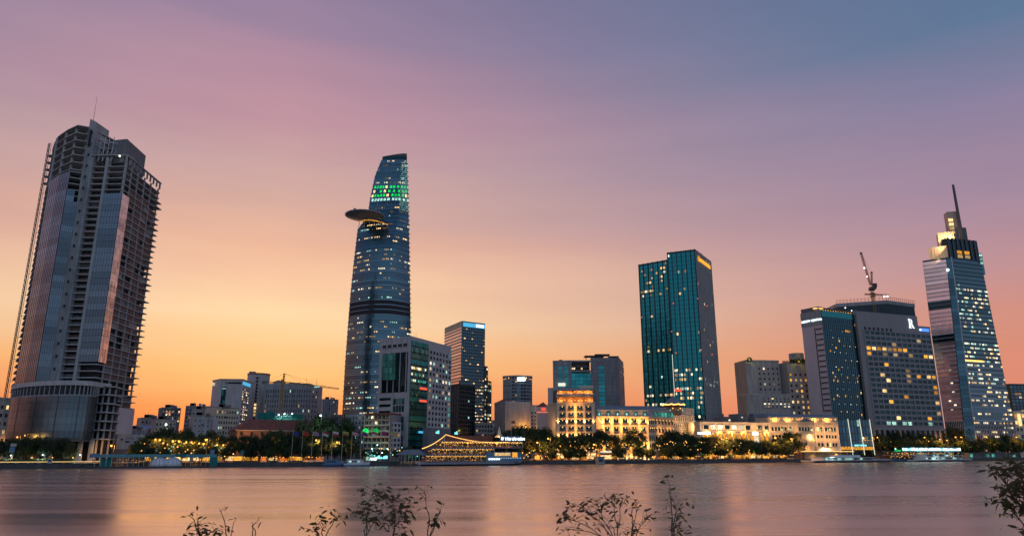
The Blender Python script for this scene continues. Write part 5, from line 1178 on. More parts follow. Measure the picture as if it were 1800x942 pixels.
def customs_house():
    D = 560; A, B_ = P(1352, 760, D + 6), P(1474, 760, D + 20); z1 = H(733, D + 8); zr = H(727, D + 8); zc = H(741, D + 8)
    root = thing('pediment_building', 'classical cream building with triangular pediment, arched windows and lamp lit cornice', 'building', (*A, GZ))
    MB().wallbox(A, B_, GZ, z1, -18, 0).build('wall', 'cream_stucco', root)
    ux, uy, L = U(A, B_); nx, ny = uy, -ux; ang = math.atan2(uy, ux); at = lambda t, o_=0: (A[0] + ux * L * t + nx * o_, A[1] + uy * L * t + ny * o_)
    MB().prism([at(0, .8), at(1, .8), at(1, -18), at(0, -18)], z1 + .3, zr, [at(.03, -3), at(.97, -3), at(.97, -14), at(.03, -14)]).build('roof', 'slate_roof', root)
    MB().wallbox(A, B_, z1 - .3, z1 + .3, -.5, .9).build('cornice', 'cream_trim', root); MB().wallbox(A, B_, zc - .4, zc + .3, -.2, 1.0).build('cornice', 'cream_trim', root)
    for i in range(16):
        t = .03 + i * .0627
        bulb(root, (*at(t, .7), z1 - 1.2), .38, 'string_gold', 'cornice_lamp')
        if i % 3 == 1: plight(root, (*at(t, 1.6), z1 - 1.4), 1500, WARM, .2, 'cornice_light', (-nx, -ny, -.3), 150)
    P2 = lambda t, o_, z: (*at(t, o_), z)
    MB().add([P2(.41, 1.6, zc + .3), P2(.64, 1.6, zc + .3), P2(.525, 1.6, H(733.5, D)), P2(.41, .1, zc + .3), P2(.64, .1, zc + .3), P2(.525, .1, H(733.5, D))], [(0, 1, 2), (3, 5, 4), (0, 3, 4, 1), (1, 4, 5, 2), (2, 5, 3, 0)]).build('pediment', 'slate_roof', root)
    for s0, s1 in (((.405, zc + .3), (.525, H(732.8, D))), ((.645, zc + .3), (.525, H(732.8, D)))): MB().tube(P2(s0[0], 1.7, s0[1]), P2(s1[0], 1.7, s1[1]), .4, n=5).build('pediment_moulding', 'cream_trim', root)
    for r_, (y0, y1) in enumerate(((750, 757), (764, 769.5), (778, 784))):
        groups = ((.03, .26, 5), (.28, .38, 2), (.42, .63, 5), (.67, .77, 2), (.80, .97, 4))
        for t0, t1, n in groups:
            for i in range(n):
                t = t0 + (t1 - t0) * (i + .5) / n; x, y = at(t, .06); w = L * (t1 - t0) / n * .62; z0_, z1_ = H(y1, D + 8), H(y0, D + 8)
                lit = rnd.random() < .08
                pane(root, x, y, (z0_ + z1_) / 2, w, z1_ - z0_, 'lit_warm' if lit else 'glass_dark', ang)
                MB().wallbox(at(t - w / L * .6), at(t + w / L * .6), z0_ - .4, z0_ - .15, .0, .35).build('window_sill', 'cream_trim', root)
                if r_ == 0:
                    bb = MB(); pr = None
                    for a in range(7):
                        an = math.pi * a / 6; q = (t + math.cos(an) * w / L * .55, z1_ + math.sin(an) * w * .5)
                        if pr: bb.tube(P2(pr[0], .15, pr[1]), P2(q[0], .15, q[1]), .16, n=4)
                        pr = q
                    bb.build('window_arch', 'cream_trim', root)
        MB().wallbox(A, B_, H(y0 - 4, D + 8) - .25, H(y0 - 4, D + 8) + .15, -.2, .55).build('string_course', 'cream_trim', root)
    for t in (.0, .27, .39, .65, .78, .985): MB().wallbox(at(t), at(t + .014), GZ, zc - .5, -.1, .6).build('pilaster', 'cream_trim', root)
    MB().wallbox(at(.44), at(.60), GZ, H(761, D), .1, 2.2).build('porch', 'cream_stucco', root); plight(root, (*at(.55, 4), H(768, D)), 1400, (1, .62, .3), .3, 'porch_light', (-nx, -ny, 0), 150); bulb(root, (*at(.60, 2.8), H(773, D)), .6, 'bulb_amber', 'porch_lamp')
    for t in (.08, .24, .36, .68, .80, .94):
        for yy in (754, 770): plight(root, (*at(t, 5.5), H(yy, D)), 1050, (1, .52, .2), .8, 'facade_light', (-nx, -ny, 0), 150)
    a, b_ = P(1327, 740, D + 32), P(1358, 740, D + 36); r = thing('grey_gable_house', 'grey house with a pitched roof behind the gap left of the pediment building', 'house', (*a, GZ)); MB().wallbox(a, b_, GZ, H(731, D + 30), -10, 0).build('wall', 'grey_stone', r); MB().wallbox(a, b_, H(731, D + 30), H(726, D + 30), -8, -2).build('roof', 'slate_roof', r); pane(r, a[0] + 5, a[1] - .1, H(737, D + 30), 1.8, 1.4, 'glass_dark', 0)
customs_house()

# ================================================================== LEFT BACKGROUND
def left_city():
    # white office with green window strip, lit side and blue sign
    D = 640; L, C, K, Rr = P(371, 700, D + 14), P(384, 700, D), P(424, 700, D + 2), P(437, 700, D + 26); z1 = H(667, D)
    r = thing('white_strip_office', 'white office block with a tall green window strip and blue sign beside the round tower', 'office building', (*C, GZ))
    bk = [(Rr[0] + 2, Rr[1] + 10), (L[0] + 5, L[1] + 24)]
    MB().prism([L, C, K, Rr] + bk, GZ, z1).build('wall', 'white_stone', r); MB().prism(inset_quad([L, C, K, Rr] + bk, -.02), z1, z1 + .8).build('parapet', 'beige_render', r)
    ux, uy, Ln = U(C, K); at = lambda t: (C[0] + ux * Ln * t, C[1] + uy * Ln * t)
    MB().wallbox(at(.10), at(.30), H(758, D), H(679, D), -.05, .15).build('window_strip', 'glass_green', r)
    for k in range(12): z = H(679, D) - k * 3.2; MB().wallbox(at(.10), at(.30), z - .3, z, .1, .35).build('floor_edge', 'steel_dark' if k % 6 else 'white_stone', r)
    for y in (682, 710): MB().wallbox(at(.12), at(.28), H(y + 1.2, D), H(y, D), .2, .4).build('window', 'lit_cool', r)
    MB().wallbox(at(.34), at(.95), H(674, D), H(671, D), -.05, .15).build('window_band', 'void_dark', r); MB().wallbox(at(.26), at(.31), H(675, D), H(671, D), -.05, .15).build('window', 'void_dark', r)
    p = P(376, 675, D + 9); MB().box((p[0], p[1] - 1.2, H(675, D + 8)), (2.2, .6, 2.8), .9).build('window', 'lit_white', r)
    facade(r, K, Rr, H(760, D), z1 - 7, 4, 18, 'mauve_cladding', 'void_dark', litf(.5, ['lit_white', 'lit_white', 'lit_warm'], 4), fw=.55, fh=.55, d=.3)
    MB().wallbox(K, Rr, z1 - 4.2, z1 - 1.6, .2, .7).build('sign_panel', 'sign_blue', r)
    # rounded tower behind it
    D = 680; cx0, cx1 = P(427, 690, D)[0], P(466, 690, D)[0]; w = (cx1 - cx0) / 2; c = (cx0 + cx1) / 2; z1 = H(657, D)
    r = thing('round_shaft_tower', 'pale rounded tower with one column of windows, lower ones lit, left of the yellow crane', 'apartment block', (c, D, GZ))
    pl = [(c + w * .98 * math.cos(2 * math.pi * i / 20), D + 9 + 10 * math.sin(2 * math.pi * i / 20)) for i in range(20)]
    MB().prism(pl, GZ, z1).build('wall', 'white_stone', r); MB().prism(inset_quad(pl, -.03), z1 - .4, z1 + 1).build('cornice', 'orange_wall', r)
    for k in range(17): MB().box((c + w * .22, D - .9, z1 - 4 - k * 3.1), (1.9, .7, 1.7)).build('window', 'lit_warm' if 8 <= k <= 11 else 'void_dark', r)
    MB().box((c - w * .5, D + 6, z1 + 1.6), (5, 5, 2.4)).build('roof_unit', 'grey_stone', r)
    # grey building with dome, yellow crane in front
    D = 660; A, B_, E = P(464, 700, D + 4), P(541, 700, D), P(558, 700, D + 16); z1 = H(675, D)
    r = thing('grey_dome_building', 'wide grey building with narrow windows and a low roof dome behind the yellow crane', 'building', (*A, GZ)); MB().prism([A, B_, E, (E[0], E[1] + 16), (A[0] + 3, A[1] + 26)], GZ, z1).build('wall', 'grey_stone', r)
    lm = litf(.08, ['lit_white', 'lit_cool'], 12)
    facade(r, A, B_, H(735, D), z1 - 4, 18, 6, 'grey_stone', 'void_dark', lm, fw=.36, fh=.55, d=.3, ml=1); facade(r, B_, E, H(735, D), z1 - 4, 3, 6, 'grey_stone', 'void_dark', litf(.15, ['lit_white'], 3), fw=.35, fh=.45, d=.3)
    MB().wallbox(A, B_, z1, z1 + .9, -10, .3).build('parapet', 'white_stone', r); dm = P(490, 672, D + 9); MB().loft([[(dm[0] + q * math.cos(2 * math.pi * i / 16), dm[1] + q * math.sin(2 * math.pi * i / 16), z1 + h) for i in range(16)] for q, h in ((5.6, .2), (5.2, 1.8), (4, 3.2), (2, 4.2), (.3, 4.6))]).build('dome', 'brown_grey', r)
    MB().wallbox(P(506, 700, D + 6), P(525, 700, D + 6), z1, z1 + 2, -6, 0).build('plant_room', 'dark_concrete', r); MB().box((P(552, 700, D)[0], D - .5 + 9, z1 - 1.5), (5, .6, 1.4)).build('neon_sign', 'lit_cool', r)
    for px in (533, 551): MB().tube((P(px, 690, D)[0], D + 8, z1), (P(px, 690, D)[0], D + 8, z1 + 6), .12, n=4).build('mast', 'steel_dark', r)
    D = 600; at3 = lambda px, py: (*P(px, py, D), H(py, D)); b0 = at3(492, 730); r = thing('yellow_tower_crane', 'yellow hammerhead tower crane with long jib in front of the grey domed building', 'tower crane', (b0[0], b0[1], GZ))
    lattice(MB(), (b0[0], b0[1], GZ), (b0[0] + .01, b0[1], H(666, D)), .8, 34, .17).build('mast', 'crane_yellow', r); tz = H(671, D)
    ap = Vector(at3(500, 656)); lattice(MB(), (b0[0] + .6, b0[1], tz), ap, .5, 5, .15).build('apex', 'crane_yellow', r); j0, j1 = Vector((b0[0], b0[1], tz)), Vector(at3(596, 683)); lattice(MB(), j0, j1, .55, 26, .13).build('jib', 'crane_yellow', r)
    k1 = Vector(at3(465, 672)); lattice(MB(), j0, k1, .5, 7, .13).build('counter_jib', 'crane_yellow', r); MB().box(k1, (4, 1.6, 2.6)).build('counterweight', 'dark_concrete', r); MB().box(j0 + Vector((1.6, -.6, -1)), (1.8, 1.6, 2.2)).build('cab', 'crane_yellow', r)
    for q in (j0 + (j1 - j0) * .45, j0 + (j1 - j0) * .85, k1): MB().tube(ap, q, .09, n=4).build('pendant', 'steel_dark', r)
    # small blocks
    def blk(name, label, px0, px1, yt, D, wall, nu, nz, lit, y0=752, cat='building', objs='all', sk=8, fw=.5, fh=.5, gl='void_dark', seed=1):
        A, B_ = P(px0, 720, D), P(px1, 720, D + sk); z1 = H(yt, D); r = thing(name, label, cat, (*A, GZ)); MB().wallbox(A, B_, GZ, z1, -14, 0).build('wall', wall, r); facade(r, A, B_, H(y0, D), z1 - 1.2, nu, nz, wall, gl, lit, fw=fw, fh=fh, d=.35, objs=objs)
        MB().wallbox(A, B_, z1, z1 + .7, -14.3, .45).build('parapet', 'beige_render', r); q = random.Random(seed)
        for k in range(3): t = q.uniform(.1, .85); MB().box((A[0] + (B_[0] - A[0]) * t, A[1] + 5, z1 + 1.4), (q.uniform(1.5, 4), 3, q.uniform(1.4, 3.6))).build('roof_unit', q.choice(['grey_stone', 'dark_concrete', 'white_stone']), r)
        for k in range(7):
            t = q.uniform(.05, .92); zz_ = q.uniform(z1 * .45, z1 - 2.5); MB().wallbox((A[0] + (B_[0] - A[0]) * t, A[1] + (B_[1] - A[1]) * t), (A[0] + (B_[0] - A[0]) * t + 1.1, A[1] + (B_[1] - A[1]) * t + .1), zz_, zz_ + .8, .35, .9).build('ac_unit', 'boat_white' if k % 2 else 'steel_dark', r)
        for k in range(2): t = q.uniform(.1, .9); MB().tube((A[0] + (B_[0] - A[0]) * t, A[1] + 4, z1), (A[0] + (B_[0] - A[0]) * t, A[1] + 4, z1 + q.uniform(3, 6)), .08, n=4).build('aerial', 'steel_dark', r)
        t = q.uniform(.2, .8); MB().tube((A[0] + (B_[0] - A[0]) * t, A[1] + 6, z1 + .5), (A[0] + (B_[0] - A[0]) * t, A[1] + 6, z1 + 2.8), 1.1, n=10).build('water_tank', 'steel_light', r)
        return r, A, B_, z1
    blk('small_grey_tower', 'small distant grey tower standing alone just left of the tallest lotus tower', 567, 594, 702, 760, 'grey_stone', 8, 9, litf(.05, ['lit_white'], 4), 735)
    r, A, B_, z1 = blk('purple_neon_house', 'narrow dark building with purple and pink neon lines among the left rooftops', 285, 318, 717, 560, 'dark_concrete', 6, 4, litf(.3, ['lit_warm', 'lit_white'], 5), 742)
    MB().wallbox((A[0] + 2, A[1]), (B_[0] - 2, B_[1]), H(737, 560), H(735.5, 560), .4, .8).build('neon_line', 'lit_blue', r); MB().wallbox((A[0] + 4, A[1]), (B_[0] - 6, B_[1]), H(726, 560), H(724.8, 560), .4, .8).build('neon_line', 'strip_red', r)
    blk('flat_roof_block', 'low flat roofed block lit white on its terrace at the foot of the unfinished tower', 250, 285, 735, 520, 'beige_render', 5, 3, litf(.1, ['lit_white'], 3), 760)
    r, A, B_, z1 = blk('long_low_block', 'long low pale block with a bright white lamp under its roof edge', 276, 312, 738, 500, 'beige_render', 6, 2, litf(.2, ['lit_white'], 9), 758)
    bulb(r, (A[0] + 8, A[1] - 1.2, H(746, 500)), .8, 'bulb_white', 'wall_lamp'); plight(r, (A[0] + 8, A[1] - 2.2, H(746, 500)), 900, (.8, 1, .8), .3)
    r, A, B_, z1 = blk('roof_garden_block', 'brown stepped block with cluttered roof terraces behind the white box house', 326, 372, 714, 600, 'brown_grey', 8, 5, litf(.12, ['lit_white', 'lit_warm'], 6), 750)
    blk('grid_window_block', 'cream block with rows of paired windows just left of the red museum roof', 380, 420, 716, 545, 'cream_trim', 9, 5, litf(.10, ['lit_white', 'lit_cool'], 16), 765, sk=16, fw=.55, fh=.5)
    blk('back_terrace_block', 'pale block with open roof terrace and mint lamps above the white box house', 338, 386, 720, 560, 'white_stone', 8, 4, litf(.2, ['lit_cool', 'lit_warm'], 26), 752)
    r, A, B_, z1 = blk('white_box_house', 'plain white box house with three small windows below the rooftops', 342, 379, 731, 500, 'white_stone', 5, 3, None, 762, fw=.3, fh=.25)
    MB().wallbox((B_[0] + .2, B_[1] - 3), (B_[0] + 4.2, B_[1] - 3), H(760, 500), H(733, 500), 0, .6).build('billboard', 'mauve_cladding', r)
    r, A, B_, z1 = blk('blue_roof_house', 'low house with a blue sheet roof between the unfinished tower and the trees', 228, 262, 756, 440, 'grey_stone', 4, 1, None, 764); MB().add([(A[0], A[1] - .6, z1 + .7), (B_[0], B_[1] - .6, z1 + .7), (B_[0], B_[1] + 10, z1 + 3.4), (A[0], A[1] + 10, z1 + 3.4)], [(0, 1, 2, 3)]).build('roof', 'boat_blue', r)
    # company building with its name
    D = 410; A, B_ = P(205, 775, D), P(262, 775, D + 8); z1 = H(764, D); r = thing('white_company_building', 'low white building with dark lettering under its roof beside the unfinished tower', 'building', (*A, GZ)); MB().wallbox(A, B_, GZ, z1, -12, 0).build('wall', 'white_stone', r); MB().wallbox(A, B_, z1, z1 + .5, -12.2, .3).build('parapet', 'white_stone', r)
    ux, uy, L = U(A, B_); text('DONG TAY LAND', r, (A[0] + ux * L * .26, A[1] + uy * L * .26), math.atan2(uy, ux), H(771.5, D), 1.55, 'void_dark', .08, .06)
    for t, y in ((.15, 772), (.3, 776), (.36, 776), (.56, 776)): pane(r, A[0] + ux * L * t, A[1] + uy * L * t - .05, H(y, D), 1.2, .9, 'void_dark', math.atan2(uy, ux))
    MB().wallbox((A[0] - 4, A[1] - 6), (A[0] + 14, A[1] - 4), GZ, H(789, D), -8, 0).build('garage', 'dark_concrete', r)
    # museum with the wide red hip roof
    D = 452; A, B_ = P(414, 765, D - 6), P(572, 765, D + 24); ze, zr = H(755.5, D), H(736.5, D + 8); r = thing('red_roof_museum', 'long building with a broad dark red hip roof and ochre walls behind the flagpoles', 'museum', (*A, GZ))
    ux, uy, L = U(A, B_); at = lambda t, o_=0: (A[0] + ux * L * t + uy * o_, A[1] + uy * L * t - ux * o_)
    MB().prism([at(.01), at(.99), at(.99, -22), at(.01, -22)], GZ, ze - .3).build('wall', 'orange_wall', r)
    MB().prism([at(-.01, 1.2), at(1.01, 1.2), at(1.01, -23), at(-.01, -23)], ze, zr, [at(.17, -9), at(.86, -9), at(.86, -13), at(.17, -13)]).build('roof', 'red_tile', r)
    MB().wallbox(at(-.01), at(1.01), ze - .35, ze + .02, -.4, 1.35).build('eaves', 'cream_trim', r)
    b = MB()
    for i in range(44): t = .005 + i * .0226; s_ = min(1, t / .17 if t < .17 else (1 - t) / .14 if t > .86 else 1); b.tube((*at(t, 1.2), ze + .05), (*at(.17 + (t) * .69 if s_ == 1 else t + (.17 - t if t < .5 else .86 - t) * s_, 1.2 - 10.2 * s_), ze + (zr - ze) * s_ + .05), .10, n=4)
    b.build('roof_rib', 'red_tile', r, 'stuff')
    for i in range(9): pane(r, *at(.06 + i * .11, .05), H(762, D), 1.6, 2.2, 'void_dark', math.atan2(uy, ux))
    plight(r, (*at(.1, 9), H(768, D)), 1500, WARM, .5, 'facade_light', (-uy, ux, 0), 150)
    # green netted building site behind the museum roof
    D = 500; r = thing('netted_scaffold', 'teal netted scaffolding with bright lamps rising behind the red museum roof', 'scaffold', (*P(490, 735, D), GZ)); q = random.Random(3)
    for i, (x0, x1, y) in enumerate(((452, 466, 725), (466, 481, 723.5), (481, 494, 727), (494, 508, 729), (508, 522, 726.5), (522, 532, 728))):
        a, b_ = P(x0, 735, D + i), P(x1 - .3, 735, D + i + 1); MB().wallbox(a, b_, GZ, H(y, D), -6, 0).build('net_panel', 'teal_netting', r)
    fr = MB()
    for i in range(9): p = P(484 + i * 3.4, 735, D - 2); fr.tube((*p, GZ), (*p, H(724 + q.random() * 3, D)), .11, n=4)
    for y in (727, 731, 735): fr.tube((*P(482, 735, D - 2), H(y, D)), (*P(513, 735, D - 2), H(y, D)), .1, n=4)
    fr.build('scaffold_poles', 'steel_light', r, 'stuff')
    for px, py in ((490, 729), (500, 727.5), (513.5, 727)): p = P(px, py, D - 3); bulb(r, (*p, H(py, D)), .5, 'bulb_cyan', 'work_lamp'); plight(r, (p[0], p[1] - 1, H(py, D)), 1500, (.3, 1, .8), .3)
left_city()

def old_flats():
    D = 440; A, B_ = P(640, 760, D + 6), P(684, 760, D); C, E = P(684.5, 760, D + 2), P(704, 760, D + 8); G, K = P(606, 760, D + 16), P(640, 760, D + 14); zc = H(728.5, D)
    r = thing('old_flats', 'old apartment house with balcony floors and two round green lamps', 'apartment block', (*A, GZ))
    MB().wallbox(A, B_, GZ, zc, -14, -1.8).build('wall', 'brown_grey', r); MB().wallbox(A, B_, zc, zc + 1.2, -14, .8).build('roof', 'red_tile', r)
    ux, uy, L = U(A, B_); q = random.Random(17); fh = (zc - GZ) / 8
    for k in range(8):
        z = GZ + k * fh; MB().wallbox(A, B_, z, z + .35, -2, .3).build('balcony_slab', 'cream_trim' if k % 2 else 'orange_wall', r); MB().wallbox(A, B_, z + .36, z + 1.2, .0, .18).build('balcony_parapet', 'cream_trim' if k != 7 else 'orange_wall', r)
        for i in range(6): t = L * (i + .5) / 6; pane(r, A[0] + ux * t - uy * 1.7, A[1] + uy * t + ux * 1.7, z + 1.9, L / 6 * .6, fh * .6, q.choice(['void_dark', 'void_dark', 'glass_dark', 'white_stone', 'lit_white' if k > 5 else 'void_dark']), math.atan2(uy, ux))
    for i in range(7): t = L * i / 6; MB().box((A[0] + ux * t, A[1] + uy * t + .25, (GZ + zc) / 2), (.35, .35, zc - GZ)).build('balcony_post', 'cream_trim', r)
    MB().wallbox(C, E, GZ, H(741, D), -12, 0).build('wall', 'white_stone', r); facade(r, C, E, GZ + 2, H(742, D), 3, 7, 'white_stone', 'void_dark', litf(.08, ['lit_warm'], 4), fw=.62, fh=.55, d=.4)
    MB().wallbox(G, K, GZ, H(728, D + 14), -12, 0).build('wall', 'grey_stone', r); facade(r, G, K, GZ + 4, H(730, D + 14), 6, 8, 'grey_stone', 'void_dark', litf(.1, ['lit_cool'], 4), fw=.4, fh=.5, d=.3)
    for px in (643.5, 661): p = P(px, 757, D - 1); MB().loft([[(p[0] + w * math.cos(2 * math.pi * i / 12), p[1] - .9 + w * .5 * math.sin(2 * math.pi * i / 12), H(757.5, D) + h) for i in range(12)] for w, h in ((.9, -1.4), (1.7, -.7), (1.8, .3), (1.2, 1.3), (.3, 1.7))]).build('green_lamp', 'lit_green', r); plight(r, (p[0], p[1] - 2.2, H(757, D)), 250, (.1, 1, .3), .6)
    # low bright kiosks at the foot of the flats
    D = 430; a, b_ = P(642, 795, D), P(682, 795, D + 6); r = thing('bright_kiosk', 'glowing turquoise shop kiosk on the quay below the old apartment house', 'kiosk', (*a, GZ)); MB().wallbox(a, b_, GZ, GZ + 5.5, -5, 0).build('wall', 'dark_concrete', r); MB().wallbox(a, b_, GZ + 5.5, GZ + 6, -5.4, .8).build('roof', 'canopy_teal', r)
    ux, uy, L = U(a, b_)
    for t0, t1, h0, h1, m in ((.02, .45, 3.2, 4.6, 'sign_cyan'), (.48, .98, 1.6, 3.6, 'sign_cyan'), (.25, .5, .8, 2.8, 'sign_white'), (.05, .22, .6, 2.6, 'lit_cool')): MB().wallbox((a[0] + ux * L * t0, a[1] + uy * L * t0), (a[0] + ux * L * t1, a[1] + uy * L * t1), GZ + h0, GZ + h1, .02, .3).build('sign_panel', m, r)
    for i in range(5): p = P(645 + i * 9, 790, D - 4); bulb(r, (*p, GZ + 5 + (i % 3) * 2.2), .35, 'bulb_cyan', 'lamp')
    plight(r, (*P(655, 790, D - 5), GZ + 4), 1200, (.3, 1, .95), .5)
old_flats()

# ================================================================== WATERFRONT: boats, piers, flags
class Frame:
    """local axes along the quay: x right along the quay, y towards the river, z up"""
    def __init__(s, o, z=0.0, ang=QANG): s.o, s.z, s.c, s.s, s.ang = o, z, math.cos(ang), math.sin(ang), ang
    def __call__(s, x, y, z): return (s.o[0] + x * s.c + y * s.s, s.o[1] + x * s.s - y * s.c, s.z + z)
    def xy(s, x, y): return s(x, y, 0)[:2]
def hull(f, L, bm, h, bow=.28, sheer=.8, n=14, keel=-.4):
    rings = []
    for i in range(n):
        t = i / (n - 1); w = bm / 2 * (1 if t < 1 - bow else math.cos((t - 1 + bow) / bow * math.pi / 2 * .97)) * (.86 + .14 * min(1, t * 5)); top = h + sheer * max(0, (t - .5) * 2) ** 2; rk = .06 * L * (max(0, t - .8) / .2) ** 2
        x = L * t; rings.append([f(x, w * .7, keel), f(x + rk, w, top), f(x + rk, -w, top), f(x, -w * .7, keel)])
    return MB().loft(rings)
def fbox(b, f, x0, x1, y0, y1, z0, z1): return b.hexa([f(x0, y1, z0), f(x1, y1, z0), f(x1, y0, z0), f(x0, y0, z0), f(x0, y1, z1), f(x1, y1, z1), f(x1, y0, z1), f(x0, y0, z1)])
def span(px0, px1, off_): p, q = shore(px0, off_), shore(px1, off_); return p, math.hypot(q[0] - p[0], q[1] - p[1])
def ferry(name, label, px0, px1, off_, flip=False, decks=1, m='boat_white', low='boat_navy', lit='lit_cool'):
    p, L = span(px0, px1, off_)
    f = Frame(p, 0) if not flip else Frame(shore(px1, off_), 0, QANG + math.pi)
    r = thing(name, label, 'boat', (*p, 0)); bm = L * .2; q = random.Random(int(px0)); yy = 1 if not flip else -1
    hull(f, L, bm, 1.5).build('hull', m, r); hull(f, L * .995, bm * 1.02, .75, sheer=.25).build('boot_stripe', low, r)
    x0, x1 = L * .12, L * .74
    for d in range(decks):
        z0, z1 = 1.5 + d * 2.2, 3.6 + d * 2.2; a, c = x0 + d * L * .03, x1 - d * L * .2; w = bm * .40
        cab = MB().hexa([f(a, w, z0), f(c + 2.2, w * .8, z0), f(c + 2.2, -w * .8, z0), f(a, -w, z0), f(a + .3, w * .92, z1), f(c - .8, w * .8, z1), f(c - .8, -w * .8, z1), f(a + .3, -w * .92, z1)]) if yy > 0 else MB().hexa([f(a, -w, z0), f(c + 2.2, -w * .8, z0), f(c + 2.2, w * .8, z0), f(a, w, z0), f(a + .3, -w * .92, z1), f(c - .8, -w * .8, z1), f(c - .8, w * .8, z1), f(a + .3, w * .92, z1)][0:4] + [f(a + .3, -w * .92, z1), f(c - .8, -w * .8, z1), f(c - .8, w * .8, z1), f(a + .3, w * .92, z1)])
        cab.build('cabin', m, r)
        n = max(4, int((c - a) / 2.4))
        for i in range(n):
            t = a + .9 + (c - a - 2.4) * i / n; b = MB(); fbox(b, f, t, t + (c - a - 2.4) / n * .8, yy * w * .93, yy * (w * 1.03), z0 + .75, z0 + 1.5); b.build('window', lit if q.random() < .45 else 'glass_dark', r)
        b = MB(); fbox(b, f, a - .6, c - .2, -w * 1.04, w * 1.04, z1, z1 + .16); b.build('cabin_roof', m, r)
    b = MB()
    for i in range(12): x = L * (.76 + .02 * i); w = bm * .45 * math.cos(min(1, max(0, (x / L - .72) / .28)) * 1.4); b.tube(f(x, yy * w, 1.6 + .02 * i), f(x, yy * w, 2.6 + .03 * i), .05, n=4)
    b.build('bow_rail', 'steel_light', r, 'stuff'); b = MB().tube(f(L * .4, 0, 3.6 + (decks - 1) * 2.2), f(L * .38, 0, 7 + (decks - 1) * 2.2), .1, n=5); b.tube(f(L * .36, 0, 5.6 + (decks - 1) * 2), f(L * .44, 0, 5.6 + (decks - 1) * 2), .06, n=4); b.build('mast', 'steel_light', r)
    return r, f, L, bm
ferry('patrol_boat', 'small white and blue cabin boat moored in front of the flagpoles', 604, 648, -7, decks=1, low='boat_blue')
ferry('work_boat', 'dark low open boat with stern shelter moored left of the white cabin boat', 566, 606, -6, decks=1, m='boat_blue', lit='glass_dark')
r, f, L, bm = ferry('white_yacht', 'long low white yacht with pointed bow moored in front of the light tubes', 1421, 1562, -9, decks=1)
b = MB(); fbox(b, f, L * .3, L * .62, -2, 2, 3.7, 5.2); b.build('bridge', 'boat_white', r); plight(r, f(L * .2, 8, 5), 2600, (.8, 1, .95), .6)
r, f, L, bm = ferry('white_ferry', 'white passenger ferry with navy hull and a row of lit windows, right of the yacht', 1604, 1706, -12, decks=2)
plight(r, f(L * .3, 10, 5), 1800, (.8, 1, .95), .6)

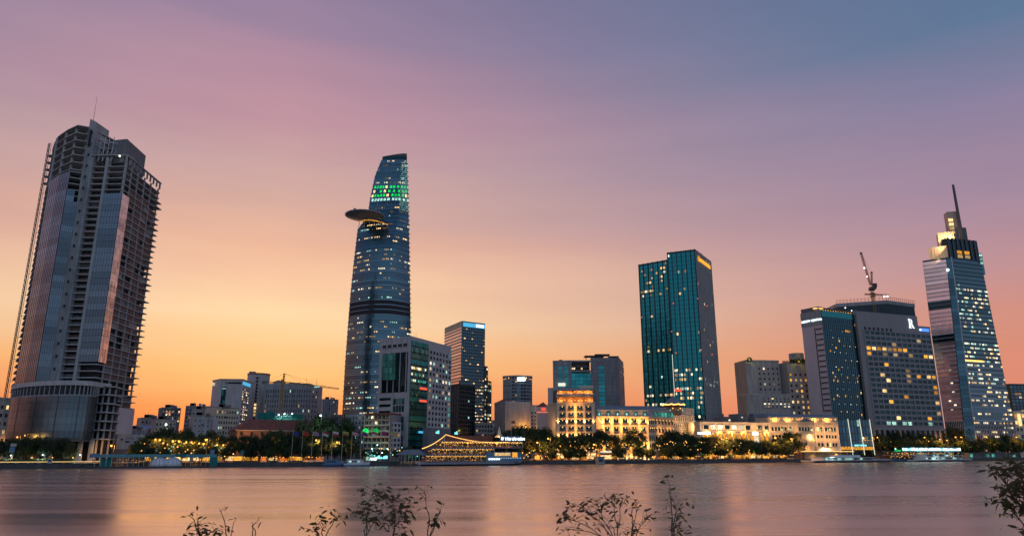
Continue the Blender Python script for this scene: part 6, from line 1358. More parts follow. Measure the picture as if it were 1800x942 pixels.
def restaurant_ship():
    p, L = span(735, 913, -10); f = Frame(p, 0); r = thing('restaurant_ship', 'floating restaurant ship of three open decks covered in golden lamps with white neon name', 'boat', (*p, 0)); bm = 13.0; q = random.Random(9)
    hull(f, L * .97, bm, 2.2, bow=.10, sheer=.5).build('hull', 'boat_white', r); hull(f, L * .972, bm * 1.01, .9, bow=.10, sheer=.1).build('boot_stripe', 'boat_navy', r)
    b = MB(); fbox(b, f, L * .62, L * .98, -bm * .49, bm * .49, 2.0, 7.6); b.build('bow_bulkhead', 'boat_blue', r)
    b = MB(); fbox(b, f, L * .70, L * .86, bm * .48, bm * .5, 5.5, 7.2); b.build('bow_window', 'lit_warm', r); b = MB(); fbox(b, f, L * .88, L * .93, bm * .48, bm * .51, 4.6, 7.4); b.build('bow_window', 'lit_amber', r)
    zs = (2.3, 6.1, 10.0); xr = ((.04, .62), (.10, .70), (.18, .99))
    for d, (z, (t0, t1)) in enumerate(zip(zs, xr)):
        x0, x1 = L * t0, L * t1
        b = MB(); fbox(b, f, x0, x1, -bm * .5, bm * .5, z - .25, z); b.build('deck', 'boat_blue', r)
        b = MB(); fbox(b, f, x0 + 1, x1 - 1, -bm * .42, -bm * .38, z, z + 3); b.build('inner_wall', 'orange_wall', r)
        n = int((x1 - x0) / 3.2)
        for i in range(n + 1): x = x0 + (x1 - x0) * i / n; b = MB().tube(f(x, bm * .47, z), f(x, bm * .47, z + 3.5), .12, n=5); b.build('deck_post', 'boat_white', r)
        b = MB(); 
        for h in (.5, 1.0): b.tube(f(x0, bm * .49, z + h), f(x1, bm * .49, z + h), .06, n=4)
        b.build('deck_rail', 'cream_trim', r)
        b = MB(); fbox(b, f, x0, x1, -bm * .5, bm * .51, z + 3.4, z + 3.6); b.build('awning', 'cream_trim' if d == 2 else 'boat_blue', r)
        for k in range(int((x1 - x0) / .85)):
            x = x0 + .4 + k * .85 + q.uniform(-.15, .15); bulb(r, f(x, bm * .5, z + 3.15 - (.35 if k % 2 else 0)), .19 if d < 2 else .24, 'string_gold', 'bulb')
        bb = MB()
        for k in range(int((x1 - x0) * 3.0)): x, y, zz_ = q.uniform(x0, x1), q.uniform(-bm * .3, bm * .46), z + q.uniform(.5, 2.9); bb.box(f(x, y, zz_), (q.uniform(.1, .35), .2, q.uniform(.1, .3)))
        bb.build('deck_lamps', 'string_gold', r, 'stuff')
        bb = MB()
        for k in range(int((x1 - x0) * 1.3)): x, y = q.uniform(x0, x1), q.uniform(-bm * .2, bm * .4); bb.box(f(x, y, z + .55), (.9, .8, 1.1), QANG)
        bb.build('deck_tables', 'orange_wall', r, 'stuff')
        gg = MB()
        for k in range(int((x1 - x0) * 4)):
            c = Vector(f(q.uniform(x0, x1), bm * .46, z + q.uniform(.6, 2.2))); u_ = Vector((q.gauss(0, 1), q.gauss(0, 1), q.gauss(0, 1))).normalized() * .28; v_ = u_.orthogonal(); gg.add([c - u_ - v_, c + u_ - v_, c + u_ + v_, c - u_ + v_], [(0, 1, 2, 3)])
        gg.build('deck_plants', 'leaf_mid', r, 'stuff')
        for k in range(4): plight(r, f(x0 + (x1 - x0) * (k + .5) / 4, bm * .2, z + 2.4), 420, WARM, .3, 'deck_light')
    # mast and festoon of bulbs
    mx, mz = L * .24, H(764, 430) ; MB().tube(f(mx, 0, 2), f(mx, 0, mz), .22, .12, 6).build('mast', 'boat_white', r)
    def festoon(a, c, sag, n):
        pr = None; w = MB()
        for i in range(n + 1):
            t = i / n; x = a[0] + (c[0] - a[0]) * t; z = a[1] + (c[1] - a[1]) * t - sag * 4 * t * (1 - t); 
            bulb(r, f(x, 3, z), .26, 'string_gold', 'festoon_bulb')
            if pr: w.tube(pr, f(x, 3, z + .2), .04, n=3)
            pr = f(x, 3, z + .2)
        w.build('festoon_cable', 'steel_dark', r)
    festoon((L * .02, H(788, 425)), (mx, mz), 1.0, 26); festoon((mx, mz), (L * .86, H(776.5, 440)), 1.8, 52)
    b = MB().prism([f(L * .28, -4, 0)[:2], f(L * .75, -4, 0)[:2], f(L * .72, -9, 0)[:2], f(L * .31, -9, 0)[:2]][::-1], 13.6, 17.0); b.build('roof', 'red_tile', r)
    for t in (.45, .74): bulb(r, f(L * t, 3.5, H(779, 440)), .5, 'bulb_amber', 'roof_lamp')
    pc = f(L * .79, 0, 0); MB().loft([[(pc[0] + w * sx, pc[1] + w * sy, h) for sx, sy in ((-1, -1), (1, -1), (1, 1), (-1, 1))] for w, h in ((2.6, 16), (2.8, 16.2), (1.2, 18), (.9, 19.4), (.15, 22.5))]).build('pagoda_roof', 'cream_trim', r); plight(r, (pc[0], pc[1] - 4, 17.5), 600, WARM, .3); bulb(r, f(L * .78, 3, 16.4), .5, 'bulb_amber', 'roof_lamp')
    b = MB(); fbox(b, f, L * .755, L * .985, bm * .46, bm * .48, 13.9, 16.9); b.build('name_board', 'boat_navy', r)
    text('TÀU SÀI GÒN', r, f.xy(L * .80, bm * .5), QANG, 14.4, 2.1, 'sign_white', .3, .12, bold=.05); b = MB(); fbox(b, f, L * .765, L * .785, bm * .5, bm * .53, 14.5, 16.2); b.build('neon_emblem', 'sign_white', r)
    for i in range(5): b = MB(); fbox(b, f, L * (.64 + i * .024), L * (.655 + i * .024), bm * .5, bm * .53, 3.2, 4.1); b.build('hull_sign', 'sign_white', r)
    for i in range(9): bulb(r, f(L * (.77 + i * .024), bm * .5, 4.2), .16, 'sign_white', 'hull_lamp')
    b = MB().tube(f(L * .9, 2, 17), f(L * .9, 2, 26), .09, n=5); b.build('flag_staff', 'steel_light', r); MB().add([f(L * .9, 2, 26), f(L * .9 + 2.4, 2.3, 25.7), f(L * .9 + 2.4, 2.1, 24.2), f(L * .9, 2, 24.4)], [(0, 1, 2, 3)]).build('flag', 'crane_red', r)
restaurant_ship()

def sign_boat():
    p, L = span(1562, 1690, -3); f = Frame(p, 0); r = thing('sign_restaurant_boat', 'restaurant boat with teal roof and a long glowing white roof sign behind the white ferry', 'boat', (*p, 0)); bm = 11; q = random.Random(19)
    hull(f, L * .97, bm, 2.0, bow=.1).build('hull', 'boat_blue', r); b = MB(); fbox(b, f, 1, L * .95, -bm * .5, bm * .5, 7.6, 8.0); b.build('roof', 'canopy_teal', r); b = MB(); fbox(b, f, 2, L * .93, -4.5, -4.2, 2.2, 7.4); b.build('inner_wall', 'orange_wall', r); b = MB(); fbox(b, f, 1, L * .95, -bm * .5, bm * .5, 4.7, 4.95); b.build('deck', 'cream_trim', r)
    for i in range(16): b = MB().tube(f(1.5 + (L * .93) * i / 15, bm * .47, 2), f(1.5 + (L * .93) * i / 15, bm * .47, 7.6), .12, n=5); b.build('deck_post', 'boat_white', r)
    bb = MB()
    for k in range(110): bb.box(f(q.uniform(2, L * .93), q.uniform(-3, bm * .46), q.choice((2.4, 5.1)) + q.uniform(.4, 2.0)), (.3, .2, .3))
    bb.build('deck_lamps', 'string_gold', r, 'stuff')
    x = L * .14; 
    while x < L * .93:                                   # separate glowing letters, too small to read
        w = q.uniform(.7, 1.5); b = MB(); fbox(b, f, x, x + w, bm * .44, bm * .47, 8.6, 8.6 + q.uniform(1.4, 2.2)); b.build('neon_letter', 'sign_white' if q.random() < .8 else 'sign_cyan', r); x += w + .32
    b = MB(); fbox(b, f, L * .13, L * .94, bm * .40, bm * .43, 8.2, 11.2); b.build('sign_board', 'canopy_teal', r); b = MB(); fbox(b, f, L * .02, L * .10, bm * .5, bm * .53, 8.1, 9.1); b.build('green_sign', 'lit_green', r)
    plight(r, f(L * .35, bm * .5 + 3, 10.5), 1500, (.3, 1, .9), .5); plight(r, f(L * .75, bm * .5 + 3, 10.5), 1500, (.3, 1, .9), .5); plight(r, f(L * .5, 2, 3.8), 700, WARM, .3); plight(r, f(L * .25, 2, 6.8), 500, WARM, .3); bulb(r, f(L * .03, 6, 10), .5, 'bulb_cyan', 'roof_lamp')
    p, L = span(1409, 1502, 6); f = Frame(p, GZ); r = thing('strip_lit_pavilion', 'open quay pavilion with a golden light strip along its roof edge behind the yacht', 'pavilion', (*p, GZ))
    b = MB(); fbox(b, f, 0, L, -6, 1, 5.6, 5.9); b.build('roof', 'cream_trim', r); b = MB(); fbox(b, f, 0, L, 1.02, 1.2, 5.5, 6.0); b.build('light_strip', 'strip_gold', r)
    for i in range(9): b = MB(); fbox(b, f, L * i / 8.1, L * i / 8.1 + .3, .5, .8, 0, 5.6); b.build('post', 'cream_trim' if i % 3 else 'orange_wall', r)
    b = MB(); fbox(b, f, .5, L - .5, -5.8, -5.5, 0, 5); b.build('back_wall', 'orange_wall', r); plight(r, f(L * .3, -1, 4), 500, WARM, .4); plight(r, f(L * .7, -1, 4), 500, WARM, .4)
    p, L = span(1706, 1790, 4); f = Frame(p, GZ); r = thing('dark_quay_cafe', 'dark quay cafe with a few amber lit openings at the far right of the quay', 'pavilion', (*p, GZ)); b = MB(); fbox(b, f, 0, L, -7, 0, 0, 4.2); b.build('wall', 'dark_concrete', r); b = MB(); fbox(b, f, -.5, L + .5, -7.5, 1.5, 4.2, 4.6); b.build('roof', 'slate_roof', r)
    for i in range(9): b = MB(); fbox(b, f, L * (i + .2) / 9, L * (i + .7) / 9, .02, .2, 1, 3.4); b.build('window', random.Random(i * 3).choice(['lit_amber', 'glass_dark', 'lit_warm', 'lit_teal', 'glass_dark']), r)
sign_boat()

def river_pier():
    p, L = span(163, 382, -2.5); f = Frame(p, 0); r = thing('pier_canopy', 'long low floating pier with flat teal canopy roof at the foot of the unfinished tower', 'pier', (*p, 0))
    b = MB(); fbox(b, f, -2, L, -3, 9, -.4, .9); b.build('pontoon', 'quay_stone', r)
    x = 0; k = 0
    for w, m, h in ((L * .64, 'canopy_teal', 6.1), (L * .085, 'teal_netting', 6.3), (L * .26, 'canopy_teal', 6.0)):
        b = MB(); fbox(b, f, x, x + w - .1, -3.5, 4, h - .9, h + .5); b.build('canopy_roof', m, r); x += w
    for i in range(24): b = MB().tube(f(1 + (L - 2) * i / 23, 3.4, .9), f(1 + (L - 2) * i / 23, 3.4, 5.3), .14, n=5); b.build('post', 'steel_light', r)
    b = MB(); fbox(b, f, 3, 8, -2, 2.5, .9, 4.6); b.build('ticket_booth', 'teal_netting', r); b = MB(); fbox(b, f, -1.5, 2, 3.9, 4.1, 5.0, 7.0); b.build('sign_panel', 'boat_blue', r)
    b = MB(); fbox(b, f, L * .93, L * .995, -2, 3.8, .9, 5.6); b.build('end_booth', 'teal_netting', r)
    bb = MB(); q = random.Random(8)
    for k in range(46): bb.box(f(q.uniform(10, L * .95), q.uniform(-2.5, 1.5), .9 + q.uniform(1.6, 3.6)), (.3, .2, .3))
    bb.build('ceiling_lamps', 'lit_amber', r, 'stuff')
    for t in (.2, .47, .62, .8): plight(r, f(L * t, -1, 4.2), 420, WARM, .4)
    for i, px in enumerate((280, 303)):
        c = shore(px, -7.5); t_ = thing('dome_tent', ['white ribbed dome tent on the pier, the left of the pair', 'white ribbed dome tent on the pier, the right of the pair'][i], 'tent', (*c, .9), 'dome tents on the pier'); ft = Frame(c, .9); w = 4.3; rings = []
        for a in range(6):
            la = math.pi / 2 * a / 5.02; rings.append([ft(w * math.cos(la) * math.cos(2 * math.pi * i_ / 20), w * .9 * math.cos(la) * math.sin(2 * math.pi * i_ / 20), 4.2 * math.sin(la)) for i_ in range(20)])
        MB().loft(rings).build('shell', 'boat_white', t_, smooth=True)
        for k in range(7):
            bb = MB(); pr = None; lo_ = math.pi * k / 6
            for a in range(9):
                la = math.pi / 2 * a / 8; q2 = ft(w * 1.01 * math.cos(la) * math.cos(lo_), w * .91 * math.cos(la) * math.sin(lo_), 4.25 * math.sin(la))
                if pr: bb.tube(pr, q2, .12, n=4)
                pr = q2
            bb.build('rib', 'steel_light', t_)
    # landing canopy next to the restaurant ship
    p, L = span(700, 738, -3); f = Frame(p, 0); r = thing('landing_canopy', 'small landing stage with grey hipped canopy and pale posts left of the restaurant ship', 'pier', (*p, 0)); b = MB(); fbox(b, f, -1, L + 2, -4, 4, -.4, 1.1); b.build('pontoon', 'quay_stone', r)
    MB().prism([f.xy(-1, 4.5), f.xy(L + 3, 4.5), f.xy(L + 3, -5), f.xy(-1, -5)], 6, 9.0, [f.xy(4, 1), f.xy(L - 1, 1), f.xy(L - 1, -2), f.xy(4, -2)]).build('roof', 'slate_roof', r)
    for i in range(7): b = MB().tube(f(L * i / 6 + .5, 3.8, 1.1), f(L * i / 6 + .5, 3.8, 6), .16, n=6); b.build('post', 'cream_trim', r)
    b = MB()
    for h in (1.7, 2.3): b.tube(f(0, 4, h), f(L + 2, 4, h), .07, n=4)
    b.build('rail', 'cream_trim', r); plight(r, f(L * .6, 0, 4.6), 420, WARM, .3)
    p = shore(1053, -1); f = Frame(p, 0); r = thing('gangway_booth', 'small grey mooring booth at the quay edge before the cream hotel', 'booth', (*p, 0)); b = MB(); fbox(b, f, -2.5, 2.5, -2, 3, -.3, 4.4); b.build('wall', 'grey_stone', r); b = MB(); fbox(b, f, -3, 3, -2.4, 3.4, 4.4, 4.8); b.build('roof', 'canopy_teal', r); b = MB(); fbox(b, f, -1.8, 1.2, 3.0, 3.1, 1.4, 3.4); b.build('window', 'glass_dark', r)
    p, L = span(1055, 1076, 9); f = Frame(p, GZ); r = thing('lit_kiosk', 'quay kiosk with yellow lit front and white letter sign before the cream hotel', 'kiosk', (*p, GZ)); b = MB(); fbox(b, f, 0, L, -4, 0, 0, 4.4); b.build('wall', 'orange_wall', r); b = MB(); fbox(b, f, .4, L - .4, .02, .2, .8, 3.4); b.build('window', 'lit_warm', r); b = MB(); fbox(b, f, -.5, L + .5, -4.5, 1, 4.4, 4.8); b.build('roof', 'slate_roof', r)
    for i in range(7): b = MB(); fbox(b, f, L * (.06 + i * .13), L * (.14 + i * .13), .5, .7, 5.0, 6.1); b.build('neon_letter', 'strip_white', r)
river_pier()

# flags of many nations on tall poles
FL = [(511, 'dark blue', [((.03, .05, .22), 0, 1)], 'plain dark blue'), (528.5, 'red', [((.5, .05, .03), 0, 1)], 'plain red'), (546, 'stripes', [((.5, .04, .06), 0, .17), ((.6, .6, .6), .17, .34), ((.05, .06, .25), .34, .66), ((.6, .6, .6), .66, .83), ((.5, .04, .06), .83, 1)], 'red white and blue striped'),
      (563.5, 'redwhite', [((.6, .6, .6), 0, .5), ((.5, .04, .06), .5, 1)], 'red over white'), (581.5, 'redblue', [((.5, .04, .06), 0, .5), ((.6, .6, .62), .5, 1)], 'white topped red'), (599.5, 'ygr', [((.5, .05, .05), 0, .34), ((.08, .3, .08), .34, .67), ((.6, .45, .05), .67, 1)], 'yellow green and red'),
      (616, 'mal', [((.5, .05, .06), 0, .2), ((.6, .6, .6), .2, .4), ((.5, .05, .06), .4, .6), ((.6, .6, .6), .6, .8), ((.5, .05, .06), .8, 1)], 'red and white pinstriped'), (633, 'lao', [((.5, .04, .05), 0, .25), ((.03, .06, .3), .25, .75), ((.5, .04, .05), .75, 1)], 'red and blue'), (650.5, 'ind', [((.6, .58, .58), 0, .5), ((.5, .04, .06), .5, 1)], 'pale pink and white'),
      (668, 'camb', [((.05, .05, .25), 0, .25), ((.5, .05, .05), .25, .75), ((.05, .05, .25), .75, 1)], 'dark red centred'), (685.5, 'brun', [((.6, .42, .04), 0, .4), ((.6, .6, .6), .4, .55), ((.03, .03, .03), .55, .65), ((.6, .42, .04), .65, 1)], 'yellow and orange')]
for px, nm, bands_, desc in FL:
    p = shore(px, 5.0); D = p[1]; zt = H(757.0 + (px - 511) * .003, D); r = thing('flagpole', f'tall pole flying a {desc} flag on the quay before the museum', 'flagpole', (*p, GZ), 'flagpoles on the quay')
    MB().tube((*p, GZ), (*p, zt), .16, .09, 6).build('pole', 'cream_trim', r)
    fl = thing if False else None; w, h = 3.4, 2.3; q = random.Random(int(px)); ph = q.uniform(0, 3); droop = q.uniform(.5, 1.1)
    first = None
    for col, v0, v1 in bands_:
        b = MB(); n = 7; vs = []
        for i in range(n + 1):
            t = i / n; yy = .28 * math.sin(t * 6 + ph) * t; zz_ = zt - .2 - h - droop * t * t
            for v in (v0, v1): vs.append((p[0] + .15 + w * t * .95, p[1] - yy, zz_ + h * v))
        b.add(vs, [(2 * i, 2 * i + 2, 2 * i + 3, 2 * i + 1) for i in range(n)])
        mn = 'flag_' + '_'.join(str(int(c * 100)) for c in col)
        if mn not in M: mat(mn, col, .8)
        if first is None: first = b.build('flag', mn, r)
        else: b.build('stripe', mn, first)
for i, px in enumerate((1503, 1510, 1517, 1524)):
    p = shore(px, 30); zt = GZ + 17; r = thing('small_flagpole', f'short pole with dark red flag before the light tubes, {["first", "second", "third", "last"][i]} from left', 'flagpole', (*p, GZ), 'red flags before the hotel podium'); MB().tube((*p, GZ), (*p, zt), .12, .08, 5).build('pole', 'cream_trim', r)
    MB().add([(p[0] + .1, p[1], zt - 2.6), (p[0] + 2.6, p[1] - .3, zt - 3.6), (p[0] + 2.8, p[1] - .1, zt - 1.6), (p[0] + .1, p[1], zt - .1)], [(0, 1, 2, 3)]).build('flag', 'crane_red', r)

# ================================================================== STREET LAMPS
ORD = ['first', 'second', 'third', 'fourth', 'fifth', 'sixth', 'seventh', 'eighth', 'ninth', 'tenth', 'eleventh', 'twelfth', 'thirteenth', 'fourteenth', 'fifteenth', 'sixteenth', 'seventeenth', 'eighteenth', 'nineteenth', 'twentieth'] + ['twenty-' + w for w in ('first', 'second', 'third', 'fourth', 'fifth', 'sixth', 'seventh', 'eighth', 'ninth')]
def ordl(base, i, n): return f'{base}, ' + ('leftmost' if i == 0 else 'rightmost' if i == n - 1 else ORD[i] + ' from the left')
def street_lamp(px, py, off_, label, e=1500, col=WARM, bm='bulb_amber', r_=.4, name='street_lamp', arm=1.4):
    p = shore(px, off_); D = p[1]; z = H(py, D); r = thing(name, label, 'street lamp', (p[0], p[1], GZ), 'street lamps along the quay')
    MB().tube((p[0] + arm, p[1] + .5, GZ), (p[0] + arm, p[1] + .5, z + .5), .14, .08, 6).build('pole', 'steel_dark', r); MB().tube((p[0] + arm, p[1] + .5, z + .5), (p[0], p[1], z + .55), .07, n=5).build('arm', 'steel_dark', r)
    hd = MB().prism([(p[0] - .5, p[1] - .25), (p[0] + .5, p[1] - .25), (p[0] + .5, p[1] + .25), (p[0] - .5, p[1] + .25)], z + .42, z + .62).build('lamp_head', 'steel_dark', r)
    bulb(r, (p[0], p[1], z), r_, bm); plight(r, (p[0], p[1] - .9, z - .1), e * 4.5, col, .35, 'lamp_light', (0, .55, -.8), 172)
G1 = [(268, 772, 22), (276, 773, 24), (299, 775, 17), (310, 775, 22), (323, 777, 14), (332, 777, 24), (346, 779, 19), (355, 779.5, 24), (359, 772, 27), (380, 771, 26), (378, 781.5, 20), (389, 782, 14)]
for i, (px, py, o_) in enumerate(G1): street_lamp(px, py, o_, ordl('amber street lamp among trees left of the museum', i, len(G1)), 600 if i not in (2, 3) else 1300, r_=.46 if i not in (2, 3) else .62)
street_lamp(22, 768, 24, 'amber street lamp above the trees at the far left', 1400); street_lamp(35, 765, 30, 'dim amber street lamp beside the first one at far left', 700, r_=.3); street_lamp(191, 783, 16, 'bright amber street lamp in front of the unfinished tower podium', 2200, r_=.55)
for i, (px, py, o_) in enumerate([(16, 800, 9), (72, 799, 9), (138, 799, 9)]): street_lamp(px, py, o_, ordl('low white lamp by the unfinished tower hedge', i, 3), 420, (.85, 1, 1), 'bulb_white', .3, arm=.6)
G2 = [(474, 773.5, 16), (486, 771, 17), (553, 773.5, 17), (590, 777, 12)]
for i, (px, py, o_) in enumerate(G2): street_lamp(px, py, o_, ['amber lamp lighting the broad tree before the museum, the left of two', 'amber lamp lighting the broad tree before the museum, the right of two', 'amber street lamp between the flagpoles below the floodlight', 'amber lamp lighting a small yellow tree between the flagpoles'][i], 1900, r_=.55)
street_lamp(558, 730, 26, 'very bright cyan white floodlight on a tall mast behind the flagpoles', 900, (.6, 1, .9), 'bulb_cyan', .6, 'floodlight_mast', .4)
G3 = [(945, 777.5, 7.5), (964, 770.5, 8), (1045, 781, 6), (1139, 778, 6.5)]
for i, (px, py, o_) in enumerate(G3): street_lamp(px, py, o_, ordl('amber street lamp among trees before the cream hotel', i, 4), 1900, r_=.55)
G4 = [(1272, 771, 6), (1281, 769.5, 8), (1367, 769, 6), (1395, 771, 7.5), (1347, 792, 6), (1420, 787, 7)]
for i, (px, py, o_) in enumerate(G4): street_lamp(px, py, o_, ordl('amber street lamp before the colonnade and pediment', i, 6), 1700 if i != 2 else 3200, r_=.5 if i != 2 else .7)
street_lamp(1454, 788, 9, 'bright white amber lamp above the strip lit pavilion', 1800, (1, .75, .5), 'bulb_white', .6)
G5 = [(1539.5, 769, 9), (1548.5, 768.5, 11), (1632, 768.5, 9), (1659, 772, 10), (1671, 773.5, 9), (1687, 768, 10), (1697, 768, 9), (1742, 768, 10), (1795, 768, 9)]
for i, (px, py, o_) in enumerate(G5): street_lamp(px, py, o_, ordl('amber street lamp among trees below the spired tower', i, 9), 1400, r_=.5)

# ================================================================== TREES
def crown_mesh(seed, leafm, flat=.62, nclump=44, per=100, ls=.066):
    """crown of radius 1 (height 2*flat) made of many leaf sprays in uneven clumps"""
    q = random.Random(seed); vs, fs = [], []
    for k in range(nclump):
        while True:
            c = Vector((q.uniform(-1, 1), q.uniform(-1, 1), q.uniform(-.75, 1)))
            if .25 < c.length < .9: break
        c.z *= flat; cr = q.uniform(.20, .38)
        for i in range(per):
            d = Vector((q.gauss(0, 1), q.gauss(0, 1), q.gauss(0, .8))).normalized(); p = c + d * cr * (q.random() ** .45) * Vector((1, 1, .7)).length / 1.57
            nrm_ = (d + Vector((q.gauss(0, .6), q.gauss(0, .6), q.gauss(.3, .6)))).normalized(); u_ = nrm_.orthogonal().normalized(); u_.rotate(Matrix.Rotation(q.uniform(0, 6.3), 3, nrm_)); v_ = nrm_.cross(u_); s1, s2 = ls * q.uniform(.7, 1.5), ls * q.uniform(.35, .7)
            o = len(vs); vs += [p - u_ * s1, p - v_ * s2, p + u_ * s1, p + v_ * s2]; fs.append((o, o + 1, o + 2, o + 3))
    me = bpy.data.meshes.new('crown'); me.from_pydata([tuple(v) for v in vs], [], fs); me.materials.append(M[leafm]); return me
def trunk_mesh(seed):
    """trunk of height 1 forking into limbs that reach into the crown (unit radius, centred at z=1)"""
    q = random.Random(seed); b = MB(); f0 = Vector((q.uniform(-.05, .05), q.uniform(-.05, .05), .5)); b.tube((0, 0, -.02), f0, .055, .042, 7)
    for i in range(6):
        a = 2 * math.pi * i / 6 + q.uniform(-.4, .4); m = f0 + Vector((math.cos(a) * .22, math.sin(a) * .22, q.uniform(.2, .35))); e = m + Vector((math.cos(a) * .4, math.sin(a) * .4, q.uniform(.1, .4))); b.tube(f0, m, .03, .02, 5); b.tube(m, e, .02, .006, 4); b.tube(m, m + Vector((math.cos(a + .9) * .3, math.sin(a + .9) * .3, .3)), .013, .004, 4)
    me = bpy.data.meshes.new('trunk'); me.from_pydata(b.v, [], b.f); me.materials.append(M['bark']); return me
CROWNS = [crown_mesh(100 + i, ['leaf_dark', 'leaf_mid', 'leaf_dark', 'leaf_olive', 'leaf_dark', 'leaf_mid'][i % 6], [.62, .7, .55, .8, .62, .75][i % 6]) for i in range(8)]
TRUNKS = [trunk_mesh(i) for i in range(4)]
def tree(px, off_, ytop, wpx, label, group, kind='tree', k=0, stem=.42):
    p = shore(px, off_); D = p[1]; zt = H(ytop, D); w = wpx / 2 * D / 1297.0; ht = zt - GZ
    r = thing(kind, label, 'tree' if kind != 'clipped_shrub' else 'shrub', (*p, GZ), group)
    q = random.Random(int(px * 7 + off_)); ch = ht * (1 - stem) / 2
    c = bpy.data.objects.new('crown', CROWNS[(k + q.randrange(8)) % 8]); COL.objects.link(c); c.parent = r
    fl = [.62, .7, .55, .8, .62, .75, .62, .7][CROWNS.index(c.data)]
    c.location = (0, 0, ht - ch * 1.02); c.scale = (w, w * .9, ch / fl * .98); c.rotation_euler = (0, 0, q.uniform(0, 6.28))
    t = bpy.data.objects.new('trunk', TRUNKS[q.randrange(4)]); COL.objects.link(t); t.parent = r; t.scale = (min(w, ht * .5), min(w, ht * .5), ht * (stem + .32)); t.rotation_euler = (0, 0, q.uniform(0, 6.28))
    return r
def row(specs, base, group, **kw):
    specs = sorted(specs)
    for i, (px, off_, y, w) in enumerate(specs): tree(px, off_, y, w, ordl(base, i, len(specs)), group, k=i, **kw)
jit = lambda a, s: a + rnd.uniform(-s, s)
row([(-8, 15, 774, 34), (14, 20, 770, 36), (34, 16, 768, 34), (58, 22, 767, 38), (82, 16, 768, 36), (104, 18, 770, 34), (120, 14, 776, 26)], 'round dark tree in the row before the unfinished tower', 'trees at the far left', stem=.2)
row([(246, 20, 768, 30), (262, 28, 758, 36), (284, 30, 752, 40), (306, 26, 757, 36), (322, 32, 755, 34), (345, 28, 763, 34), (366, 34, 757, 36), (385, 24, 764, 34), (402, 22, 763, 36), (232, 14, 778, 22), (258, 12, 783, 26), (285, 10, 786, 24), (318, 11, 785, 24), (350, 10, 786, 26), (372, 12, 784, 26), (398, 11, 783, 28)], 'dark leafy tree between white company building and museum', 'trees left of the museum', stem=.22)
row([(428, 14, 765, 40), (455, 11, 760, 44), (482, 12, 757, 52), (508, 14, 762, 40), (440, 8, 780, 32), (470, 7, 782, 30), (500, 8, 784, 30), (528, 10, 780, 34), (549, 14, 776, 32), (565, 18, 772, 34), (588, 16, 776, 30), (612, 18, 772, 30)], 'bushy dark quay tree before the red roofed museum', 'trees before the museum', stem=.24)
row([(536, 44, 733, 46), (562, 40, 729, 50), (588, 42, 728, 50), (606, 36, 738, 36), (575, 30, 748, 44), (600, 28, 754, 40)], 'tall dense dark tree behind the flagpoles', 'tall trees behind the flagpoles', stem=.15)
tree(592, 9, 780, 26, 'small yellow lit tree between the flagpoles', 'trees before the museum', k=3, stem=.4)
row([(640, 8, 788, 22), (655, 9, 792, 18), (672, 8, 789, 22), (696, 10, 790, 20), (715, 14, 784, 24)], 'small tree on the quay before the old flats', 'small trees before the flats', stem=.35)
row([(872, 30, 764, 40), (886, 36, 756, 46), (908, 36, 751, 50), (932, 34, 747, 52), (952, 30, 749, 44), (968, 24, 757, 36), (925, 18, 770, 40), (950, 16, 772, 38), (905, 14, 776, 30)], 'large spreading dark tree left of the glowing cream hotel', 'large trees left of the hotel', stem=.25)
row([(985, 14, 764, 34), (1003, 17, 768, 32), (1020, 14, 762, 34), (1038, 18, 759, 36), (1058, 15, 756, 36), (1078, 16, 764, 30), (1096, 17, 770, 26), (1117, 13, 754, 50), (1150, 15, 764, 36), (1166, 18, 760, 38), (1185, 15, 758, 40), (1203, 17, 759, 38), (1218, 14, 764, 34)], 'airy street tree before the lit front of the cream hotel', 'street trees before the hotel', stem=.38)
row([(970, 9, 786, 22), (1000, 8, 784, 34), (1018, 7, 786, 30), (1090, 8, 783, 28), (1125, 8, 785, 24), (1143, 7, 788, 22), (1175, 8, 780, 30), (1196, 7, 778, 34), (1214, 8, 782, 28)], 'low bushy tree at the quay edge before the cream hotel', 'low trees before the hotel', stem=.12)
row([(1236, 12, 768, 36), (1255, 15, 766, 38), (1275, 11, 772, 34), (1293, 13, 768, 38), (1313, 12, 770, 36), (1330, 14, 773, 34), (1352, 11, 772, 34), (1372, 13, 768, 30), (1245, 7, 782, 26), (1268, 7, 785, 26), (1304, 7, 784, 28), (1340, 7, 782, 30), (1365, 6, 780, 28)], 'dark street tree before the white colonnade', 'street trees before the colonnade', stem=.3)
row([(1388, 15, 756, 36), (1404, 16, 757, 38), (1380, 10, 772, 28)], 'tall dense tree before the pediment building', 'trees before the pediment building', stem=.18)
row([(1556, 22, 763, 34), (1575, 26, 757, 40), (1598, 28, 754, 44), (1620, 28, 757, 42), (1641, 25, 762, 36), (1660, 30, 754, 40), (1680, 32, 750, 46), (1704, 30, 752, 44), (1726, 28, 757, 42), (1748, 26, 755, 38), (1590, 14, 772, 36), (1616, 13, 773, 34), (1650, 14, 774, 34), (1690, 13, 774, 38), (1720, 12, 770, 36), (1752, 13, 768, 40), (1775, 16, 764, 36), (1794, 14, 770, 34)], 'broad dark tree at the foot of the spired tower', 'trees below the spired tower', stem=.18)
# clipped hedge along the left promenade
hq = random.Random(44); hv = MB()
for k in range(5200):
    p = shore(hq.uniform(-20, 130), hq.uniform(7.5, 9.5)); c = Vector((p[0], p[1], GZ + hq.random() ** .7 * 2.3)); u_ = Vector((hq.gauss(0, 1), hq.gauss(0, 1), hq.gauss(0, 1))).normalized() * .26; v_ = u_.orthogonal().normalized() * .16; hv.add([c - u_, c - v_, c + u_, c + v_], [(0, 1, 2, 3)])
hg = hv.build('hedge', 'leaf_mid', None, 'stuff'); hg['label'] = 'low leafy hedge along the promenade before the unfinished tower'; hg['category'] = 'hedge'

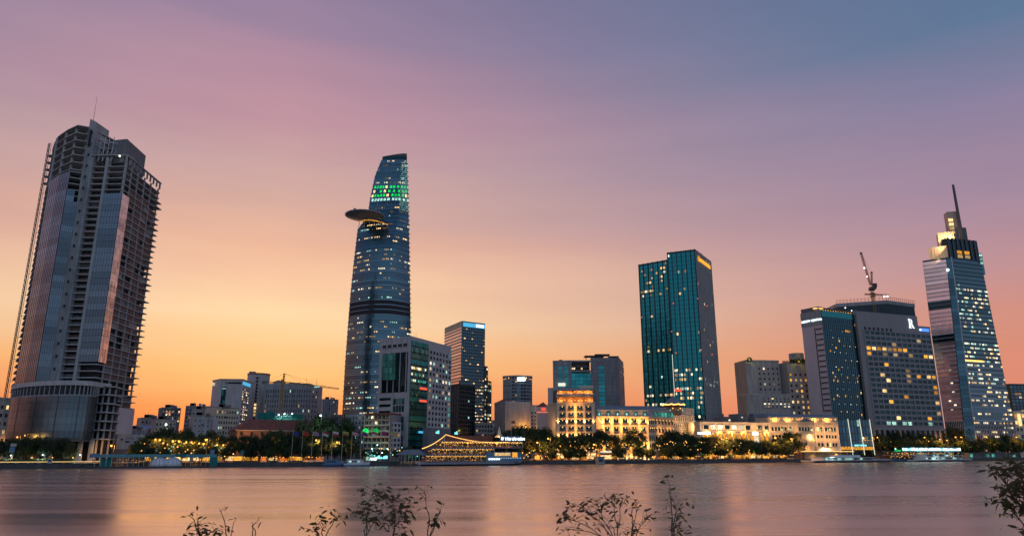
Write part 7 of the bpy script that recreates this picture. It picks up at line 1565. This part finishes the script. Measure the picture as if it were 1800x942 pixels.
# ================================================================== CARS queuing on the quay road, rail and bollard lamps
def car_proto(colm):
    f = Frame((0, 0), 0, 0); out = []
    L, w = 4.4, 1.75
    prof_ = [(-2.2, .35), (-2.2, .85), (-1.5, .98), (-.9, 1.45), (.6, 1.45), (1.25, .98), (2.15, .82), (2.2, .35)]
    b = MB(); b.add([(x, -w / 2 * (.86 if z > 1.2 else 1), z) for x, z in prof_] + [(x, w / 2 * (.86 if z > 1.2 else 1), z) for x, z in prof_], [tuple(range(8)), tuple(range(15, 7, -1))] + [(i, 8 + i, 8 + (i + 1) % 8, (i + 1) % 8) for i in range(8)]); out.append(('body', b, colm))
    b = MB()
    for s_ in (-1, 1): b.add([(-1.2, s_ * (w / 2 - .02), 1.0), (1.0, s_ * (w / 2 - .02), 1.0), (.5, s_ * (w / 2 * .87 + .01), 1.4), (-.85, s_ * (w / 2 * .87 + .01), 1.4)], [(0, 1, 2, 3)])
    out.append(('side_window', b, 'glass_dark'))
    for x in (-1.35, 1.35):
        for y in (-.82, .82): out.append(('wheel', MB().tube((x, y - .1, .32), (x, y + .1, .32), .32, n=10), 'rubber'))
    for y in (-.6, .6): out.append(('headlight', MB().box((2.2, y, .66), (.12, .34, .2)), 'bulb_amber' )); out.append(('tail_light', MB().box((-2.2, y, .75), (.1, .3, .18)), 'lit_red'))
    res = []
    for n_, b, m_ in out:
        me = bpy.data.meshes.new(n_); me.from_pydata(b.v, [], b.f); me.materials.append(M[m_]); res.append((n_, me))
    return res
mat('car_silver', (.4, .4, .42), .35, .5); mat('car_black', (.03, .03, .035), .3); mat('car_white', (.7, .7, .7), .35); mat('car_red', (.3, .03, .03), .35)
CARS = {m: car_proto(m) for m in ('car_silver', 'car_black', 'car_white', 'car_red')}
def car(px, off_, cm, label, group, rev):
    p = shore(px, off_); r = thing('car', label, 'car', (*p, GZ + .005), group); r.rotation_euler = (0, 0, QANG + (math.pi if rev else 0))
    for n_, me in CARS[cm]:
        o = bpy.data.objects.new(n_, me); COL.objects.link(o); o.parent = r
    return r
q = random.Random(5); groups = [('before the unfinished tower', 0, 175, 13), ('behind the pier canopy', 385, 415, 3), ('in front of the museum trees', 415, 640, 14), ('before the cream hotel', 930, 1225, 18), ('before the white colonnade', 1230, 1400, 9)]
for gname, a, b_, n in groups:
    for i in range(n):
        cm = q.choice(['car_silver', 'car_black', 'car_white', 'car_silver', 'car_red']); px = a + (b_ - a) * (i + .5) / n + q.uniform(-2, 2)
        car(px, q.choice([16.5, 22.5]), cm, ordl(f'{cm[4:]} car on the quay road {gname}', i, n), 'cars on the quay road', q.random() < .5)
for a, b_, n in ((0, 180, 5), (415, 560, 4), (930, 1230, 8), (1235, 1400, 4)):
    for i in range(n):
        px = a + (b_ - a) * (i + .5) / n; p = shore(px, 11.5)
        r = thing('bollard_lamp', ordl('short amber quay path lamp ' + ('before the unfinished tower' if a == 0 else 'before the museum' if a == 415 else 'before the cream hotel' if a == 930 else 'before the colonnade'), i, n), 'path lamp', (*p, GZ), 'path lamps'); MB().tube((*p, GZ), (*p, GZ + 2.6), .1, n=6).build('post', 'steel_dark', r); bulb(r, (*p, GZ + 2.8), .26, 'bulb_amber'); plight(r, (p[0], p[1] - .6, GZ + 2.9), 520, WARM, .3)
# added glowing rail standing in for car light trails on the left promenade and festoon lamps in the hotel trees
for k, (a, b_, lab) in enumerate(((-15, 84, 'amber car light trails built as a glowing quay rail, left of the small hut'), (90, 178, 'amber car light trails built as a glowing quay rail, between the small hut and teal pier'))):
    p, L = span(a, b_, 2.0); f = Frame(p, GZ); r = thing('trail_glow_rail', lab, 'handrail', (*p, GZ)); b = MB().tube(f(0, 0, 1.15), f(L, 0, 1.15), .12, n=6); b.build('rail', 'steel_light', r); b = MB().tube(f(0, .05, .93), f(L, .05, .93), .10, n=5); b.build('light_trail', 'strip_gold', r)
    for i in range(int(L / 3)): MB().tube(f(i * 3, 0, 0), f(i * 3, 0, 1.2), .06, n=5).build('post', 'steel_dark', r)
p = shore(86.5, 2.2); f = Frame(p, GZ); r = thing('guard_hut', 'small pale guard hut on the quay edge between the glowing quay rails', 'hut', (*p, GZ)); b = MB(); fbox(b, f, -.9, .9, -1, .8, 0, 2.6); b.build('wall', 'white_stone', r); b = MB(); fbox(b, f, -1.1, 1.1, -1.2, 1.0, 2.6, 2.75); b.build('roof', 'grey_stone', r); b = MB(); fbox(b, f, -.5, .5, .81, .86, 1.1, 2.0); b.build('window', 'glass_dark', r)
for i, (px, y, lab) in enumerate(((17, 790, 'blue and white direction sign over the hedge at far left'), (371, 794, 'blue banner sign on a post at the right end of the pier canopy'), (425, 795, 'pale blue pennant sign on a post right of the pier canopy'))):
    p = shore(px, 8); z = H(y, p[1]); r = thing('road_sign', lab, 'sign', (*p, GZ)); MB().tube((*p, GZ), (*p, z + 1), .1, n=5).build('post', 'steel_dark', r); MB().box((p[0], p[1] - .15, z), (2.2, .12, 2.4), QANG).build('sign_panel', 'boat_blue' if i < 2 else 'canopy_teal', r)
    if i == 0: MB().box((p[0] + .3, p[1] - .15, z + 2.2), (2.4, .12, 1.5), QANG).build('sign_panel', 'white_stone', r)
def fest(a, b_, n, off_, y0, y1, label, mats_):
    q = random.Random(a); p = shore((a + b_) / 2, off_); r = thing('festoon_lights', label, 'string lights', (*p, GZ)); pr = None; w = MB()
    for i in range(n):
        px = a + (b_ - a) * (i + .5) / n; p2 = shore(px, off_ + q.uniform(-3, 3)); z = H(q.uniform(y0, y1), p2[1]); bulb(r, (*p2, z), q.choice([.22, .28, .36]), q.choice(mats_)); w.tube((*p2, z), (*p2, z + 1.2), .03, n=3)
        if pr and i % 2: w.tube(pr, (*p2, z + 1.2), .03, n=3)
        pr = (*p2, z + 1.2)
    w.build('cable', 'steel_dark', r, 'stuff')
fest(978, 1225, 150, 11, 772, 804, 'many small warm lamps hung among the trees before the cream hotel', ['string_gold', 'string_gold', 'bulb_amber', 'lit_white'])
fest(1226, 1380, 90, 9, 776, 805, 'many small warm lamps hung among the trees before the white colonnade', ['string_gold', 'string_gold', 'bulb_amber', 'lit_green'])
fest(915, 978, 26, 9, 788, 805, 'warm garden lamps under the large trees right of the restaurant ship', ['string_gold', 'lit_amber', 'bulb_amber'])
fest(1556, 1800, 40, 12, 768, 800, 'scattered amber lamps under the dark trees below the spired tower', ['lit_amber', 'string_gold', 'lit_amber', 'lit_teal'])
fest(240, 410, 46, 10, 776, 806, 'scattered amber lamps under the dark trees left of the museum', ['lit_amber', 'string_gold', 'lit_cool'])
fest(640, 735, 24, 7, 786, 806, 'small white and turquoise lamps on the quay before the flats', ['lit_cool', 'sign_cyan', 'string_gold'])
stq = random.Random(77)
for a, b_, n, where in ((934, 1232, 22, 'before the cream hotel'), (1236, 1396, 12, 'before the white colonnade'), (418, 560, 9, 'before the museum'), (390, 414, 2, 'left of the museum'), (246, 380, 8, 'behind the pier canopy')):
    for i in range(n):
        px = a + (b_ - a) * (i + .5) / n + stq.uniform(-3, 3); p = shore(px, 11.8 + stq.uniform(-1, 1)); f = Frame(p, GZ); w = stq.uniform(3.0, 5.5); h = stq.uniform(2.5, 3.4)
        r = thing('market_stall', ordl('small lit food stall on the quay ' + where, i, n), 'stall', (*p, GZ), 'food stalls on the quay')
        b = MB(); fbox(b, f, 0, w, -2, 0, 0, .95); b.build('counter', stq.choice(['orange_wall', 'cream_trim', 'steel_dark']), r)
        b = MB(); fbox(b, f, .05, w - .05, -2.1, -1.95, .95, h); b.build('back_panel', stq.choice(['lit_warm', 'lit_amber', 'lit_amber', 'lit_amber', 'orange_wall']), r)
        b = MB().hexa([f(-.3, .9, h - .15), f(w + .3, .9, h - .15), f(w + .3, -2.4, h + .3), f(-.3, -2.4, h + .3), f(-.3, .9, h - .05), f(w + .3, .9, h - .05), f(w + .3, -2.4, h + .4), f(-.3, -2.4, h + .4)]); b.build('awning', stq.choice(['red_tile', 'canopy_teal', 'cream_trim', 'orange_wall']), r)
        for x in (.1, w - .1): MB().tube(f(x, .7, 0), f(x, .7, h - .1), .05, n=5).build('post', 'steel_light', r)
        for k in range(3): bulb(r, f(w * (k + .5) / 3, .6, h - .35), .2, 'string_gold')
        if i % 2 == 0: plight(r, f(w / 2, .2, h - .3), 500, WARM, .3)
for i, px in enumerate((985, 1015, 1042, 1070, 1108, 1150, 1180, 1210, 1260, 1310, 1345, 950, 1600, 1700, 300, 345)):
    p = shore(px, 10.5); MB_ = None
    r = thing('ground_spotlight', ordl('small ground spotlight under the quay trees', i, 16), 'spotlight', (*p, GZ), 'ground spotlights'); MB().box((p[0], p[1], GZ + .25), (.5, .5, .5), QANG).build('housing', 'steel_dark', r); bulb(r, (p[0], p[1] - .1, GZ + .55), .2, 'string_gold', 'lens'); plight(r, (p[0], p[1] - .7, GZ + 1.2), 1500, WARM, .2, 'lamp_light', (0, .45, 1), 120)

# distant roofs that close the gaps between the towers
far_ = [(236, 30, 752, 700), (262, 26, 748, 760), (590, 24, 728, 800), (445, 30, 738, 780), (866, 22, 738, 900), (1272, 30, 735, 860), (1296, 26, 737, 800), (1762, 40, 745, 900), (1800, 40, 742, 1000), (962, 20, 735, 900), (-6, 30, 752, 700)]
for i, (px, w, y, D) in enumerate(far_):
    A, B_ = P(px, 740, D), P(px + w, 740, D + 10); z1 = H(y, D); r = thing('distant_house', ordl('distant flat roofed house filling a skyline gap', i, len(far_)), 'house', (*A, GZ), 'distant houses'); MB().wallbox(A, B_, GZ, z1, -20, 0).build('wall', ['grey_stone', 'beige_render', 'brown_grey'][i % 3], r); facade(r, A, B_, GZ + 4, z1 - 1, 5, max(2, int((z1 - 5) / 3.5)), ['grey_stone', 'beige_render', 'brown_grey'][i % 3], 'void_dark', litf(.15, ['lit_warm', 'lit_white'], i), fw=.5, fh=.5, d=.4)

# ================================================================== FOREGROUND SHRUBS on the near bank
def leaf_mesh():
    b = MB(); L, w = 1.0, .34
    xs = [0, .25, .55, .8, 1.0]; ws = [.02, .85, 1.0, .6, .0]
    vs = []
    for x, k in zip(xs, ws): vs += [(x, -w / 2 * k, .05 * k - .10 * x * x), (x, 0, -.10 * x * x), (x, w / 2 * k, .05 * k - .10 * x * x)]
    fs = []
    for i in range(4): o = i * 3; fs += [(o, o + 3, o + 4, o + 1), (o + 1, o + 4, o + 5, o + 2)]
    me = bpy.data.meshes.new('leaf'); me.from_pydata(vs, [], fs); me.materials.append(M['leaf_shrub']); me.polygons.foreach_set('use_smooth', [True] * len(fs)); return me
LEAF = leaf_mesh()
def shrub(label, D, root_px, clusters, seed, lsz=.075, forks=None, name='shrub', maxleaf=296, dens=1.35):
    from mathutils import Euler
    q = random.Random(seed); rx, ry = P(root_px, 980, D); gz = 6.38; forks = forks or [root_px]
    r = thing(name, label, 'shrub', (rx, ry, gz)); b = MB(); nl = 0; rest = MB(); F = {}
    def stem(pts, r0, r1):
        n = len(pts) - 1
        for i in range(n): b.tube(pts[i], pts[i + 1], r0 + (r1 - r0) * i / n, r0 + (r1 - r0) * (i + 1) / n, 5)
    for fx in forks:
        top = Vector((*P(fx, 955, D), H(q.uniform(945, 972), D))); base = Vector((rx + (top.x - rx) * .7, ry + q.uniform(-.1, .1), gz)); m = base.lerp(top, .5) + Vector((q.uniform(-.05, .05), 0, 0)); stem([base, m, top], .011, .008); F[fx] = top
    for cx, cy, wx, wy, n in clusters:
        dd = D + q.uniform(-.3, .3); tip = Vector((*P(cx, cy, dd), H(cy, dd))); base = F[min(forks, key=lambda f_: abs(f_ - cx))]; s = dd / 1297.0
        ctrl = base.lerp(tip, .5) + Vector((q.uniform(-.05, .05), 0, q.uniform(.02, .12))); pts = [base.lerp(ctrl, t).lerp(ctrl.lerp(tip, t), t) + Vector((q.uniform(-.012, .012), 0, q.uniform(-.008, .008))) for t in [i / 7 for i in range(8)]]
        pts[0] = base; stem(pts, .0055, .0022); leaves = []
        for k in range(int(n * dens)):
            if k % 5 == 4:                                 # leaves on side twigs lower down the branch
                src = pts[q.randrange(3, 6)]; e = src + Vector((q.uniform(-.11, .11), q.uniform(-.06, .06), q.uniform(.0, .12)))
            else:
                a_ = q.uniform(0, 6.28); rr_ = math.sqrt(q.random()); e = Vector((tip.x + math.cos(a_) * rr_ * wx * s, tip.y + q.uniform(-.16, .16), tip.z + math.sin(a_) * rr_ * wy * s)); src = pts[q.randrange(5, 8)]
            if k % 3 == 0: mid_ = src.lerp(e, .5) + Vector((0, 0, .015)); b.tube(src, mid_, .0026, .002, 4); b.tube(mid_, e, .002, .0012, 4)
            nl += 1; sc = lsz * (q.uniform(.45, 1.0) if q.random() < .6 else q.uniform(.9, 1.35)); eu = Euler((q.uniform(-1.3, 1.3), q.uniform(-.6, 1.0), q.choice([0, math.pi]) + q.gauss(0, .8)))
            if nl > maxleaf: mx = Matrix.Translation(e) @ eu.to_matrix().to_4x4() @ Matrix.Scale(sc, 4); rest.add([mx @ v.co for v in LEAF.vertices], [tuple(p_.vertices) for p_ in LEAF.polygons]); continue
            o = bpy.data.objects.new('leaf', LEAF); COL.objects.link(o); o.parent = r; o.location = e - WORLD[r.name]; o.scale = (sc, sc, sc); o.rotation_euler = eu
    b.build('stem', 'twig', r)
    if rest.v: rest.build('foliage', 'leaf_shrub', r, 'stuff')
    return r
mat('twig', (.13, .085, .06), .9)
shrub('leafy shrub with dense dark top on the near bank below the lotus tower', 6.6, 660, [(655, 862, 26, 12, 26), (690, 878, 30, 20, 60), (640, 893, 24, 14, 28), (665, 905, 34, 24, 46), (715, 895, 22, 16, 24), (600, 905, 22, 14, 12), (565, 912, 26, 22, 14), (548, 934, 22, 12, 14), (765, 915, 14, 8, 18), (748, 862, 22, 12, 7), (775, 890, 6, 8, 4), (700, 920, 30, 20, 24)], 3, .062, [565, 640, 690, 752])
shrub('arching leafy shrub with bare lower twigs on the near bank below the teal glass tower', 6.8, 1095, [(992, 908, 12, 14, 24), (1018, 890, 20, 9, 24), (1050, 882, 26, 9, 26), (1075, 874, 24, 10, 18), (1095, 875, 14, 6, 12), (1115, 886, 10, 8, 8), (1035, 903, 26, 8, 14), (1000, 930, 20, 10, 14), (1120, 880, 14, 12, 8), (1178, 858, 10, 16, 8), (1190, 885, 24, 10, 14), (1188, 905, 18, 10, 12), (1196, 925, 16, 12, 16), (1140, 905, 20, 12, 12), (1075, 928, 40, 12, 14), (1120, 930, 30, 12, 12), (1174, 838, 4, 4, 2)], 9, .055, [1085, 1110, 1180])
shrub('sparse low shrub with one bare forked twig on the near bank, leftmost of the shrubs', 6.4, 395, [(388, 892, 2, 2, 1), (414, 912, 2, 3, 1), (350, 922, 18, 10, 14), (372, 934, 26, 8, 22), (330, 905, 10, 6, 4), (440, 918, 3, 8, 1), (452, 915, 4, 8, 2), (345, 938, 20, 5, 12)], 14, .055, [352, 404, 448])
hx, hy = P(1850, 900, 5.6)
shrub('dark leafy bush entering from the right edge on the near bank', 5.6, 1850, [(1752, 825, 16, 10, 26), (1785, 822, 20, 14, 46), (1800, 845, 18, 16, 30), (1778, 855, 18, 10, 22), (1758, 882, 20, 8, 20), (1790, 880, 20, 10, 26), (1772, 902, 8, 5, 5), (1788, 930, 12, 6, 8), (1812, 850, 14, 30, 40), (1796, 806, 12, 8, 14)], 22, .068, [1830, 1860], dens=1.6)
